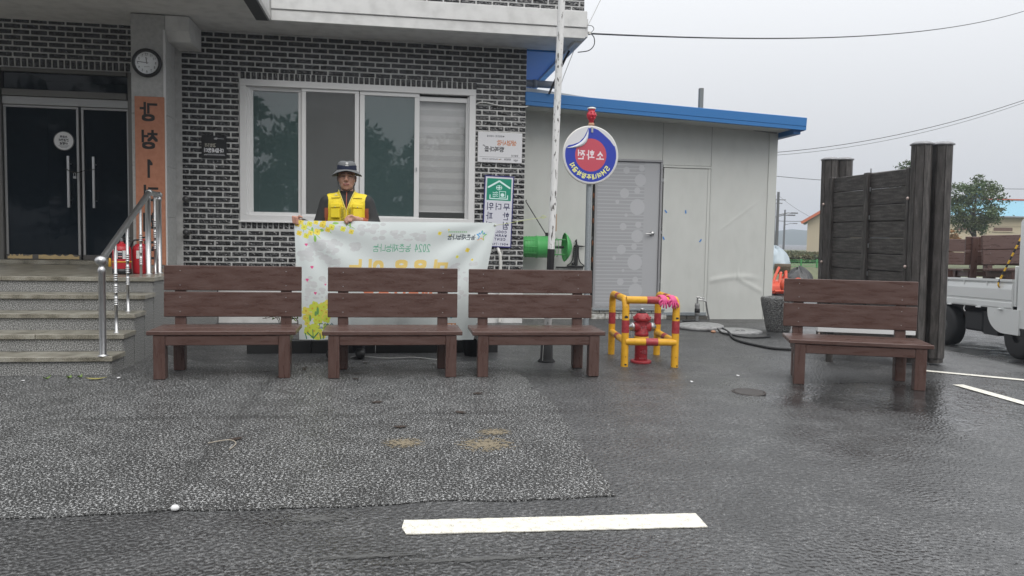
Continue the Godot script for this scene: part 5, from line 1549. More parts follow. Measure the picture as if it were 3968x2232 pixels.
# ------------------------------------------------------------------ benches
func make_bench(label: String) -> Node3D:
	# local: middle of the foot, front towards +z; 1.12 m wide
	var b := thing("wooden_bench", label, "bench", Vector3.ZERO, 0.0, "brown stained benches")
	var bx: Material = mats.bench_wood_x
	var by: Material = mats.bench_wood_y
	var bz: Material = mats.bench_wood_z
	for s in [-1.0, 1.0]:
		part("front_leg", bbox(Vector3(0.088, 0.345, 0.088), 0.005), by, b, Vector3(s * 0.467, 0.1725, 0.222))
		var back := MB.new()
		back.bevel(Vector3(0, 0.43, 0), Vector3(0.088, 0.86, 0.042), 0.004, Basis(Vector3.RIGHT, -0.045))
		part("rear_post", back.done(), by, b, Vector3(s * 0.425, 0.002, -0.235))
		part("side_rail", bbox(Vector3(0.036, 0.085, 0.38), 0.004), bz, b, Vector3(s * 0.468, 0.297, -0.015))
		part("rear_leg", bbox(Vector3(0.088, 0.345, 0.06), 0.005), by, b, Vector3(s * 0.425, 0.1725, -0.182))
	part("apron", bbox(Vector3(0.845, 0.075, 0.036), 0.004), bx, b, Vector3(0, 0.303, 0.245))
	part("rear_rail", bbox(Vector3(0.758, 0.075, 0.036), 0.004), bx, b, Vector3(0, 0.303, -0.182))
	for k in 2:
		part("seat_board", bbox(Vector3(1.115, 0.034, 0.238), 0.005), bx, b, Vector3(0, 0.362, 0.155 - 0.242 * k))
	for k in 2:
		var y: float = [0.545, 0.765][k]
		var sl := part("back_board", bbox(Vector3(1.105, 0.208, 0.034), 0.005), bx, b, Vector3(0, y, -0.2205 - 0.010 * k), Vector3(-0.045, 0, 0))
		for s in [-1.0, 1.0]:
			for yy in [-0.06, 0.06]:
				part("screw_head", lathe([Vector2(0, 0), Vector2(0.004, 0), Vector2(0.003, 0.0015), Vector2(0, 0.002)], 6, Transform3D(Basis(Vector3.RIGHT, Vector3.BACK, Vector3.DOWN), Vector3(s * 0.425, yy, 0.0172))), mats.dull_steel, sl)
	return b

func build_benches() -> void:
	var first := make_bench("brown stained bench standing beside the granite steps")
	first.position = Vector3(-1.312, 0.007, 3.775)
	first.rotation.y = 0.012
	var spots := [[Vector3(0.012, 0.007, 3.81), 0.0, "brown stained bench directly in front of the flowered banner"], [Vector3(1.212, 0.004, 3.815), -0.015, "brown stained bench beside the white pole and the hydrant guard"], [Vector3(3.92, -0.036, 4.25), -0.37, "brown stained bench standing turned in the puddle before the dark timber frame"]]
	for s in spots:
		var c := first.duplicate() as Node3D
		c.name = numbered("wooden_bench")
		add_child(c)
		c.position = s[0]
		c.rotation.y = s[1]
		c.set_meta("label", s[2])

# ------------------------------------------------------------------ flagpole, hydrant, small things in the yard
func build_yard() -> void:
	# flagpole with peeling white paint
	var fn := noise(512, 512, 0.02, 5, 201)
	var fp := mat("peeling_paint", Color.WHITE, 0.55)
	fp.albedo_texture = tex(ramped(fn, [[0.0, 0.06, 0.055, 0.05], [0.25, 0.09, 0.085, 0.08], [0.29, 0.66, 0.66, 0.65], [1.0, 0.76, 0.76, 0.75]]))
	tri_map(fp, Vector3(3.2, 0.8, 3.2))
	var fo := thing("flagpole", "leaning white flagpole with flaking paint and a black band", "pole", Vector3(1.437, 0, 3.262))
	var lean := Vector3(0.072, 3.32, 0.0)
	part("shaft", tube([lean * 0.02, lean * 1.6], 0.0325, 18), fp, fo)
	part("black_band", tube([lean * (0.863 / 3.32), lean * (1.055 / 3.32)], 0.0342, 18, false), mats.black_plastic, fo)
	part("sleeve", lathe([Vector2(0, 0), Vector2(0.085, 0), Vector2(0.078, 0.012), Vector2(0.060, 0.03), Vector2(0.056, 0.17), Vector2(0.034, 0.18)], 20), mats.rubber, fo)
	part("cleat", bbox(Vector3(0.012, 0.16, 0.02), 0.002), mat("cleat_wood", lin(0.35, 0.25, 0.17), 0.7), fo, Vector3(0.064, 1.30, 0.0))
	solo("halyard", tube(curve([Vector3(1.42, 0.86, 3.30), Vector3(1.41, 0.6, 3.31), Vector3(1.395, 0.3, 3.33), Vector3(1.385, 0.02, 3.34)], 4), 0.003, 5), mats.cable_white, "thin white cord hanging from the flagpole band to the ground", "cord")
	# hydrant
	var red := mat("hydrant_red", Color.WHITE, 0.42)
	red.albedo_texture = tex(ramped(noise(256, 256, 0.04, 4, 211), [[0.1, 0.20, 0.012, 0.018], [0.4, 0.36, 0.022, 0.032], [0.9, 0.44, 0.035, 0.045]]))
	tri_map(red, Vector3.ONE * 3.0)
	var hy := thing("fire_hydrant", "red cast iron fire hydrant with chrome outlets inside the yellow pipe guard", "hydrant", Vector3(2.325, -0.005, 3.36))
	part("flange", lathe([Vector2(0, 0), Vector2(0.098, 0), Vector2(0.098, 0.025), Vector2(0.09, 0.03), Vector2(0.065, 0.03)], 28), red, hy)
	part("barrel", lathe([Vector2(0.060, 0.028), Vector2(0.058, 0.26), Vector2(0.066, 0.265), Vector2(0.066, 0.285), Vector2(0.062, 0.29), Vector2(0.063, 0.41)], 28), red, hy)
	part("yellow_band", lathe([Vector2(0.0595, 0.225), Vector2(0.0685, 0.228), Vector2(0.0685, 0.252), Vector2(0.0595, 0.255)], 28), mat("hydrant_yellow", lin(0.66, 0.36, 0.03), 0.45), hy)
	part("bonnet", lathe([Vector2(0.063, 0.395), Vector2(0.080, 0.40), Vector2(0.082, 0.425), Vector2(0.078, 0.43), Vector2(0.066, 0.45), Vector2(0.052, 0.468), Vector2(0.03, 0.476), Vector2(0, 0.478)], 28), red, hy)
	for k in 6:
		var an := TAU * k / 6 + 0.26
		part("bonnet_lug", bbox(Vector3(0.022, 0.016, 0.014), 0.003), red, hy, Vector3(cos(an) * 0.073, 0.434, sin(an) * 0.073), Vector3(0, -an, 0))
	part("gasket", lathe([Vector2(0, 0.47), Vector2(0.037, 0.47), Vector2(0.036, 0.484), Vector2(0.02, 0.49), Vector2(0, 0.49)], 18), mats.rubber, hy)
	part("stem_nut", lathe([Vector2(0, 0.485), Vector2(0.020, 0.485), Vector2(0.020, 0.515), Vector2(0.016, 0.52), Vector2(0, 0.52)], 5), mats.dull_steel, hy)
	for s in [-1.0, 1.0]:
		var sd := Transform3D(Basis(Vector3(0, -s, 0), Vector3(s, 0, 0), Vector3(0, 0, 1)), Vector3(0, 0.345, 0.01))
		part("outlet", lathe([Vector2(0.048, 0.03), Vector2(0.046, 0.075), Vector2(0.04, 0.08)], 22, sd), red, hy)
		part("outlet_cap", lathe([Vector2(0.030, 0.075), Vector2(0.040, 0.078), Vector2(0.042, 0.10), Vector2(0.038, 0.104), Vector2(0.038, 0.116), Vector2(0.018, 0.120), Vector2(0.018, 0.132), Vector2(0, 0.134)], 22, sd), mats.steel, hy)
		part("cap_chain", tube(curve([Vector3(s * 0.105, 0.31, 0.02), Vector3(s * 0.108, 0.26, 0.03), Vector3(s * 0.085, 0.215, 0.03), Vector3(s * 0.062, 0.235, 0.03)], 5), 0.0028, 5), mats.dull_steel, hy)
	var raised := MB.new().smooth(false)
	# raised casting marks: small bars standing on the barrel
	for q in [[-0.022, 0.345, 0.030, 0.004], [-0.022, 0.330, 0.004, 0.026], [-0.008, 0.352, 0.016, 0.004], [0.014, 0.345, 0.004, 0.03], [0.024, 0.352, 0.018, 0.004], [0.024, 0.337, 0.018, 0.004], [-0.004, 0.115, 0.004, 0.028], [-0.018, 0.115, 0.018, 0.004], [0.014, 0.115, 0.02, 0.004], [0.016, 0.128, 0.02, 0.004], [0.016, 0.102, 0.02, 0.004], [-0.02, 0.052, 0.016, 0.003], [0.0, 0.052, 0.012, 0.003], [0.018, 0.052, 0.012, 0.003], [0.03, 0.052, 0.003, 0.014], [-0.03, 0.052, 0.003, 0.014]]:
		var zz := sqrt(maxf(0.0, 0.0615 * 0.0615 - q[0] * q[0]))
		raised.box(Vector3(q[0], q[1], zz), Vector3(q[2], q[3], 0.006))
	part("casting_marks", raised.done(), mat("cast_pale", lin(0.42, 0.16, 0.18), 0.5), hy)
	# pipe guard
	var yl := mat("guard_yellow", Color.WHITE, 0.5)
	yl.albedo_texture = tex(ramped(noise(256, 256, 0.03, 5, 221), [[0.0, 0.10, 0.06, 0.02], [0.08, 0.20, 0.11, 0.02], [0.12, 0.62, 0.31, 0.012], [0.9, 0.70, 0.38, 0.02]]))
	tri_map(yl, Vector3.ONE * 2.2)
	var rd := mat("guard_red", Color.WHITE, 0.42)
	rd.albedo_texture = tex(ramped(noise(256, 256, 0.04, 4, 222), [[0.1, 0.24, 0.02, 0.025], [0.9, 0.42, 0.05, 0.06]]))
	tri_map(rd, Vector3.ONE * 2.2)
	var gd := thing("hydrant_guard", "yellow and red striped steel pipe guard around the hydrant", "guard")
	var r := 0.0335
	var H := 0.612
	var cor := {"fl": Vector3(2.100, 0, 3.57), "fr": Vector3(2.556, 0, 3.63), "bl": Vector3(2.190, 0, 2.83), "br": Vector3(2.646, 0, 2.89)}
	for sidek in [["fl", "bl"], ["fr", "br"]]:
		var f: Vector3 = cor[sidek[0]]
		var b: Vector3 = cor[sidek[1]]
		var d := (b - f).normalized()
		var R := 0.085
		var path := [f + Vector3(0, -0.02, 0), f + Vector3(0, H - R, 0)]
		for k in range(1, 8):
			var an := PI / 2 * k / 7
			path.append(f + Vector3(0, H - R + sin(an) * R, 0) + d * (R - cos(an) * R))
		for k in range(0, 8):
			var an := PI / 2 * k / 7
			path.append(b + Vector3(0, H - R + cos(an) * R, 0) - d * (R - sin(an) * R))
		path.append(b + Vector3(0, -0.02, 0))
		part("hoop", tube(path, r, 18), yl, gd)
		for p in [f, b]:
			part("red_stripe", tube([p + Vector3(0, 0.31, 0), p + Vector3(0, 0.425, 0)], r + 0.0012, 18, false), rd, gd)
		part("red_stripe", tube([f.lerp(b, 0.42) + Vector3(0, H, 0), f.lerp(b, 0.58) + Vector3(0, H, 0)], r + 0.0012, 18, false), rd, gd)
		part("side_rail", tube([f + Vector3(0, 0.228, 0), b + Vector3(0, 0.228, 0)], r * 0.92, 18), yl, gd)
		part("red_stripe", tube([f.lerp(b, 0.42) + Vector3(0, 0.228, 0), f.lerp(b, 0.58) + Vector3(0, 0.228, 0)], r * 0.92 + 0.0012, 18, false), rd, gd)
	var fl: Vector3 = cor.fl
	var fr: Vector3 = cor.fr
	for y in [H - 0.002, 0.2285]:
		var up := Vector3(0, y, 0.012)
		part("front_rail", tube([fl + up, fr + up], r * (1.0 if y > 0.4 else 0.96), 18), yl, gd)
		part("red_stripe", tube([fl.lerp(fr, 0.40) + up, fl.lerp(fr, 0.64) + up], r + 0.0012, 18, false), rd, gd)
	for q in [[fl + Vector3(-0.005, 0.455, r), 0.022], [fr + Vector3(0.0, 0.45, r), 0.016], [fl + Vector3(0.0, 0.02, r), 0.014], [fr + Vector3(0.01, 0.015, r), 0.01]]:
		var sc := PackedVector2Array()
		for k in 14:
			var an := TAU * k / 14
			var rr: float = q[1] * rng.randf_range(0.55, 1.1)
			sc.append(Vector2(cos(an) * rr, sin(an) * rr * 0.7))
		part("paint_scar", MB.new().prism(sc, 0.003, Transform3D(Basis(), q[0])).done(), mats.black_iron, gd)
	# pink rubber gloves over the top rail
	var pink := mat("glove_pink", lin(0.62, 0.07, 0.22), 0.45)
	for k in 2:
		var gl := MB.new()
		var base := fl.lerp(fr, [0.72, 0.90][k]) + Vector3(0, H, 0.012)
		var palm := curve([base + Vector3(-0.03, -0.02, -0.040), base + Vector3(-0.025, 0.030, -0.022), base + Vector3(-0.01, 0.038, 0.012), base + Vector3(0.0, 0.008, 0.040), base + Vector3(0.004, -0.022, 0.044)], 4)
		var ring := []
		gl.smooth(true)
		for i in palm.size():
			var wdt := lerpf(0.026, 0.034, i / float(palm.size() - 1))
			var t: Vector3 = (palm[mini(i + 1, palm.size() - 1)] - palm[maxi(i - 1, 0)]).normalized()
			var nn := Vector3.RIGHT.cross(t).normalized()
			var rr := []
			for j in 12:
				var an := TAU * j / 12
				rr.append(palm[i] + Vector3.RIGHT * cos(an) * wdt + nn * sin(an) * 0.010)
			ring.append(rr)
		for i in ring.size() - 1:
			for j in 12:
				gl.quad(ring[i][j], ring[i][(j + 1) % 12], ring[i + 1][(j + 1) % 12], ring[i + 1][j])
		var tip: Vector3 = palm[palm.size() - 1]
		for j in 4:
			var o := Vector3((j - 1.5) * 0.018, 0.006, 0.0)
			var l: float = [0.042, 0.054, 0.058, 0.046][j]
			gl.tube(curve([tip + o, tip + o + Vector3((j - 1.5) * 0.006, -l * 0.5, 0.006), tip + o + Vector3((j - 1.5) * 0.010, -l, -0.002)], 4), [0.0095, 0.0098, 0.0098, 0.0095, 0.009, 0.0085, 0.008, 0.007, 0.004], 8)
		gl.tube(curve([tip + Vector3(-0.030, 0.03, 0.0), tip + Vector3(-0.052, 0.012, 0.006), tip + Vector3(-0.050, -0.018, 0.004)], 4), [0.010, 0.010, 0.010, 0.010, 0.0095, 0.009, 0.008, 0.007, 0.004], 8)
		solo("rubber_glove", gl.done(), pink, ["pink rubber glove draped over the guard rail's red stripe", "pink rubber glove draped over the guard rail at its rounded corner"][k], "glove", Vector3.ZERO, "pink rubber gloves")
	# tap on a pipe, hose, covers, stone mortar
	var tp := thing("garden_tap", "chrome tap on a short standpipe against the shed", "tap", Vector3(4.372, 0, -0.27))
	part("standpipe", tube([Vector3(0, -0.02, 0), Vector3(0, 0.10, 0)], 0.022, 12), mats.dull_steel, tp)
	part("lagging", lathe([Vector2(0, 0.08), Vector2(0.034, 0.08), Vector2(0.036, 0.10), Vector2(0.034, 0.20), Vector2(0.037, 0.22), Vector2(0.034, 0.25), Vector2(0, 0.25)], 14), mat("lagging_grey", lin(0.22, 0.22, 0.22), 0.5), tp)
	part("lagging_band", lathe([Vector2(0.0345, 0.12), Vector2(0.038, 0.122), Vector2(0.038, 0.178), Vector2(0.0345, 0.18)], 14), mats.rubber, tp)
	part("riser", tube([Vector3(0, 0.25, 0), Vector3(0, 0.335, 0)], 0.014, 10), mats.steel, tp)
	part("spout", tube(curve([Vector3(0, 0.30, 0), Vector3(0.06, 0.30, 0.01), Vector3(0.10, 0.295, 0.01), Vector3(0.125, 0.28, 0.012)], 4), 0.012, 10), mats.steel, tp)
	part("handle", tube(curve([Vector3(-0.02, 0.342, 0), Vector3(0.02, 0.345, 0), Vector3(0.06, 0.328, 0.008), Vector3(0.085, 0.325, 0.01)], 3), 0.009, 8), mats.steel, tp)
	part("handle_knob", lathe([Vector2(0, 0), Vector2(0.016, 0), Vector2(0.016, 0.02), Vector2(0, 0.02)], 10), mats.steel, tp, Vector3(0.085, 0.318, 0.01))
	part("tap_hose", tube(curve([Vector3(0.125, 0.28, 0.012), Vector3(0.135, 0.2, 0.02), Vector3(0.15, 0.1, 0.04), Vector3(0.165, 0.012, 0.06)], 4), 0.012, 8), mat("hose_grey", lin(0.10, 0.10, 0.10), 0.45), tp)
	var hp := []
	for q in [Vector3(4.54, 0.012, -0.20), Vector3(4.10, 0.012, -0.14), Vector3(4.25, 0.012, -0.07), Vector3(4.33, 0.014, 0.27), Vector3(4.25, 0.03, 0.82), Vector3(4.18, 0.018, 1.22), Vector3(4.0, 0.014, 1.73), Vector3(3.95, 0.014, 2.05), Vector3(3.99, 0.014, 2.36), Vector3(4.10, 0.012, 2.60), Vector3(4.5, 0.010, 2.72), Vector3(4.9, 0.010, 2.78)]:
		hp.append(q)
	solo("garden_hose", tube(curve(hp.slice(1), 8), 0.014, 8), mats.rubber, "long black hose snaking from the shed across the wet asphalt", "hose")
	solo("garden_hose", tube(curve([Vector3(4.19, 0.04, 0.80), Vector3(4.085, 0.016, 1.217), Vector3(4.104, 0.014, 1.377), Vector3(4.149, 0.014, 1.608), Vector3(4.237, 0.014, 1.708), Vector3(4.384, 0.014, 1.69), Vector3(4.52, 0.014, 1.61), Vector3(4.62, 0.014, 1.4)], 8), 0.011, 8), mats.rubber, "thinner black hose curling over the round cover towards the stone mortar", "hose")
	var con := mat("wet_concrete", Color.WHITE, 0.35)
	con.albedo_texture = tex(ramped(noise(256, 256, 0.03, 4, 231), [[0.2, 0.20, 0.20, 0.20], [0.8, 0.36, 0.36, 0.36]]))
	tri_map(con, Vector3.ONE * 1.5)
	var lid := lathe([Vector2(0, 0), Vector2(0.29, 0), Vector2(0.30, 0.01), Vector2(0.30, 0.035), Vector2(0.285, 0.042), Vector2(0, 0.046)], 40)
	var l1 := solo("cover_lid", lid, con, "round grey concrete cover lying tilted beside the hoses", "cover", Vector3(4.02, 0.012, 0.70), "round covers by the shed")
	l1.rotation = Vector3(0.02, 0, 0.03)
	var l2 := thing("cover_lid", "round grey concrete cover with two lifting slots near the stone mortar", "cover", Vector3(4.40, -0.02, 1.02), 0.0, "round covers by the shed")
	part("lid", lid, con, l2)
	for s in [-1.0, 1.0]:
		part("lifting_slot", bbox(Vector3(0.05, 0.004, 0.025), 0.001), mats.black_iron, l2, Vector3(s * 0.035, 0.0465, 0.06))
	var sm := mat("mortar_stone", Color.WHITE, 0.6)
	sm.albedo_texture = tex(ramped(noise(256, 256, 0.09, 4, 241), [[0.2, 0.04, 0.04, 0.04], [0.5, 0.11, 0.11, 0.107], [0.85, 0.30, 0.30, 0.29]]))
	sm.normal_enabled = true
	sm.normal_texture = tex(normals(noise(256, 256, 0.06, 4, 242), 10.0))
	tri_map(sm, Vector3.ONE * 2.0)
	var mo := MB.new().smooth(true)
	var prof := [Vector2(0.0, -0.02), Vector2(0.13, -0.02), Vector2(0.155, 0.03), Vector2(0.185, 0.18), Vector2(0.215, 0.34), Vector2(0.225, 0.42), Vector2(0.215, 0.445), Vector2(0.165, 0.445), Vector2(0.15, 0.40), Vector2(0.10, 0.28), Vector2(0.0, 0.24)]
	var sn := FastNoiseLite.new()
	sn.seed = 77
	sn.frequency = 9.0
	var sp := func(i: int, k: int) -> Vector3:
		var an := TAU * k / 36
		var q: Vector2 = prof[i]
		var p := Vector3(cos(an) * q.x, q.y, sin(an) * q.x)
		var wob := 1.0 + 0.055 * sn.get_noise_3dv(p) + 0.05 * sn.get_noise_3dv(p * 0.3)
		return Vector3(p.x * wob, p.y + 0.012 * sn.get_noise_2d(p.x * 0.7, p.z * 0.7), p.z * wob)
	for i in prof.size() - 1:
		for k in 36:
			mo.quad(sp.call(i, k + 1), sp.call(i, k), sp.call(i + 1, k), sp.call(i + 1, k + 1))
	solo("stone_mortar", mo.done(), sm, "rough dark stone mortar with a hollow top at the shed corner", "mortar", Vector3(4.97, 0.0, 0.98))
	# dark kerb of the flower bed, pot, dry plants
	var kerb := thing("bed_kerb", "low dark stone kerb edging the flower bed behind the benches", "kerb", Vector3(0, 0, 2.62))
	for k in 4:
		part("kerb_stone", bbox(Vector3(0.60, 0.16, 0.13), 0.008), mat("kerb_dark", lin(0.02, 0.02, 0.02), 0.55), kerb, Vector3(-1.07 + k * 0.608, 0.05, 0))
	var pot := thing("plant_pot", "black plastic plant pot standing between two benches behind the banner", "pot", Vector3(0.80, 0, 2.85))
	part("pot_wall", lathe([Vector2(0, 0), Vector2(0.095, 0), Vector2(0.125, 0.17), Vector2(0.132, 0.17), Vector2(0.132, 0.19), Vector2(0.118, 0.19), Vector2(0.11, 0.15)], 26), mats.black_plastic, pot)
	part("soil", lathe([Vector2(0.116, 0.15), Vector2(0.05, 0.165), Vector2(0, 0.17)], 20), mats.leaf_brown, pot)
	rng.seed = 31
	for k in 3:
		var dp := thing("dry_plant", "low withered plant in the flower bed before the white plinth", "plant", Vector3(-1.25 + k * 0.22, 0.0, 1.2 + 0.2 * k), rng.randf() * TAU, "withered plants in the flower bed")
		for j in 6:
			var an := TAU * j / 6 + rng.randf()
			var l := rng.randf_range(0.10, 0.20)
			part("stalk", tube(curve([Vector3.ZERO, Vector3(cos(an) * l * 0.3, 0.14 + l * 0.3, sin(an) * l * 0.3), Vector3(cos(an) * l, 0.16 + rng.randf() * 0.1, sin(an) * l)], 4), 0.004, 5), mats.bark, dp)
			part("leaf", leaf_mesh(0.07, 0.028, 0.012), [mats.leaf_brown, mats.leaf_green][j % 2], dp, Vector3(cos(an) * l, 0.19, sin(an) * l), Vector3(0.3, an, 0.5))

func leaf_mesh(l: float, w: float, curl: float) -> ArrayMesh:
	var key := "leaf%.3f_%.3f_%.3f" % [l, w, curl]
	if meshes.has(key):
		return meshes[key]
	var m := MB.new().smooth(true)
	var n := 6
	var p := func(i: int, s: float) -> Vector3:
		var t := float(i) / n
		var wd := w * sin(PI * pow(t, 0.8)) * 0.5
		return Vector3((t - 0.5) * l, curl * (t - 0.5) * (t - 0.5) * 4.0 + absf(s) * curl * 0.4, s * wd)
	for i in n:
		for s in [[-1.0, 0.0], [0.0, 1.0]]:
			m.quad(p.call(i, s[1]), p.call(i + 1, s[1]), p.call(i + 1, s[0]), p.call(i, s[0]))
	meshes[key] = m.done()
	return meshes[key]

func build_litter() -> void:
	rng.seed = 51
	solo("fallen_leaf", leaf_mesh(0.15, 0.055, 0.012), mats.leaf_yellow, "large pale yellow leaf lying at the foot of the steps", "leaf", Vector3(-2.24, 0.012, 4.02), "", Vector3(0, 0.2, 0))
	solo("fallen_leaf", leaf_mesh(0.11, 0.045, 0.03), mat("leaf_red", lin(0.35, 0.05, 0.02), 0.45), "curled red leaf lying on the dark road surface", "leaf", Vector3(-0.62, 0.014, 7.95), "", Vector3(0, 0.9, 0))
	for q in [Vector3(-2.45, 0.012, 3.98), Vector3(-2.60, 0.012, 3.99), Vector3(-2.38, 0.012, 3.95)]:
		solo("fallen_leaf", leaf_mesh(0.06, 0.03, 0.02), mats.leaf_green, "small green leaf lying against the bottom step", "leaf", q, "green leaves by the bottom step", Vector3(0, rng.randf() * TAU, 0.1))
	for k in 16:
		var q := Vector3(rng.randf_range(-1.9, 1.0), 0.012, rng.randf_range(3.0, 4.2))
		solo("fallen_leaf", leaf_mesh(0.07, 0.03, 0.003), mats.leaf_brown, "wet dark brown leaf on the asphalt under the benches", "leaf", q, "brown leaves under the benches", Vector3(0, rng.randf() * TAU, 0))
	for q in [Vector3(-0.1, 0.012, 5.0), Vector3(0.45, 0.012, 5.35), Vector3(0.05, 0.012, 5.7), Vector3(-0.85, 0.012, 5.9), Vector3(0.62, 0.012, 4.75)]:
		solo("fallen_leaf", leaf_mesh(0.09, 0.05, 0.003), mats.leaf_brown, "dark wet leaf lying on the coarse asphalt patch", "leaf", q, "dark leaves on the coarse patch", Vector3(0, rng.randf() * TAU, 0))
	for q in [Vector3(2.43, 0.004, 4.35), Vector3(2.95, 0.004, 4.1), Vector3(-2.1, 0.012, 3.96), Vector3(3.45, -0.03, 3.0), Vector3(-1.9, 0.012, 3.6), Vector3(-2.75, 0.012, 4.04)]:
		var pl := PackedVector2Array()
		for k in 7:
			var an := TAU * k / 7
			pl.append(Vector2(cos(an), sin(an) * 0.6) * rng.randf_range(0.014, 0.028))
		solo("paper_scrap", MB.new().prism(pl, 0.003, Transform3D(Basis(Vector3.RIGHT, -PI / 2), Vector3.ZERO)).done(), mats.paper, "tiny white paper scrap on the wet asphalt", "scrap", q, "paper scraps", Vector3(0, rng.randf() * TAU, 0.05))
	solo("ground_cable", tube(curve([Vector3(-0.38, 0.012, 3.02), Vector3(-0.30, 0.018, 2.98), Vector3(-0.05, 0.012, 3.08), Vector3(0.2, 0.012, 3.04), Vector3(0.42, 0.012, 3.18), Vector3(0.52, 0.03, 3.12), Vector3(0.5, 0.012, 3.22)], 7), 0.004, 5), mats.cable_white, "loose white cable lying on the ground beneath the middle bench", "cable")
	solo("twig", tube(curve([Vector3(-0.98, 0.012, 5.98), Vector3(-0.88, 0.02, 5.95), Vector3(-0.83, 0.013, 6.0), Vector3(-0.84, 0.013, 6.12)], 4), 0.0028, 5), mat("twig_pale", lin(0.34, 0.30, 0.24), 0.7), "thin bent straw lying on the coarse asphalt", "twig")
	solo("pebble", lathe([Vector2(0, -0.012), Vector2(0.03, -0.006), Vector2(0.034, 0.006), Vector2(0.022, 0.018), Vector2(0, 0.022)], 12), mat("pebble_tan", lin(0.42, 0.22, 0.13), 0.5), "small orange brown pebble beside the tilted round cover", "pebble", Vector3(4.02, 0.01, 1.12))
	solo("pebble", lathe([Vector2(0, -0.01), Vector2(0.016, -0.004), Vector2(0.018, 0.006), Vector2(0.01, 0.014), Vector2(0, 0.016)], 10), mats.paper, "pale pebble at the front edge of the coarse patch", "pebble", Vector3(-0.88, 0.01, 7.0))
	var cm := thing("drain_cover", "small rusty round drain cover set in the wet asphalt", "drain cover", Vector3(2.72, -0.004, 4.78))
	part("cover", lathe([Vector2(0, 0.006), Vector2(0.10, 0.006), Vector2(0.11, 0.008), Vector2(0.11, 0.0)], 28), mat("rusty_iron", lin(0.035, 0.028, 0.025), 0.45), cm)
	part("rim", lathe([Vector2(0.114, 0.0), Vector2(0.115, 0.008), Vector2(0.128, 0.008), Vector2(0.13, 0.0)], 28), mats.rusty_iron, cm)

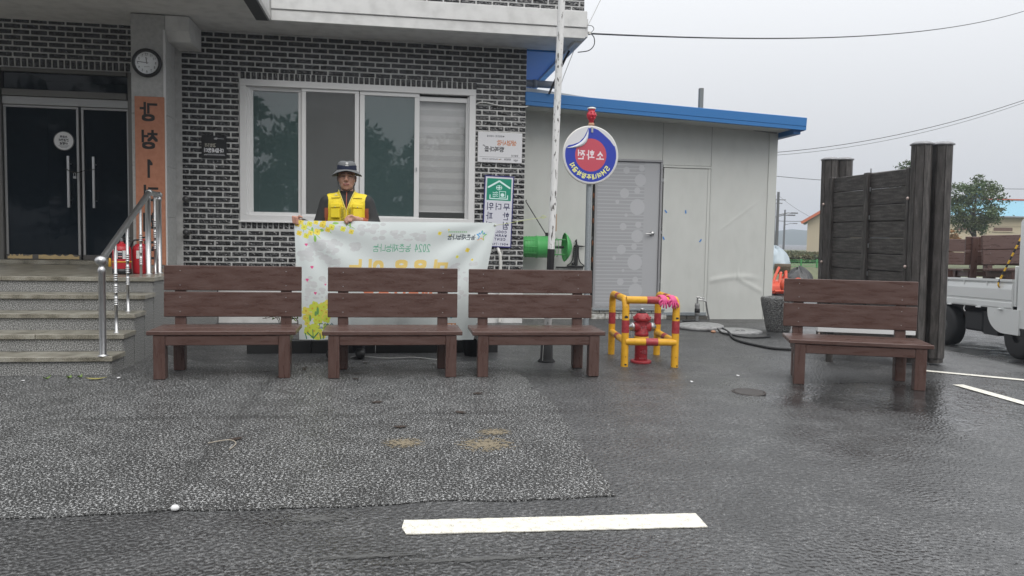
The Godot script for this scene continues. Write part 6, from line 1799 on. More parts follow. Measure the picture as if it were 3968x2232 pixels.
# ------------------------------------------------------------------ dark timber frames waiting behind the right bench
func build_timber() -> void:
	var ap := PackedVector2Array()
	for f in 2:
		var x: float = [5.10, 5.30][f]
		var g := ground_y(x, 2.6) - 0.01
		var fr := thing("timber_frame", ["dark plank panel framed by octagonal timber posts facing the bench", "second dark timber frame leaning close behind the planked one"][f], "timber frame", Vector3(x, g, 2.65), [0.02, 0.05][f])
		fr.rotation.z = 0.012
		for s in [-1.0, 1.0]:
			var z: float = s * 0.77
			var h: float = 2.165 if f == 0 else 2.17
			# octagonal post: eight planed faces with a groove down each arris
			var post := MB.new()
			for k in 8:
				var a0 := TAU * (k + 0.5) / 8
				var a1 := TAU * (k + 1.5) / 8
				var r := 0.097
				var p0 := Vector3(cos(a0) * r, 0.05, sin(a0) * r)
				var p1 := Vector3(cos(a1) * r, 0.05, sin(a1) * r)
				var q0 := p0.lerp(p1, 0.05)
				var q1 := p0.lerp(p1, 0.95)
				var inn := Vector3(cos(a0), 0, sin(a0)) * (r - 0.008) + Vector3(0, 0.05, 0)
				var up := Vector3(0, h - 0.07, 0)
				post.quad(q1, q0, q0 + up, q1 + up)
				var qm := Vector3(cos(a1) * r, 0.05, sin(a1) * r).lerp(Vector3(cos(a1 + TAU / 8) * r, 0.05, sin(a1 + TAU / 8) * r), 0.05)
				var im := Vector3(cos(a1), 0, sin(a1)) * (r - 0.009) + Vector3(0, 0.05, 0)
				post.quad(im, q1, q1 + up, im + up)
				post.quad(qm, im, im + up, qm + up)
			part("post", post.done(), mats.dark_wood_y, fr, Vector3(0, 0, z))
			part("post_core", tube([Vector3(0, 0.0, z), Vector3(0, h - 0.03, z)], 0.082, 8), mats.dark_wood_y, fr)
			part("post_cap", lathe([Vector2(0, 0), Vector2(0.108, 0), Vector2(0.108, 0.016), Vector2(0.07, 0.034), Vector2(0, 0.04)], 8), mat("cap_grey", lin(0.24, 0.24, 0.25), 0.35, 0.4), fr, Vector3(0, h - 0.03, z))
			for y in [0.10, 0.22, 0.95, 1.62]:
				part("bolt", lathe([Vector2(0, 0), Vector2(0.018, 0), Vector2(0.017, 0.008), Vector2(0.010, 0.016), Vector2(0, 0.018)], 10, Transform3D(Basis(Vector3(0, 1, 0), Vector3(-1, 0, 0), Vector3(0, 0, 1)), Vector3(-0.095, y, z + (0.045 if s < 0 else -0.045)))), mat("bolt_zinc", lin(0.45, 0.36, 0.32), 0.4, 0.5), fr)
		# planks in two bays
		if f == 0:
			for row in 9:
				for bay in 2:
					var zz: float = [-0.345, 0.335][bay]
					part("plank", bbox(Vector3(0.042, 0.168, 0.60), 0.006), mats.dark_wood_z, fr, Vector3(-0.01 + rng.randf_range(-0.003, 0.003), 0.46 + row * 0.1722, zz), Vector3(0, 0, rng.randf_range(-0.01, 0.01)))
			part("batten", bbox(Vector3(0.06, 1.56, 0.075), 0.006), mats.dark_wood_y, fr, Vector3(-0.035, 1.15, 0.0))
			for s in [-1.0, 1.0]:
				part("edge_batten", bbox(Vector3(0.06, 1.56, 0.05), 0.006), mats.dark_wood_y, fr, Vector3(-0.03, 1.15, s * 0.655))
			for y in [0.55, 0.85, 1.15, 1.45, 1.75, 1.95]:
				part("bracket", bbox(Vector3(0.012, 0.045, 0.012), 0.002), mats.dull_steel, fr, Vector3(-0.035, y, 0.045))
			for q in [Vector3(-0.04, 0.60, -0.25), Vector3(-0.04, 0.46, 0.22), Vector3(-0.04, 0.46, -0.30)]:
				part("knot", lathe([Vector2(0, 0), Vector2(0.024, 0), Vector2(0.015, 0.01), Vector2(0, 0.012)], 10, Transform3D(Basis(Vector3(0, 1, 0), Vector3(-1, 0, 0), Vector3(0, 0, 1)), q + Vector3(0.008, 0, 0))), mat("knot_pale", lin(0.16, 0.14, 0.13), 0.6), fr)
		else:
			for row in 8:
				part("plank", bbox(Vector3(0.042, 0.168, 1.28), 0.006), mats.dark_wood_z, fr, Vector3(0.0, 0.46 + row * 0.1722, 0), Vector3.ZERO)
			part("top_board", bbox(Vector3(0.042, 0.17, 0.62), 0.006), mats.dark_wood_z, fr, Vector3(0.0, 1.87, 0.02), Vector3.ZERO)
		part("foot_beam", bbox(Vector3(0.10, 0.14, 1.45), 0.008), mats.dark_wood_z, fr, Vector3(0.0, 0.19, 0))
	# a pale board lying between bench and frames
	solo("pale_board", bbox(Vector3(0.9, 0.05, 0.12), 0.004), mats.upvc, "pale board lying on blocks behind the turned bench", "board", Vector3(4.62, 0.30, 3.35), "", Vector3(0, -0.35, 0))
	var st := thing("board_stand", "dark wooden trestle carrying the pale board behind the turned bench", "trestle", Vector3(4.62, ground_y(4.6, 3.35), 3.35), -0.35)
	for s in [-1.0, 1.0]:
		part("upright", bbox(Vector3(0.06, 0.31, 0.06), 0.004), mats.dark_wood_y, st, Vector3(s * 0.32, 0.155, 0))

# ------------------------------------------------------------------ smooth figures from joints: distance field and surface nets
# bones: [a, b, ra, rb] or [a, b, ra, rb, flatten Vector3]
func skin_mesh(bones: Array, cell: float, k: float, colour: Callable, keep = null) -> Array:
	var lo := Vector3.ONE * 1e9
	var hi := -lo
	for b in bones:
		var r: float = maxf(b[2], b[3]) + 3 * cell + k
		lo = lo.min(b[0] - Vector3.ONE * r).min(b[1] - Vector3.ONE * r)
		hi = hi.max(b[0] + Vector3.ONE * r).max(b[1] + Vector3.ONE * r)
	var n := Vector3i(((hi - lo) / cell).ceil()) + Vector3i.ONE * 2
	var acc := PackedFloat32Array()
	acc.resize(n.x * n.y * n.z)
	var sx := 1
	var sy := n.x
	var sz := n.x * n.y
	for b in bones:
		var a: Vector3 = b[0]
		var e: Vector3 = b[1]
		var sc: Vector3 = b[4] if b.size() > 4 else Vector3.ONE
		var r: float = maxf(b[2], b[3]) * maxf(1.0, maxf(sc.x, maxf(sc.y, sc.z))) + 2.5 * cell + 2.0 * k
		var i0 := Vector3i(((a.min(e) - Vector3.ONE * r - lo) / cell).floor()).clamp(Vector3i.ZERO, n - Vector3i.ONE)
		var i1 := Vector3i(((a.max(e) + Vector3.ONE * r - lo) / cell).ceil()).clamp(Vector3i.ZERO, n - Vector3i.ONE)
		var mid := (a + e) * 0.5
		var sa := (a - mid) / sc
		var se := (e - mid) / sc
		var ab := se - sa
		var len2 := maxf(ab.length_squared(), 1e-9)
		var ra: float = b[2]
		var rb: float = b[3]
		for z in range(i0.z, i1.z + 1):
			for y in range(i0.y, i1.y + 1):
				for x in range(i0.x, i1.x + 1):
					var p := (lo + Vector3(x, y, z) * cell - mid) / sc
					var t := clampf((p - sa).dot(ab) / len2, 0.0, 1.0)
					var d := p.distance_to(sa + ab * t) - lerpf(ra, rb, t)
					if d < 2.5 * cell + 2.0 * k:
						acc[x * sx + y * sy + z * sz] += exp(-d / k)
	for i in acc.size():
		acc[i] = -k * log(acc[i]) if acc[i] > 1e-12 else 1.0
	var verts := PackedVector3Array()
	var vid := {}
	var offs := [0, sx, sy, sx + sy, sz, sx + sz, sy + sz, sx + sy + sz]
	var edges := [[0, 1], [2, 3], [4, 5], [6, 7], [0, 2], [1, 3], [4, 6], [5, 7], [0, 4], [1, 5], [2, 6], [3, 7]]
	var cp := []
	for c in 8:
		cp.append(Vector3(c & 1, (c >> 1) & 1, (c >> 2) & 1))
	for z in n.z - 1:
		for y in n.y - 1:
			var base := y * sy + z * sz
			for x in n.x - 1:
				var i := base + x
				var d0 := acc[i]
				if d0 > 2.0 * cell or d0 < -2.0 * cell:
					continue
				var mask := 0
				for c in 8:
					if acc[i + offs[c]] < 0.0:
						mask |= 1 << c
				if mask == 0 or mask == 255:
					continue
				var s := Vector3.ZERO
				var cnt := 0
				for e in edges:
					var d1 := acc[i + offs[e[0]]]
					var d2 := acc[i + offs[e[1]]]
					if (d1 < 0.0) != (d2 < 0.0):
						s += (cp[e[0]] as Vector3).lerp(cp[e[1]], d1 / (d1 - d2))
						cnt += 1
				vid[i] = verts.size()
				verts.append(lo + (Vector3(x, y, z) + s / cnt) * cell)
	var idx := PackedInt32Array()
	var axes := [[sx, sy, sz], [sy, sz, sx], [sz, sx, sy]]
	for i in vid:
		for a in axes:
			var d1 := acc[i]
			var d2 := acc[i + a[0]]
			if (d1 < 0.0) == (d2 < 0.0):
				continue
			var v0: int = vid.get(i, -1)
			var v1: int = vid.get(i - a[1], -1)
			var v2: int = vid.get(i - a[1] - a[2], -1)
			var v3: int = vid.get(i - a[2], -1)
			if v1 < 0 or v2 < 0 or v3 < 0:
				continue
			if keep != null and not keep.call((verts[v0] + verts[v2]) * 0.5):
				continue
			if d1 < 0.0:
				idx.append_array([v0, v2, v1, v0, v3, v2])
			else:
				idx.append_array([v0, v1, v2, v0, v2, v3])
	var cols := PackedColorArray()
	for v in verts:
		cols.append(colour.call(v))
	return [verts, idx, cols]

func join_skin(parts: Array) -> ArrayMesh:
	var v := PackedVector3Array()
	var ix := PackedInt32Array()
	var cl := PackedColorArray()
	for p in parts:
		var off := v.size()
		v.append_array(p[0])
		cl.append_array(p[2])
		for i in p[1]:
			ix.append(i + off)
	var nr := PackedVector3Array()
	nr.resize(v.size())
	for i in range(0, ix.size(), 3):
		var a := v[ix[i]]
		var nn := (v[ix[i + 2]] - a).cross(v[ix[i + 1]] - a)
		for j in 3:
			nr[ix[i + j]] += nn
	for i in nr.size():
		nr[i] = nr[i].normalized() if nr[i].length_squared() > 0.0 else Vector3.UP
	var arr := []
	arr.resize(Mesh.ARRAY_MAX)
	arr[Mesh.ARRAY_VERTEX] = v
	arr[Mesh.ARRAY_NORMAL] = nr
	arr[Mesh.ARRAY_COLOR] = cl
	arr[Mesh.ARRAY_INDEX] = ix
	var m := ArrayMesh.new()
	m.add_surface_from_arrays(Mesh.PRIMITIVE_TRIANGLES, arr)
	return m

func skin_mat(key: String, rough: float, sheen := 0.0) -> StandardMaterial3D:
	var m := mat(key, Color.WHITE, rough)
	m.vertex_color_use_as_albedo = true
	return m

# ------------------------------------------------------------------ the man with the banner
func build_person() -> void:
	var man := thing("person", "person in grey bucket hat, yellow vest and black jacket holding up the banner", "person", Vector3(-0.40, 0.0, 2.93))
	# local coordinates: x to the right of the picture, z towards the camera
	var skin := Color(0.42, 0.235, 0.165)
	var one := func(c: Color) -> Callable: return func(_p: Vector3) -> Color: return c
	var neck := Vector3(-0.022, 1.535, -0.01)
	var head := Vector3(-0.022, 1.672, 0.02)
	# head: cranium, cheeks, jaw, nose, brow, lips, ears
	var hb := [[head + Vector3(0, 0.045, -0.03), head + Vector3(0, 0.055, 0.0), 0.078, 0.078, Vector3(0.95, 1.1, 1.1)],
		[head + Vector3(0, -0.02, 0.02), head + Vector3(0, -0.062, 0.034), 0.066, 0.049, Vector3(1.12, 1.0, 0.9)],
		[head + Vector3(-0.048, -0.045, 0.005), head + Vector3(0, -0.088, 0.052), 0.018, 0.021], [head + Vector3(0.048, -0.045, 0.005), head + Vector3(0, -0.088, 0.052), 0.018, 0.021],
		[head + Vector3(-0.042, -0.008, 0.052), head + Vector3(-0.036, -0.03, 0.055), 0.016, 0.014], [head + Vector3(0.042, -0.008, 0.052), head + Vector3(0.036, -0.03, 0.055), 0.016, 0.014],
		[head + Vector3(0, 0.03, 0.082), head + Vector3(0, -0.016, 0.102), 0.008, 0.0115], [head + Vector3(-0.012, -0.020, 0.092), head + Vector3(0.012, -0.020, 0.092), 0.009, 0.009],
		[head + Vector3(-0.04, 0.042, 0.070), head + Vector3(0.04, 0.042, 0.070), 0.011, 0.011],
		[head + Vector3(-0.022, -0.050, 0.078), head + Vector3(0.022, -0.050, 0.078), 0.0065, 0.0065], [head + Vector3(-0.016, -0.060, 0.077), head + Vector3(0.016, -0.060, 0.077), 0.0075, 0.0075],
		[head + Vector3(-0.078, 0.015, -0.01), head + Vector3(-0.079, -0.022, -0.004), 0.012, 0.008], [head + Vector3(0.078, 0.015, -0.01), head + Vector3(0.079, -0.022, -0.004), 0.012, 0.008],
		[neck + Vector3(0, -0.03, -0.01), neck + Vector3(0, 0.09, 0.0), 0.058, 0.054]]
	var face := func(p: Vector3) -> Color:
		var q: Vector3 = p - head
		if q.z > 0.05:
			for s in [-1.0, 1.0]:
				var e := Vector2((q.x - s * 0.033) / 0.017, (q.y - 0.018) / 0.0055)
				if e.length() < 1.0:
					return Color(0.03, 0.02, 0.016)
				var br := Vector2((q.x - s * 0.035) / 0.024, (q.y - 0.041 + absf(q.x) * 0.06) / 0.0055)
				if br.length() < 1.0:
					return Color(0.035, 0.025, 0.02)
			if absf(q.x) < 0.024 and absf(q.y + 0.0555 + q.x * q.x * 3.0) < 0.0026:
				return Color(0.13, 0.045, 0.04)
			if absf(q.x) < 0.024 and absf(q.y + 0.056) < 0.010:
				return Color(0.36, 0.155, 0.125)
		if q.y > 0.055 or (q.z < 0.0 and q.y > -0.03 and absf(q.x) < 0.085):
			return Color(0.02, 0.018, 0.016)
		return skin
	var pieces := [skin_mesh(hb, 0.0042, 0.0045, face)]
	# body under the clothes
	var hip := 0.93
	var body := [[Vector3(-0.02, 1.36, 0), Vector3(-0.02, 1.06, 0), 0.135, 0.125, Vector3(1.15, 1, 0.75)], [Vector3(-0.02, 1.06, 0), Vector3(-0.02, hip, 0), 0.125, 0.135, Vector3(1.15, 1, 0.8)], [Vector3(-0.18, 1.455, -0.01), Vector3(0.14, 1.455, -0.01), 0.055, 0.055], [neck + Vector3(0, -0.1, -0.01), neck, 0.06, 0.055]]
	for s in [-1.0, 1.0]:
		body.append_array([[Vector3(s * 0.09 - 0.02, hip - 0.02, 0), Vector3(s * 0.11 - 0.02, 0.50, 0.02), 0.082, 0.055], [Vector3(s * 0.11 - 0.02, 0.50, 0.02), Vector3(s * 0.12 - 0.02, 0.10, -0.01), 0.055, 0.038], [Vector3(s * 0.12 - 0.02, 0.05, -0.03), Vector3(s * 0.14 - 0.02, 0.035, 0.12), 0.035, 0.03]])
	# arms: picture left reaches out to the corner, picture right folds across the belly
	var shl := Vector3(-0.198, 1.445, -0.005)
	var ell := Vector3(-0.285, 1.185, 0.02)
	var wrl := Vector3(-0.425, 1.262, 0.185)
	var shr := Vector3(0.160, 1.445, -0.005)
	var elr := Vector3(0.250, 1.195, 0.04)
	var wrr := Vector3(0.115, 1.285, 0.190)
	body.append_array([[shl, ell, 0.052, 0.042], [ell, wrl, 0.042, 0.030], [shr, elr, 0.052, 0.042], [elr, wrr, 0.042, 0.030]])
	pieces.append(skin_mesh(body, 0.012, 0.012, one.call(skin)))
	# hands: the outer one grips the cloth corner from behind with its fingers over the front
	var hl := Vector3(-0.455, 1.275, 0.205)
	var lb := [[wrl, wrl.lerp(hl, 0.3), 0.026, 0.025], [hl + Vector3(0.012, -0.008, -0.004), hl + Vector3(-0.012, 0.014, 0.008), 0.024, 0.022, Vector3(1.0, 1.2, 0.75)]]
	for j in 4:
		var o := Vector3(-0.018 + 0.002 * j, 0.026 - 0.017 * j, 0.012)
		var b0 := hl + o
		lb.append([b0, b0 + Vector3(-0.006, 0.004, 0.024), 0.0096, 0.009])
		lb.append([b0 + Vector3(-0.006, 0.004, 0.024), b0 + Vector3(0.018, -0.002, 0.033 - 0.002 * j), 0.009, 0.0085])
		lb.append([b0 + Vector3(0.018, -0.002, 0.033 - 0.002 * j), b0 + Vector3(0.032, -0.008, 0.026), 0.0085, 0.0075])
	lb.append_array([[hl + Vector3(0.012, 0.022, 0.0), hl + Vector3(0.030, 0.036, 0.012), 0.0105, 0.010], [hl + Vector3(0.030, 0.036, 0.012), hl + Vector3(0.050, 0.030, 0.014), 0.010, 0.008]])
	pieces.append(skin_mesh(lb, 0.0042, 0.0035, one.call(Color(0.46, 0.25, 0.185))))
	var hr := Vector3(0.060, 1.296, 0.215)
	var rb := [[wrr, wrr.lerp(hr, 0.4), 0.027, 0.025], [hr + Vector3(0.025, 0.0, -0.005), hr + Vector3(-0.022, 0.004, 0.006), 0.022, 0.021, Vector3(1.15, 1.15, 0.8)]]
	for j in 4:
		var b0 := hr + Vector3(-0.030, 0.020 - 0.013 * j, 0.006 + 0.006 * j)
		var l: float = [0.034, 0.040, 0.038, 0.030][j]
		rb.append([b0, b0 + Vector3(-l * 0.7, 0.002, 0.010), 0.0095, 0.009])
		rb.append([b0 + Vector3(-l * 0.7, 0.002, 0.010), b0 + Vector3(-l * 1.25, -0.012, 0.008), 0.009, 0.0085])
		rb.append([b0 + Vector3(-l * 1.25, -0.012, 0.008), b0 + Vector3(-l * 1.4, -0.026, 0.0), 0.0085, 0.0075])
	rb.append_array([[hr + Vector3(0.0, 0.016, 0.010), hr + Vector3(-0.026, 0.030, 0.016), 0.0108, 0.010], [hr + Vector3(-0.026, 0.030, 0.016), hr + Vector3(-0.058, 0.022, 0.022), 0.010, 0.008]])
	pieces.append(skin_mesh(rb, 0.0042, 0.0035, one.call(Color(0.46, 0.25, 0.185))))
	var sk := skin_mat("skin", 0.5)
	sk.subsurf_scatter_enabled = true
	sk.subsurf_scatter_strength = 0.15
	part("body", join_skin(pieces), sk, man)
	# jacket: black with orange sides
	var jb := [[Vector3(-0.02, 1.385, 0), Vector3(-0.02, 1.06, 0), 0.150, 0.140, Vector3(1.2, 1, 0.78)], [Vector3(-0.02, 1.06, 0), Vector3(-0.02, 0.88, 0), 0.140, 0.150, Vector3(1.15, 1, 0.85)], [Vector3(-0.180, 1.455, -0.01), Vector3(0.140, 1.455, -0.01), 0.066, 0.066], [neck + Vector3(0, -0.085, -0.012), neck + Vector3(0, -0.020, -0.006), 0.080, 0.070],
		[shl, ell, 0.070, 0.060], [ell, wrl.lerp(ell, 0.12), 0.060, 0.042], [shr, elr, 0.070, 0.062], [elr, wrr.lerp(elr, 0.12), 0.062, 0.042]]
	var jc := func(p: Vector3) -> Color:
		if p.y < 1.40 and p.y > 1.0 and ((p.x < -0.165 and p.x > -0.215) or (p.x > 0.128 and p.x < 0.178)) and p.z > 0.0:
			return Color(0.30, 0.075, 0.035)
		return Color(0.022, 0.022, 0.023)
	part("jacket", join_skin([skin_mesh(jb, 0.011, 0.014, jc)]), skin_mat("jacket_cloth", 0.75), man)
	part("jacket_zip", tube(curve([Vector3(-0.020, 1.555, 0.066), Vector3(-0.020, 1.50, 0.098), Vector3(-0.020, 1.43, 0.122), Vector3(-0.020, 1.38, 0.126)], 4), 0.0038, 6), mat("zip_orange", lin(0.40, 0.10, 0.06), 0.5), man)
	# vest with a deep V
	var vb := [[Vector3(-0.02, 1.385, 0), Vector3(-0.02, 1.06, 0), 0.162, 0.152, Vector3(1.2, 1, 0.80)], [Vector3(-0.02, 1.06, 0), Vector3(-0.02, 0.92, 0), 0.152, 0.158, Vector3(1.15, 1, 0.87)], [Vector3(-0.168, 1.458, -0.01), Vector3(0.128, 1.458, -0.01), 0.076, 0.076], [neck + Vector3(0, -0.095, -0.012), neck + Vector3(0, -0.030, -0.010), 0.092, 0.082]]
	var vk := func(p: Vector3) -> bool:
		if p.y > 1.575:
			return false
		if absf(p.x + 0.02) > 0.190 and p.y > 1.12 and absf(p.x + 0.02) > 0.190 + (1.22 - p.y) * 0.10:
			return false
		if p.z > -0.035 and p.y > 1.386 and absf(p.x + 0.02) < 0.004 + (p.y - 1.386) * 0.40:
			return false
		return absf(p.x + 0.02) < 0.225
	var wr := FastNoiseLite.new()
	wr.seed = 4
	wr.frequency = 14.0
	var vc := func(p: Vector3) -> Color: return Color(0.80, 0.62, 0.02) * (1.0 + 0.06 * wr.get_noise_3dv(p))
	var vm := skin_mat("vest_cloth", 0.6)
	vm.normal_enabled = true
	vm.normal_texture = tex(normals(noise(256, 256, 0.03, 4, 251), 5.0))
	vm.normal_scale = 0.5
	tri_map(vm, Vector3.ONE * 3.0, false)
	var vest := part("vest", join_skin([skin_mesh(vb, 0.010, 0.016, vc, vk)]), vm, man)
	var ylw := mat("vest_yellow", lin(0.80, 0.62, 0.02), 0.6)
	var pale := mat("vest_binding", lin(0.72, 0.62, 0.16), 0.6)
	for s in [-1.0, 1.0]:
		var c: float = -0.02 + s * 0.100
		part("binding", tube(curve([Vector3(-0.02 + s * 0.076, 1.565, 0.035), Vector3(-0.02 + s * 0.058, 1.525, 0.085), Vector3(-0.02 + s * 0.032, 1.46, 0.122), Vector3(-0.02 + s * 0.006, 1.386, 0.138)], 5), 0.0042, 6), pale, vest)
		part("pocket", bbox(Vector3(0.088, 0.088, 0.018), 0.007), ylw, vest, Vector3(c, 1.350, 0.122), Vector3(-0.03, s * 0.40, 0))
		part("pocket_flap", bbox(Vector3(0.096, 0.038, 0.014), 0.005), ylw, vest, Vector3(c, 1.418, 0.124), Vector3(-0.12, s * 0.40, -0.03 * s))
		part("press_stud", lathe([Vector2(0, 0), Vector2(0.005, 0), Vector2(0.004, 0.003), Vector2(0, 0.004)], 8, Transform3D(Basis(Vector3.RIGHT, Vector3.BACK, Vector3.DOWN), Vector3(c + s * 0.002, 1.407, 0.134))), mats.steel, vest)
		part("chest_seam", tube([Vector3(c - 0.040, 1.490, 0.098 - 0.02 * (1 if s < 0 else 0)), Vector3(c + 0.040, 1.493, 0.098 - 0.02 * (1 if s > 0 else 0))], 0.0035, 5), mat("seam_ochre", lin(0.36, 0.27, 0.02), 0.7), vest)
		# open weave panel beside the zip
		for j in 9:
			part("mesh_strip", tube([Vector3(-0.02 + s * 0.020, 1.29 + j * 0.013, 0.1415), Vector3(-0.02 + s * 0.046, 1.30 + j * 0.013, 0.1375)], 0.0028, 5), mat("mesh_olive", lin(0.24, 0.22, 0.05), 0.7), vest)
	part("vest_zip", tube([Vector3(-0.02, 1.388, 0.1405), Vector3(-0.02, 1.10, 0.140)], 0.0045, 6), pale, vest)
	var lg := MB.new()
	lg.box(Vector3.ZERO, Vector3(0.044, 0.004, 0.002))
	lg.box(Vector3(-0.004, 0.012, 0), Vector3(0.016, 0.012, 0.002))
	part("chest_emblem", lg.done(), mat("emblem_pale", lin(0.62, 0.58, 0.36), 0.6), vest, Vector3(-0.115, 1.515, 0.072), Vector3(-0.7, -0.35, 0.0))
	# trousers and shoes
	var tb := []
	for s in [-1.0, 1.0]:
		tb.append_array([[Vector3(s * 0.07 - 0.02, 0.90, 0), Vector3(s * 0.10 - 0.02, 0.52, 0.02), 0.108, 0.078], [Vector3(s * 0.10 - 0.02, 0.52, 0.02), Vector3(s * 0.11 - 0.02, 0.09, -0.01), 0.078, 0.064]])
	part("trousers", join_skin([skin_mesh(tb, 0.013, 0.014, one.call(Color(0.02, 0.021, 0.025)))]), skin_mat("trouser_cloth", 0.8), man)
	for s in [-1.0, 1.0]:
		part("shoe", join_skin([skin_mesh([[Vector3(s * 0.12 - 0.02, 0.055, -0.045), Vector3(s * 0.135 - 0.02, 0.046, 0.14), 0.052, 0.043, Vector3(1, 1, 1)]], 0.011, 0.01, one.call(Color(0.015, 0.015, 0.015)))]), skin_mat("shoe_leather", 0.4), man)
	# bucket hat: grey crown, navy band, drooping brim, emblem, chin cord
	var hc := head + Vector3(0.0, 0.076, 0.0)
	var grey := mat("hat_grey", lin(0.13, 0.135, 0.14), 0.8)
	var hat := MB.new().smooth(true)
	var ring := func(i: int, k: int) -> Vector3:
		var an := TAU * k / 48
		var q: Vector2 = [Vector2(0.090, 0.0), Vector2(0.090, 0.026), Vector2(0.087, 0.048), Vector2(0.079, 0.068), Vector2(0.064, 0.079), Vector2(0.03, 0.083), Vector2(0.0, 0.084)][i]
		return hc + Vector3(cos(an) * q.x * 0.97, q.y + 0.004 * sin(an * 3.0) * float(i > 1 and i < 6), sin(an) * q.x * 1.15)
	for i in 6:
		for k in 48:
			hat.quad(ring.call(i, k + 1), ring.call(i, k), ring.call(i + 1, k), ring.call(i + 1, k + 1))
	var crown := part("hat", hat.done(), grey, man)
	var brim := MB.new().smooth(true)
	var bp := func(i: int, k: int, dy: float) -> Vector3:
		var an := TAU * k / 64
		var t := i / 6.0
		var droop := -0.006 * t - 0.012 * t * t + 0.006 * t * sin(an + 0.6) - 0.034 * t * pow(absf(cos(an)), 1.5)
		var r := lerpf(0.087, 0.139, t)
		return hc + Vector3(cos(an) * r * 0.99, droop + dy, sin(an) * r * 1.05 + 0.004)
	for k in 64:
		for i in 6:
			brim.quad(bp.call(i, k, 0.002), bp.call(i, k + 1, 0.002), bp.call(i + 1, k + 1, 0.002), bp.call(i + 1, k, 0.002))
			brim.quad(bp.call(i, k + 1, -0.002), bp.call(i, k, -0.002), bp.call(i + 1, k, -0.002), bp.call(i + 1, k + 1, -0.002))
		brim.quad(bp.call(6, k, 0.002), bp.call(6, k + 1, 0.002), bp.call(6, k + 1, -0.002), bp.call(6, k, -0.002))
	part("brim", brim.done(), grey, crown)
	var band := MB.new().smooth(true)
	for k in 48:
		var a0 := TAU * k / 48
		var a1 := TAU * (k + 1) / 48
		var hgt := func(an: float) -> float: return 0.030 + 0.016 * absf(cos(an))
		var bq := func(an: float, y: float) -> Vector3: return hc + Vector3(cos(an) * 0.0915 * 0.97, y, sin(an) * 0.0915 * 1.15)
		band.quad(bq.call(a1, 0.002), bq.call(a0, 0.002), bq.call(a0, hgt.call(a0)), bq.call(a1, hgt.call(a1)))
	part("hat_band", band.done(), mat("hat_navy", lin(0.008, 0.014, 0.04), 0.8), crown)
	var star := PackedVector2Array()
	for k in 10:
		var an := TAU * k / 10 + PI / 2
		var rr := 0.0155 if k % 2 == 0 else 0.007
		star.append(Vector2(cos(an), sin(an)) * rr)
	var em := part("hat_emblem", MB.new().prism(star, 0.003, Transform3D(Basis(Vector3.RIGHT, -0.25), hc + Vector3(0.006, 0.056, 0.1035))).done(), mat("emblem_white", lin(0.78, 0.78, 0.76), 0.5), crown)
	part("emblem_bar", MB.new().box(hc + Vector3(0.006, 0.036, 0.1065), Vector3(0.026, 0.006, 0.003)).done(), mats.emblem_white, crown)
	part("emblem_centre", MB.new().box(hc + Vector3(0.006, 0.056, 0.1055), Vector3(0.005, 0.005, 0.004)).done(), mats.black_iron, crown)
	part("chin_cord", tube(curve([hc + Vector3(-0.086, -0.005, 0.01), head + Vector3(-0.082, -0.01, 0.02), head + Vector3(-0.066, -0.075, 0.040), head + Vector3(-0.02, -0.115, 0.062), head + Vector3(0.0, -0.122, 0.066), head + Vector3(0.02, -0.115, 0.062), head + Vector3(0.066, -0.075, 0.040), head + Vector3(0.082, -0.01, 0.02), hc + Vector3(0.086, -0.005, 0.01)], 5), 0.0032, 6), mats.rubber, crown)

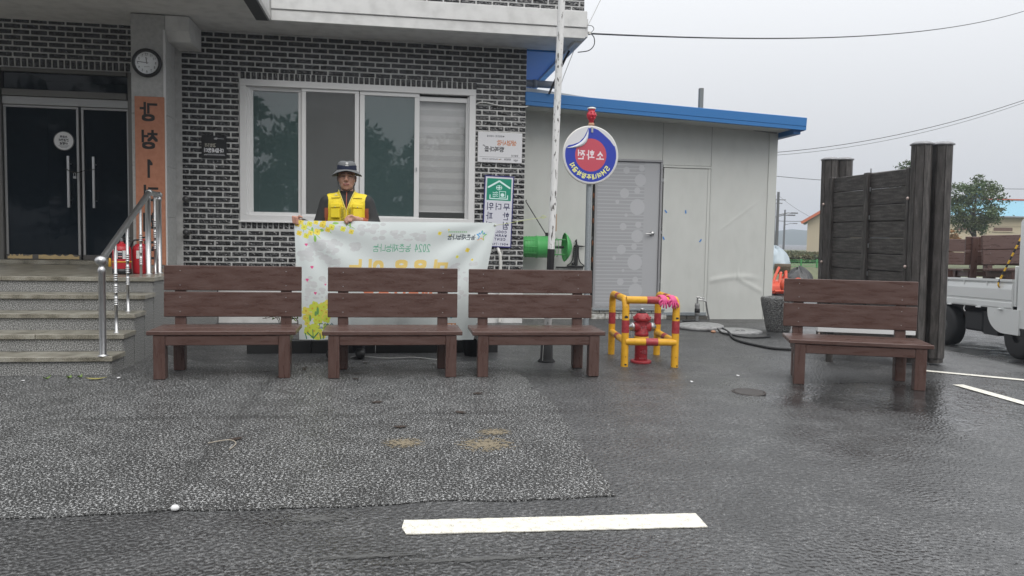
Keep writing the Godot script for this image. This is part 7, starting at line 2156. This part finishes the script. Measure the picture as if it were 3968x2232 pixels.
# ------------------------------------------------------------------ small truck with more benches in its bed
func build_truck() -> void:
	var tk := thing("flatbed_truck", "white small flatbed truck carrying brown benches at the edge of the yard", "truck", Vector3(9.26, ground_y(9.0, 0.2), 0.42), -0.197)
	tk.rotation.x = -0.03
	var white := mat("truck_white", lin(0.70, 0.71, 0.70), 0.3)
	white.clearcoat_enabled = true
	white.clearcoat = 0.6
	white.clearcoat_roughness = 0.1
	var dark := mat("chassis_dark", lin(0.012, 0.012, 0.014), 0.6)
	for s in [-1.0, 1.0]:
		# drop side with pressed ribs: profile swept along the bed
		var g := MB.new()
		var prof := [Vector2(0.0, 0.66), Vector2(0.012, 0.66), Vector2(0.020, 0.68), Vector2(0.020, 0.745), Vector2(0.008, 0.755), Vector2(0.008, 0.775), Vector2(0.022, 0.79), Vector2(0.026, 0.93), Vector2(0.016, 1.00), Vector2(0.004, 1.012), Vector2(0.004, 1.03), Vector2(0.028, 1.036), Vector2(0.028, 1.068), Vector2(-0.02, 1.068), Vector2(-0.02, 0.66)]
		var pl := PackedVector2Array()
		for q in prof:
			pl.append(Vector2(q.x, q.y))
		g.prism(pl, 2.72, Transform3D(Basis(Vector3(s, 0, 0), Vector3(0, 1, 0), Vector3(0, 0, 1)), Vector3(s * 0.80, 0, -0.52)))
		var gate := part("drop_side", g.done(), white, tk)
		for z in [-1.55, -0.95, -0.35, 0.25]:
			part("gate_stop", bbox(Vector3(0.012, 0.06, 0.022), 0.003), white, gate, Vector3(s * 0.822, 1.0, z))
		for z in [-1.5, -0.75, 0.05, 0.6]:
			part("gate_hinge", bbox(Vector3(0.03, 0.022, 0.10), 0.004), white, gate, Vector3(s * 0.822, 0.652, z))
		for z in [-1.2, -0.35, 0.45]:
			part("rope_hook", tube(curve([Vector3(s * 0.80, 0.65, z), Vector3(s * 0.812, 0.60, z), Vector3(s * 0.80, 0.565, z + 0.02)], 3), 0.008, 6), white, gate)
		for zz in [-0.943, 0.943]:
			var wh := part("wheel", lathe([Vector2(0.10, -0.095), Vector2(0.26, -0.10), Vector2(0.305, -0.085), Vector2(0.315, -0.05), Vector2(0.315, 0.05), Vector2(0.305, 0.085), Vector2(0.26, 0.10), Vector2(0.10, 0.095)], 36, Transform3D(Basis(Vector3.UP, Vector3.RIGHT, Vector3.FORWARD), Vector3(s * 0.70, 0.312, zz))), mats.rubber, tk)
			part("rim", lathe([Vector2(0, 0.06), Vector2(0.06, 0.062), Vector2(0.09, 0.03), Vector2(0.18, 0.04), Vector2(0.205, 0.085), Vector2(0.20, 0.02), Vector2(0.0, 0.0)], 28, Transform3D(Basis(Vector3.UP, Vector3.RIGHT * s, Vector3.FORWARD), Vector3(s * 0.70, 0.312, zz))), mat("rim_grey", lin(0.12, 0.12, 0.12), 0.5, 0.3), wh)
		# white step guard ahead of the drop side
		var gd := PackedVector2Array()
		for k in 12:
			var an := PI + PI / 2 * k / 11
			gd.append(Vector2(0.62 + cos(an) * 0.40 + 0.05, 0.62 + sin(an) * 0.30))
		gd.append_array([Vector2(1.0, 0.32), Vector2(1.0, 0.66), Vector2(0.27, 0.66)])
		var ring := PackedVector2Array()
		part("step_guard", MB.new().prism(gd, 0.03, Transform3D(Basis(Vector3(0, 0, 1), Vector3(0, 1, 0), Vector3(-1, 0, 0)), Vector3(s * 0.80, 0, 0))).done(), white, tk)
		part("mud_flap", bbox(Vector3(0.20, 0.22, 0.012), 0.003), mats.rubber, tk, Vector3(s * 0.70, 0.50, -1.30))
		part("side_window", span(Vector3(s * 0.805 - 0.004, 1.25, 1.15), Vector3(s * 0.805 + 0.004, 1.72, 2.05)), mats.door_glass, tk)
	part("bed_floor", span(Vector3(-0.80, 0.655, -1.88), Vector3(0.80, 0.70, 0.84)), dark, tk)
	part("tail_gate", span(Vector3(-0.80, 0.66, -1.93), Vector3(0.80, 1.06, -1.885), 0.008), white, tk)
	part("head_board", span(Vector3(-0.80, 0.70, 0.85), Vector3(0.80, 1.25, 0.89), 0.008), white, tk)
	part("chassis_rail", span(Vector3(-0.42, 0.40, -1.85), Vector3(0.42, 0.65, 1.9), 0.01), dark, tk)
	part("axle", MB.new().tube([Vector3(-0.6, 0.31, -0.943), Vector3(0.6, 0.31, -0.943)], 0.06, 10).box(Vector3(0, 0.30, -0.943), Vector3(0.26, 0.22, 0.24)).done(), dark, tk)
	part("front_axle", tube([Vector3(-0.6, 0.31, 0.943), Vector3(0.6, 0.31, 0.943)], 0.05, 10), dark, tk)
	part("battery_box", span(Vector3(-0.74, 0.26, 0.05), Vector3(-0.45, 0.60, 0.42), 0.01), dark, tk)
	part("fuel_tank", span(Vector3(-0.72, 0.28, -0.50), Vector3(-0.44, 0.58, 0.0), 0.03), dark, tk)
	part("spare_wheel", lathe([Vector2(0, -0.08), Vector2(0.26, -0.08), Vector2(0.29, 0), Vector2(0.26, 0.08), Vector2(0, 0.08)], 26), mats.rubber, tk, Vector3(0, 0.40, -1.45))
	# cab
	var cab := PackedVector2Array([Vector2(0.93, 0.42), Vector2(2.35, 0.38), Vector2(2.45, 0.55), Vector2(2.42, 0.95), Vector2(2.12, 1.72), Vector2(1.98, 1.88), Vector2(1.02, 1.90), Vector2(0.95, 1.84)])
	part("cab", MB.new().prism(cab, 1.60, Transform3D(Basis(Vector3(0, 0, 1), Vector3(0, 1, 0), Vector3(-1, 0, 0)), Vector3.ZERO)).done(), white, tk)
	part("windscreen", pane4(Vector3(-0.70, 1.02, 2.405), Vector3(0.70, 1.02, 2.405), Vector3(0.64, 1.68, 2.148), Vector3(-0.64, 1.68, 2.148)), mats.door_glass, tk)
	part("bumper", span(Vector3(-0.82, 0.34, 2.38), Vector3(0.82, 0.58, 2.50), 0.03), dark, tk)
	for s in [-1.0, 1.0]:
		part("headlight", bbox(Vector3(0.26, 0.14, 0.04), 0.02), mats.upvc, tk, Vector3(s * 0.60, 0.76, 2.43))
	# pallet, then the loaded benches on it
	var pal := thing("pallet", "low dark pallet under the benches in the truck bed", "pallet")
	pal.transform = tk.transform * Transform3D(Basis(), Vector3(0, 0.702, -0.55))
	for k in 3:
		part("bearer", bbox(Vector3(0.08, 0.10, 2.5), 0.004), mats.dark_wood_z, pal, Vector3(-0.6 + k * 0.6, 0.05, 0))
	for k in 10:
		part("deck_board", bbox(Vector3(1.4, 0.022, 0.16), 0.003), mats.dark_wood_x, pal, Vector3(0, 0.112, -1.15 + k * 0.255))
	var src := get_node("wooden_bench") as Node3D
	var labels := ["brown stained bench loaded at the rear of the white truck bed", "brown stained bench loaded in the middle of the white truck bed", "brown stained bench tipped sideways near the truck cab"]
	var spots := [[Vector3(-0.18, 0.826, -1.42), 0.06, 0.0], [Vector3(-0.16, 0.826, -0.72), PI - 0.08, 0.0], [Vector3(-0.12, 0.85, 0.02), 0.22, 0.04]]
	for k in 3:
		var c := src.duplicate() as Node3D
		c.name = numbered("wooden_bench")
		add_child(c)
		c.transform = tk.transform * Transform3D(Basis.from_euler(Vector3(0, spots[k][1], spots[k][2])), spots[k][0])
		c.set_meta("label", labels[k])
		c.set_meta("group", "brown stained benches")
	var a := tk.transform * Vector3(-0.835, 1.02, 0.55)
	var b := tk.transform * Vector3(-0.55, 1.75, 0.62)
	var rope := thing("tie_rope", "yellow and black twisted rope tying down the load on the truck", "rope")
	var ry := mat("rope_yellow", lin(0.62, 0.36, 0.02), 0.7)
	for k in 14:
		part("strand", tube([a.lerp(b, k / 14.0), a.lerp(b, (k + 1) / 14.0)], 0.013, 7), ry if k % 2 else mats.rubber, rope)
	part("rope_tail", tube(curve([a, a + Vector3(-0.02, -0.04, 0.02), a + Vector3(0.02, -0.07, 0.0)], 3), 0.011, 6), ry, rope)

# ------------------------------------------------------------------ trees
func leaf_cloud(sd: int, clumps: int, per: int, radius: Vector3, leaf: float, hollow := 0.35) -> ArrayMesh:
	var r := RandomNumberGenerator.new()
	r.seed = sd
	var v := PackedVector3Array()
	var nr := PackedVector3Array()
	var cl := PackedColorArray()
	for c in clumps:
		var d := Vector3(r.randfn(), r.randfn(), r.randfn()).normalized()
		var rad := lerpf(hollow, 1.0, pow(r.randf(), 0.6))
		var ctr := d * radius * rad
		var cs := r.randf_range(0.12, 0.30) * radius.length() * 0.5
		var tone := r.randf_range(0.65, 1.25)
		var hue := r.randf_range(-0.2, 0.2)
		for k in per:
			var q := Vector3(r.randfn(), r.randfn() * 0.7, r.randfn()) * 0.5 * cs
			var p := ctr + q
			var n := (Vector3(r.randfn(), r.randfn() + 0.7, r.randfn())).normalized()
			var t := n.cross(Vector3(r.randfn(), r.randfn(), r.randfn())).normalized()
			var b := n.cross(t)
			var l := leaf * r.randf_range(0.6, 1.3)
			var w := l * 0.45
			var tt := tone * r.randf_range(0.8, 1.2)
			var col := Color(tt * (1.0 + hue), tt, tt * (1.0 - absf(hue)))
			for pt in [p - t * l * 0.5, p + b * w * 0.5, p + t * l * 0.5, p - t * l * 0.5, p + t * l * 0.5, p - b * w * 0.5]:
				v.append(pt)
				nr.append(n)
				cl.append(col)
	var arr := []
	arr.resize(Mesh.ARRAY_MAX)
	arr[Mesh.ARRAY_VERTEX] = v
	arr[Mesh.ARRAY_NORMAL] = nr
	arr[Mesh.ARRAY_COLOR] = cl
	var m := ArrayMesh.new()
	m.add_surface_from_arrays(Mesh.PRIMITIVE_TRIANGLES, arr)
	return m

func leaf_mat(key: String, c: Color) -> StandardMaterial3D:
	var m := mat(key, c, 0.6)
	m.vertex_color_use_as_albedo = true
	m.backlight_enabled = true
	m.backlight = Color(0.2, 0.25, 0.1)
	return m

func make_tree(label: String, at: Vector3, h: float, crown_y: float, radius: Vector3, crown: Mesh, lm: Material, group: String, sd: int) -> Node3D:
	var t := thing("leafy_tree", label, "tree", at, 0.0, group)
	var r := RandomNumberGenerator.new()
	r.seed = sd
	var m := MB.new()
	var tw := h * 0.018 + 0.03
	m.tube(curve([Vector3.ZERO, Vector3(0.1, crown_y * 0.4, 0), Vector3(-0.05, crown_y * 0.8, 0.05), Vector3(0.05, crown_y + radius.y * 0.4, 0)], 4), [tw, tw * 0.95, tw * 0.9, tw * 0.88, tw * 0.85, tw * 0.8, tw * 0.75, tw * 0.7, tw * 0.6, tw * 0.5, tw * 0.4, tw * 0.3, tw * 0.2], 8)
	for k in 9:
		var a := TAU * k / 9 + r.randf()
		var y0 := crown_y * r.randf_range(0.5, 1.0)
		var e := Vector3(cos(a) * radius.x * 0.75, crown_y + radius.y * r.randf_range(-0.4, 0.6), sin(a) * radius.z * 0.75)
		m.tube(curve([Vector3(0, y0, 0), Vector3(e.x * 0.4, lerpf(y0, e.y, 0.35), e.z * 0.4), e], 3), [tw * 0.5, tw * 0.45, tw * 0.4, tw * 0.32, tw * 0.25, tw * 0.18, tw * 0.1], 6)
	part("trunk", m.done(), mats.bark, t)
	part("crown", crown, lm, t, Vector3(0, crown_y, 0))
	return t

# ------------------------------------------------------------------ what lies beyond the yard
func build_far() -> void:
	var O := Vector3(0, 1.15, 10.287)
	# long farm building
	var bn := thing("farm_building", "long cream farm building with pale blue roof beyond the truck", "building", Vector3(45.2, -0.1, -41.2), -0.148)
	var cream := mat("cream_wall", lin(0.50, 0.43, 0.31), 0.8)
	part("wall", span(Vector3(-5, -0.3, -7), Vector3(14, 3.55, 0.0)), cream, bn)
	part("wall_band", span(Vector3(-5.02, 2.75, -0.02), Vector3(14.02, 2.82, 0.03)), mat("cream_band", lin(0.42, 0.36, 0.26), 0.8), bn)
	var rf := MB.new()
	rf.quad(Vector3(-5.3, 3.5, 0.4), Vector3(14.3, 3.5, 0.4), Vector3(14.3, 4.95, -3.5), Vector3(-5.3, 4.95, -3.5))
	rf.quad(Vector3(-5.3, 4.95, -3.5), Vector3(14.3, 4.95, -3.5), Vector3(14.3, 3.5, -7.4), Vector3(-5.3, 3.5, -7.4))
	var roof := part("roof", rf.done(), mat("roof_pale_blue", lin(0.16, 0.36, 0.46), 0.5), bn)
	part("ridge_cap", span(Vector3(-5.3, 4.93, -3.62), Vector3(14.3, 5.04, -3.38)), mat("ridge_red", lin(0.48, 0.12, 0.07), 0.6), roof)
	part("gutter", span(Vector3(-5.3, 3.44, 0.38), Vector3(14.3, 3.53, 0.48)), mats.dull_steel, roof)
	part("cupola_base", lathe([Vector2(0, 0), Vector2(0.45, 0), Vector2(0.42, 0.32), Vector2(0, 0.32)], 14), mats.dull_steel, bn, Vector3(-0.2, 4.85, -3.4))
	part("cupola", lathe([Vector2(0, 0), Vector2(0.50, 0), Vector2(0.62, 0.06), Vector2(0.62, 0.48), Vector2(0.66, 0.52), Vector2(0.25, 0.80), Vector2(0.05, 0.95), Vector2(0, 0.95)], 14), mat("cupola_blue", lin(0.05, 0.22, 0.45), 0.5), bn, Vector3(-0.2, 5.15, -3.4))
	for k in 4:
		var w := part("window", span(Vector3(-3.6 + k * 2.9, 2.42, 0.01), Vector3(-2.2 + k * 2.9, 2.68, 0.04)), mat("far_window", lin(0.14, 0.08, 0.055), 0.4), bn)
		part("sill", span(Vector3(-3.7 + k * 2.9, 2.36, 0.0), Vector3(-2.1 + k * 2.9, 2.42, 0.08)), cream, w)
	# gabled house beside the field
	var hs := thing("gabled_house", "cream house with orange trimmed gable far behind the timber frame", "house", O + Vector3(0.577, 0, -0.933) * 58.0 + Vector3(0, -1.2, 0), -0.55)
	part("wall", MB.new().prism(PackedVector2Array([Vector2(-2.2, 0), Vector2(2.2, 0), Vector2(2.2, 2.9), Vector2(0, 4.3), Vector2(-2.2, 2.9)]), 6.0, Transform3D(Basis(), Vector3(0, 0, -3))).done(), cream, hs)
	var r2 := MB.new()
	for s in [-1.0, 1.0]:
		r2.box(Vector3(s * 1.32, 3.62, -3.0), Vector3(3.1, 0.10, 6.8), Basis(Vector3(0, 0, 1), -s * 0.566))
	part("roof", r2.done(), mat("roof_grey_blue", lin(0.30, 0.38, 0.44), 0.6), hs)
	for s in [-1.0, 1.0]:
		part("gable_trim", MB.new().box(Vector3(s * 1.32, 3.60, 0.44), Vector3(3.15, 0.2, 0.08), Basis(Vector3(0, 0, 1), -s * 0.566)).done(), mat("trim_orange", lin(0.55, 0.16, 0.08), 0.6), hs)
	# hill
	var hm := MB.new().smooth(true)
	var hn := FastNoiseLite.new()
	hn.seed = 8
	hn.frequency = 0.012
	var hp := func(i: int, j: int) -> Vector3:
		var a := lerpf(-350.0, 350.0, i / 70.0)
		var d := j / 8.0
		var base := Vector3(262, 0, -430) + Vector3(0.87, 0, 0.49) * a
		var hgt := (7.0 + 5.0 * hn.get_noise_1d(a) + 2.5 * hn.get_noise_1d(a * 3.3)) * exp(-pow((a + 10.0) / 90.0, 2)) + 1.5 + 2.0 * absf(hn.get_noise_1d(a * 2.0 + 70))
		return base + Vector3(0.5, 0, -0.86) * d * 120.0 + Vector3(0, hgt * sin(PI * d) - 0.3, 0)
	for i in 70:
		for j in 8:
			hm.quad(hp.call(i, j), hp.call(i + 1, j), hp.call(i + 1, j + 1), hp.call(i, j + 1))
	setting("hill", hm.done(), mat("hill_green", lin(0.035, 0.055, 0.045), 0.9))
	# trees by the farm building
	var crown := leaf_cloud(61, 170, 46, Vector3(1.55, 1.55, 1.5), 0.15)
	var green := leaf_mat("leaves_mid", lin(0.085, 0.125, 0.045))
	make_tree("spreading green tree standing before the cream farm building", O + Vector3(0.748, 0, -0.901) * 40.0 - Vector3(0, 1.15, 0), 5.0, 3.25, Vector3(1.55, 1.55, 1.5), crown, green, "trees behind the truck", 3)
	var c2 := leaf_cloud(62, 90, 40, Vector3(0.9, 1.2, 0.9), 0.13)
	make_tree("slim tree whose tip shows above the timber frame", O + Vector3(0.662, 0, -0.91) * 38.0 - Vector3(0, 1.15, 0), 5.2, 4.1, Vector3(0.9, 1.2, 0.9), c2, green, "trees behind the truck", 4)
	var c3 := leaf_cloud(63, 60, 40, Vector3(0.7, 0.6, 0.7), 0.12)
	var sh := thing("autumn_shrub", "small shrub turning orange below the spreading tree", "shrub", O + Vector3(0.712, 0, -0.905) * 36.0 - Vector3(0, 1.15, 0))
	part("foliage", c3, leaf_mat("leaves_rust", lin(0.26, 0.13, 0.04)), sh, Vector3(0, 1.3, 0))
	part("stem", tube([Vector3.ZERO, Vector3(0.05, 0.7, 0), Vector3(0, 1.5, 0)], [0.05, 0.04, 0.02], 7), mats.bark, sh)
	# weedy field
	var gm := ArrayMesh.new()
	gm = leaf_cloud(70, 10, 26, Vector3(0.75, 0.5, 0.75), 0.20, 0.0)
	var mm := MultiMesh.new()
	mm.transform_format = MultiMesh.TRANSFORM_3D
	mm.use_colors = true
	mm.mesh = gm
	mm.instance_count = 420
	rng.seed = 71
	for k in 420:
		var d := rng.randf_range(44.0, 62.0)
		var s := rng.randf_range(0.478, 0.575)
		var p := O + Vector3(s, 0, -0.933) * d
		p.y = 0.32
		var f := rng.randf_range(0.6, 1.15)
		mm.set_instance_transform(k, Transform3D(Basis(Vector3.UP, rng.randf() * TAU).scaled(Vector3(f, f * rng.randf_range(0.7, 1.1), f)), p))
		var br := rng.randf()
		mm.set_instance_color(k, Color(1, 1, 1).lerp(Color(1.5, 0.95, 0.9), br * br))
	var fi := MultiMeshInstance3D.new()
	fi.name = "weeds"
	fi.multimesh = mm
	fi.material_override = leaf_mat("weeds_green", lin(0.095, 0.115, 0.05))
	add_child(fi)
	fi.set_meta("kind", "stuff")
	tag(fi, "tall green and brown weeds covering the field behind the shed", "weeds")
	var ve := MB.new()
	ve.quad(Vector3(9, 0.01, -10), Vector3(60, 0.01, -10), Vector3(90, 0.01, -110), Vector3(12, 0.01, -110))
	var vm := mat("verge_grass", Color.WHITE, 0.9)
	vm.albedo_texture = tex(ramped(noise(256, 256, 0.06, 4, 301), [[0.2, 0.05, 0.06, 0.025], [0.8, 0.14, 0.15, 0.07]]))
	tri_map(vm, Vector3.ONE * 0.3)
	setting("field", ve.done(), vm)
	# low green fence
	var fe := thing("green_fence", "low green mesh fence at the edge of the weedy field", "fence", O + Vector3(0.515, 0, -0.932) * 36.0 - Vector3(0, 1.15, 0))
	var fg := mat("fence_green", lin(0.05, 0.26, 0.07), 0.5)
	for k in 6:
		part("post", bbox(Vector3(0.06, 0.42, 0.06), 0.006), fg, fe, Vector3(-2.0 + k * 0.8, 0.2, 0))
	for k in 5:
		part("rail", bbox(Vector3(4.0, 0.022, 0.02), 0.003), fg, fe, Vector3(0, 0.06 + k * 0.075, 0.03))
	# oil drum, red implement, tarpaulins
	var dr := thing("oil_drum", "rusty brown oil drum standing in front of the field", "drum", O + Vector3(0.5015, 0, -0.934) * 28.6 - Vector3(0, 1.15, 0))
	part("barrel", lathe([Vector2(0, 0.35), Vector2(0.27, 0.35), Vector2(0.29, 0.37), Vector2(0.295, 0.36), Vector2(0.29, 0.30), Vector2(0.302, 0.28), Vector2(0.29, 0.26), Vector2(0.29, 0.0), Vector2(0, 0.0)], 26), mat("drum_rust", lin(0.11, 0.08, 0.05), 0.7), dr)
	var orr := mat("implement_red", lin(0.58, 0.075, 0.03), 0.45)
	var im := thing("tractor_implement", "orange red tractor implement parked beyond the shed corner", "implement", O + Vector3(0.4935, 0, -0.933) * 17.2 - Vector3(0, 1.15, 0), 0.2)
	part("skid", span(Vector3(-0.55, 0.03, -0.3), Vector3(0.60, 0.09, 0.3), 0.02), orr, im)
	part("hood", MB.new().prism(PackedVector2Array([Vector2(-0.30, 0.10), Vector2(0.32, 0.10), Vector2(0.26, 0.20), Vector2(0.12, 0.30), Vector2(-0.08, 0.32), Vector2(-0.25, 0.24)]), 1.1, Transform3D(Basis(Vector3(0, 0, 1), Vector3(0, 1, 0), Vector3(-1, 0, 0)), Vector3.ZERO)).done(), orr, im)
	for k in 3:
		part("arm", tube([Vector3(-0.3 + k * 0.2, 0.12, 0.2), Vector3(-0.12 + k * 0.14, 0.42 + 0.05 * k, 0.1), Vector3(0.05 + k * 0.06, 0.60 - 0.12 * k, 0.0)], 0.032, 8), orr, im)
	for s in [-1.0, 1.0]:
		part("disc", lathe([Vector2(0, 0), Vector2(0.15, 0.0), Vector2(0.16, 0.015), Vector2(0.08, 0.03), Vector2(0, 0.035)], 22, Transform3D(Basis(Vector3.RIGHT, Vector3.BACK, Vector3.DOWN), Vector3(0.02 + s * 0.16, 0.24, 0.46))), orr, im)
	part("brace", tube([Vector3(-0.42, 0.10, 0.46), Vector3(0.55, 0.13, 0.46)], 0.028, 8), orr, im)
	var tarp := func(at: Vector3, size: Vector3, m: Material, sd: int, label: String) -> void:
		var f := FastNoiseLite.new()
		f.seed = sd
		f.frequency = 1.6
		var b := MB.new().smooth(true)
		var p := func(i: int, j: int) -> Vector3:
			var an := TAU * i / 28
			var t := j / 9.0
			var rr := cos(t * PI / 2) * (1.0 + 0.25 * f.get_noise_3d(cos(an) * 2, t * 3, sin(an) * 2))
			return Vector3(cos(an) * rr * size.x, sin(t * PI / 2) * size.y * (1.0 + 0.3 * f.get_noise_2d(cos(an) * 2, sin(an) * 2)), sin(an) * rr * size.z)
		for i in 28:
			for j in 9:
				b.quad(p.call(i + 1, j), p.call(i, j), p.call(i, j + 1), p.call(i + 1, j + 1))
		solo("tarpaulin", b.done(), m, label, "tarpaulin", at)
	tarp.call(O + Vector3(0.522, 0, -0.931) * 19.0 - Vector3(0, 1.15, 0), Vector3(0.36, 0.52, 0.4), mat("tarp_black", lin(0.045, 0.045, 0.045), 0.3), 5, "black plastic sheet heaped near the orange implement")
	tarp.call(O + Vector3(0.492, 0, -0.937) * 34.0 - Vector3(0, 1.15, 0), Vector3(0.62, 0.92, 0.8), mat("film_blue", lin(0.34, 0.40, 0.44), 0.35), 9, "pale blue plastic film hanging over a mound beside the shed")
	# utility poles and lines
	var con := mat("pole_concrete", lin(0.10, 0.10, 0.095), 0.8)
	var tops := []
	for q in [[0.4955, -0.941, 88.0, 0.066, "grey utility pole with cross arm and lamp beyond the shed corner"], [0.4905, -0.941, 84.0, 0.062, "dark utility pole half hidden by the shed edge"], [0.5045, -0.939, 138.0, 0.043, "distant utility pole standing over the field"]]:
		var base: Vector3 = O + Vector3(q[0], 0, q[1]) * float(q[2])
		base.y = 0.0
		var h: float = 1.15 + q[3] * q[2]
		var up := thing("utility_pole", q[4], "utility pole", base, 0.0, "utility poles")
		part("shaft", tube([Vector3.ZERO, Vector3(0, h, 0)], [0.20, 0.14], 10), con, up)
		part("cross_arm", bbox(Vector3(1.3, 0.08, 0.08), 0.01), con, up, Vector3(0.2, h - 0.9, 0.15))
		part("lamp_arm", tube([Vector3(0, h * 0.62, 0), Vector3(1.2, h * 0.66, 0.1), Vector3(1.7, h * 0.655, 0.1)], 0.05, 6), con, up)
		part("lamp_head", bbox(Vector3(0.8, 0.14, 0.24), 0.04), con, up, Vector3(2.0, h * 0.66, 0.1))
		tops.append(base + Vector3(0, h, 0))
	var line := func(a: Vector3, b: Vector3, sag: float, r: float, label: String) -> void:
		var pp := []
		for k in 25:
			var t := k / 24.0
			pp.append(a.lerp(b, t) - Vector3(0, sag * 4.0 * t * (1.0 - t), 0))
		solo("overhead_line", tube(pp, r, 5), mats.cable_black, label, "power line", Vector3.ZERO, "overhead lines")
	var W := O + Vector3(0.47, 0.115, -0.945) * 45.0
	var E := O + Vector3(1.0, 0.275, -0.87) * 45.0
	line.call(W, E, 1.3, 0.018, "upper of two thin lines sagging across the sky behind the shed")
	line.call(W + Vector3(0, -0.15, 0), E + Vector3(0, 0.02, 0), 1.42, 0.012, "lower of two thin lines sagging across the sky behind the shed")
	line.call(O + Vector3(0.45, 0.090, -0.945) * 60.0, O + Vector3(0.70, 0.082, -0.905) * 60.0, 0.3, 0.022, "thin straight line passing behind the dark timber posts")
	line.call(tops[0] + Vector3(0, -0.4, 0), O + Vector3(0.60, 0.012, -0.925) * 55.0, 0.5, 0.016, "thin line slanting down from the utility pole to the gabled house")
	line.call(tops[0] + Vector3(0, -3.3, 0), O + Vector3(0.60, 0.036, -0.925) * 70.0, 0.2, 0.03, "dark low line crossing between the utility pole and the gabled house")
	line.call(O + Vector3(0.70, 0.0755, -0.9) * 60.0, O + Vector3(0.95, 0.082, -0.87) * 60.0, 0.2, 0.02, "thin line passing just above the cream farm building")
	# trees across the road, seen only in the window panes and glazed bricks
	var ca := leaf_cloud(81, 150, 40, Vector3(3.4, 3.6, 3.0), 0.42, 0.2)
	var cb := leaf_cloud(82, 130, 40, Vector3(3.0, 2.9, 2.8), 0.40, 0.2)
	var dg := leaf_mat("leaves_dark", lin(0.030, 0.050, 0.028))
	var n := 0
	for q in [[-33, 27, 1.25], [-27, 25, 1.2], [-22, 27, 1.25], [-17.5, 25, 1.2], [-13.2, 26, 1.15], [-9.6, 27, 1.3], [-6.6, 25, 0.52], [-3.0, 26, 0.98], [0.6, 27, 0.95], [4.4, 26, 0.92], [9.5, 28, 0.9], [15.5, 27, 0.85]]:
		var f: float = q[2]
		var t := make_tree("dark leafy tree in the row across the road, mirrored in the window", Vector3(q[0], 0, q[1]), 7.0, 3.5, Vector3(3.4, 3.6, 3.0), ca if n % 2 else cb, dg, "trees across the road", 20 + n)
		t.scale = Vector3(f, f, f)
		t.rotation.y = n * 1.3
		n += 1

func pane4(a: Vector3, b: Vector3, c: Vector3, d: Vector3) -> ArrayMesh:
	var m := MB.new()
	m.quad(a, b, c, d)
	return m.done()
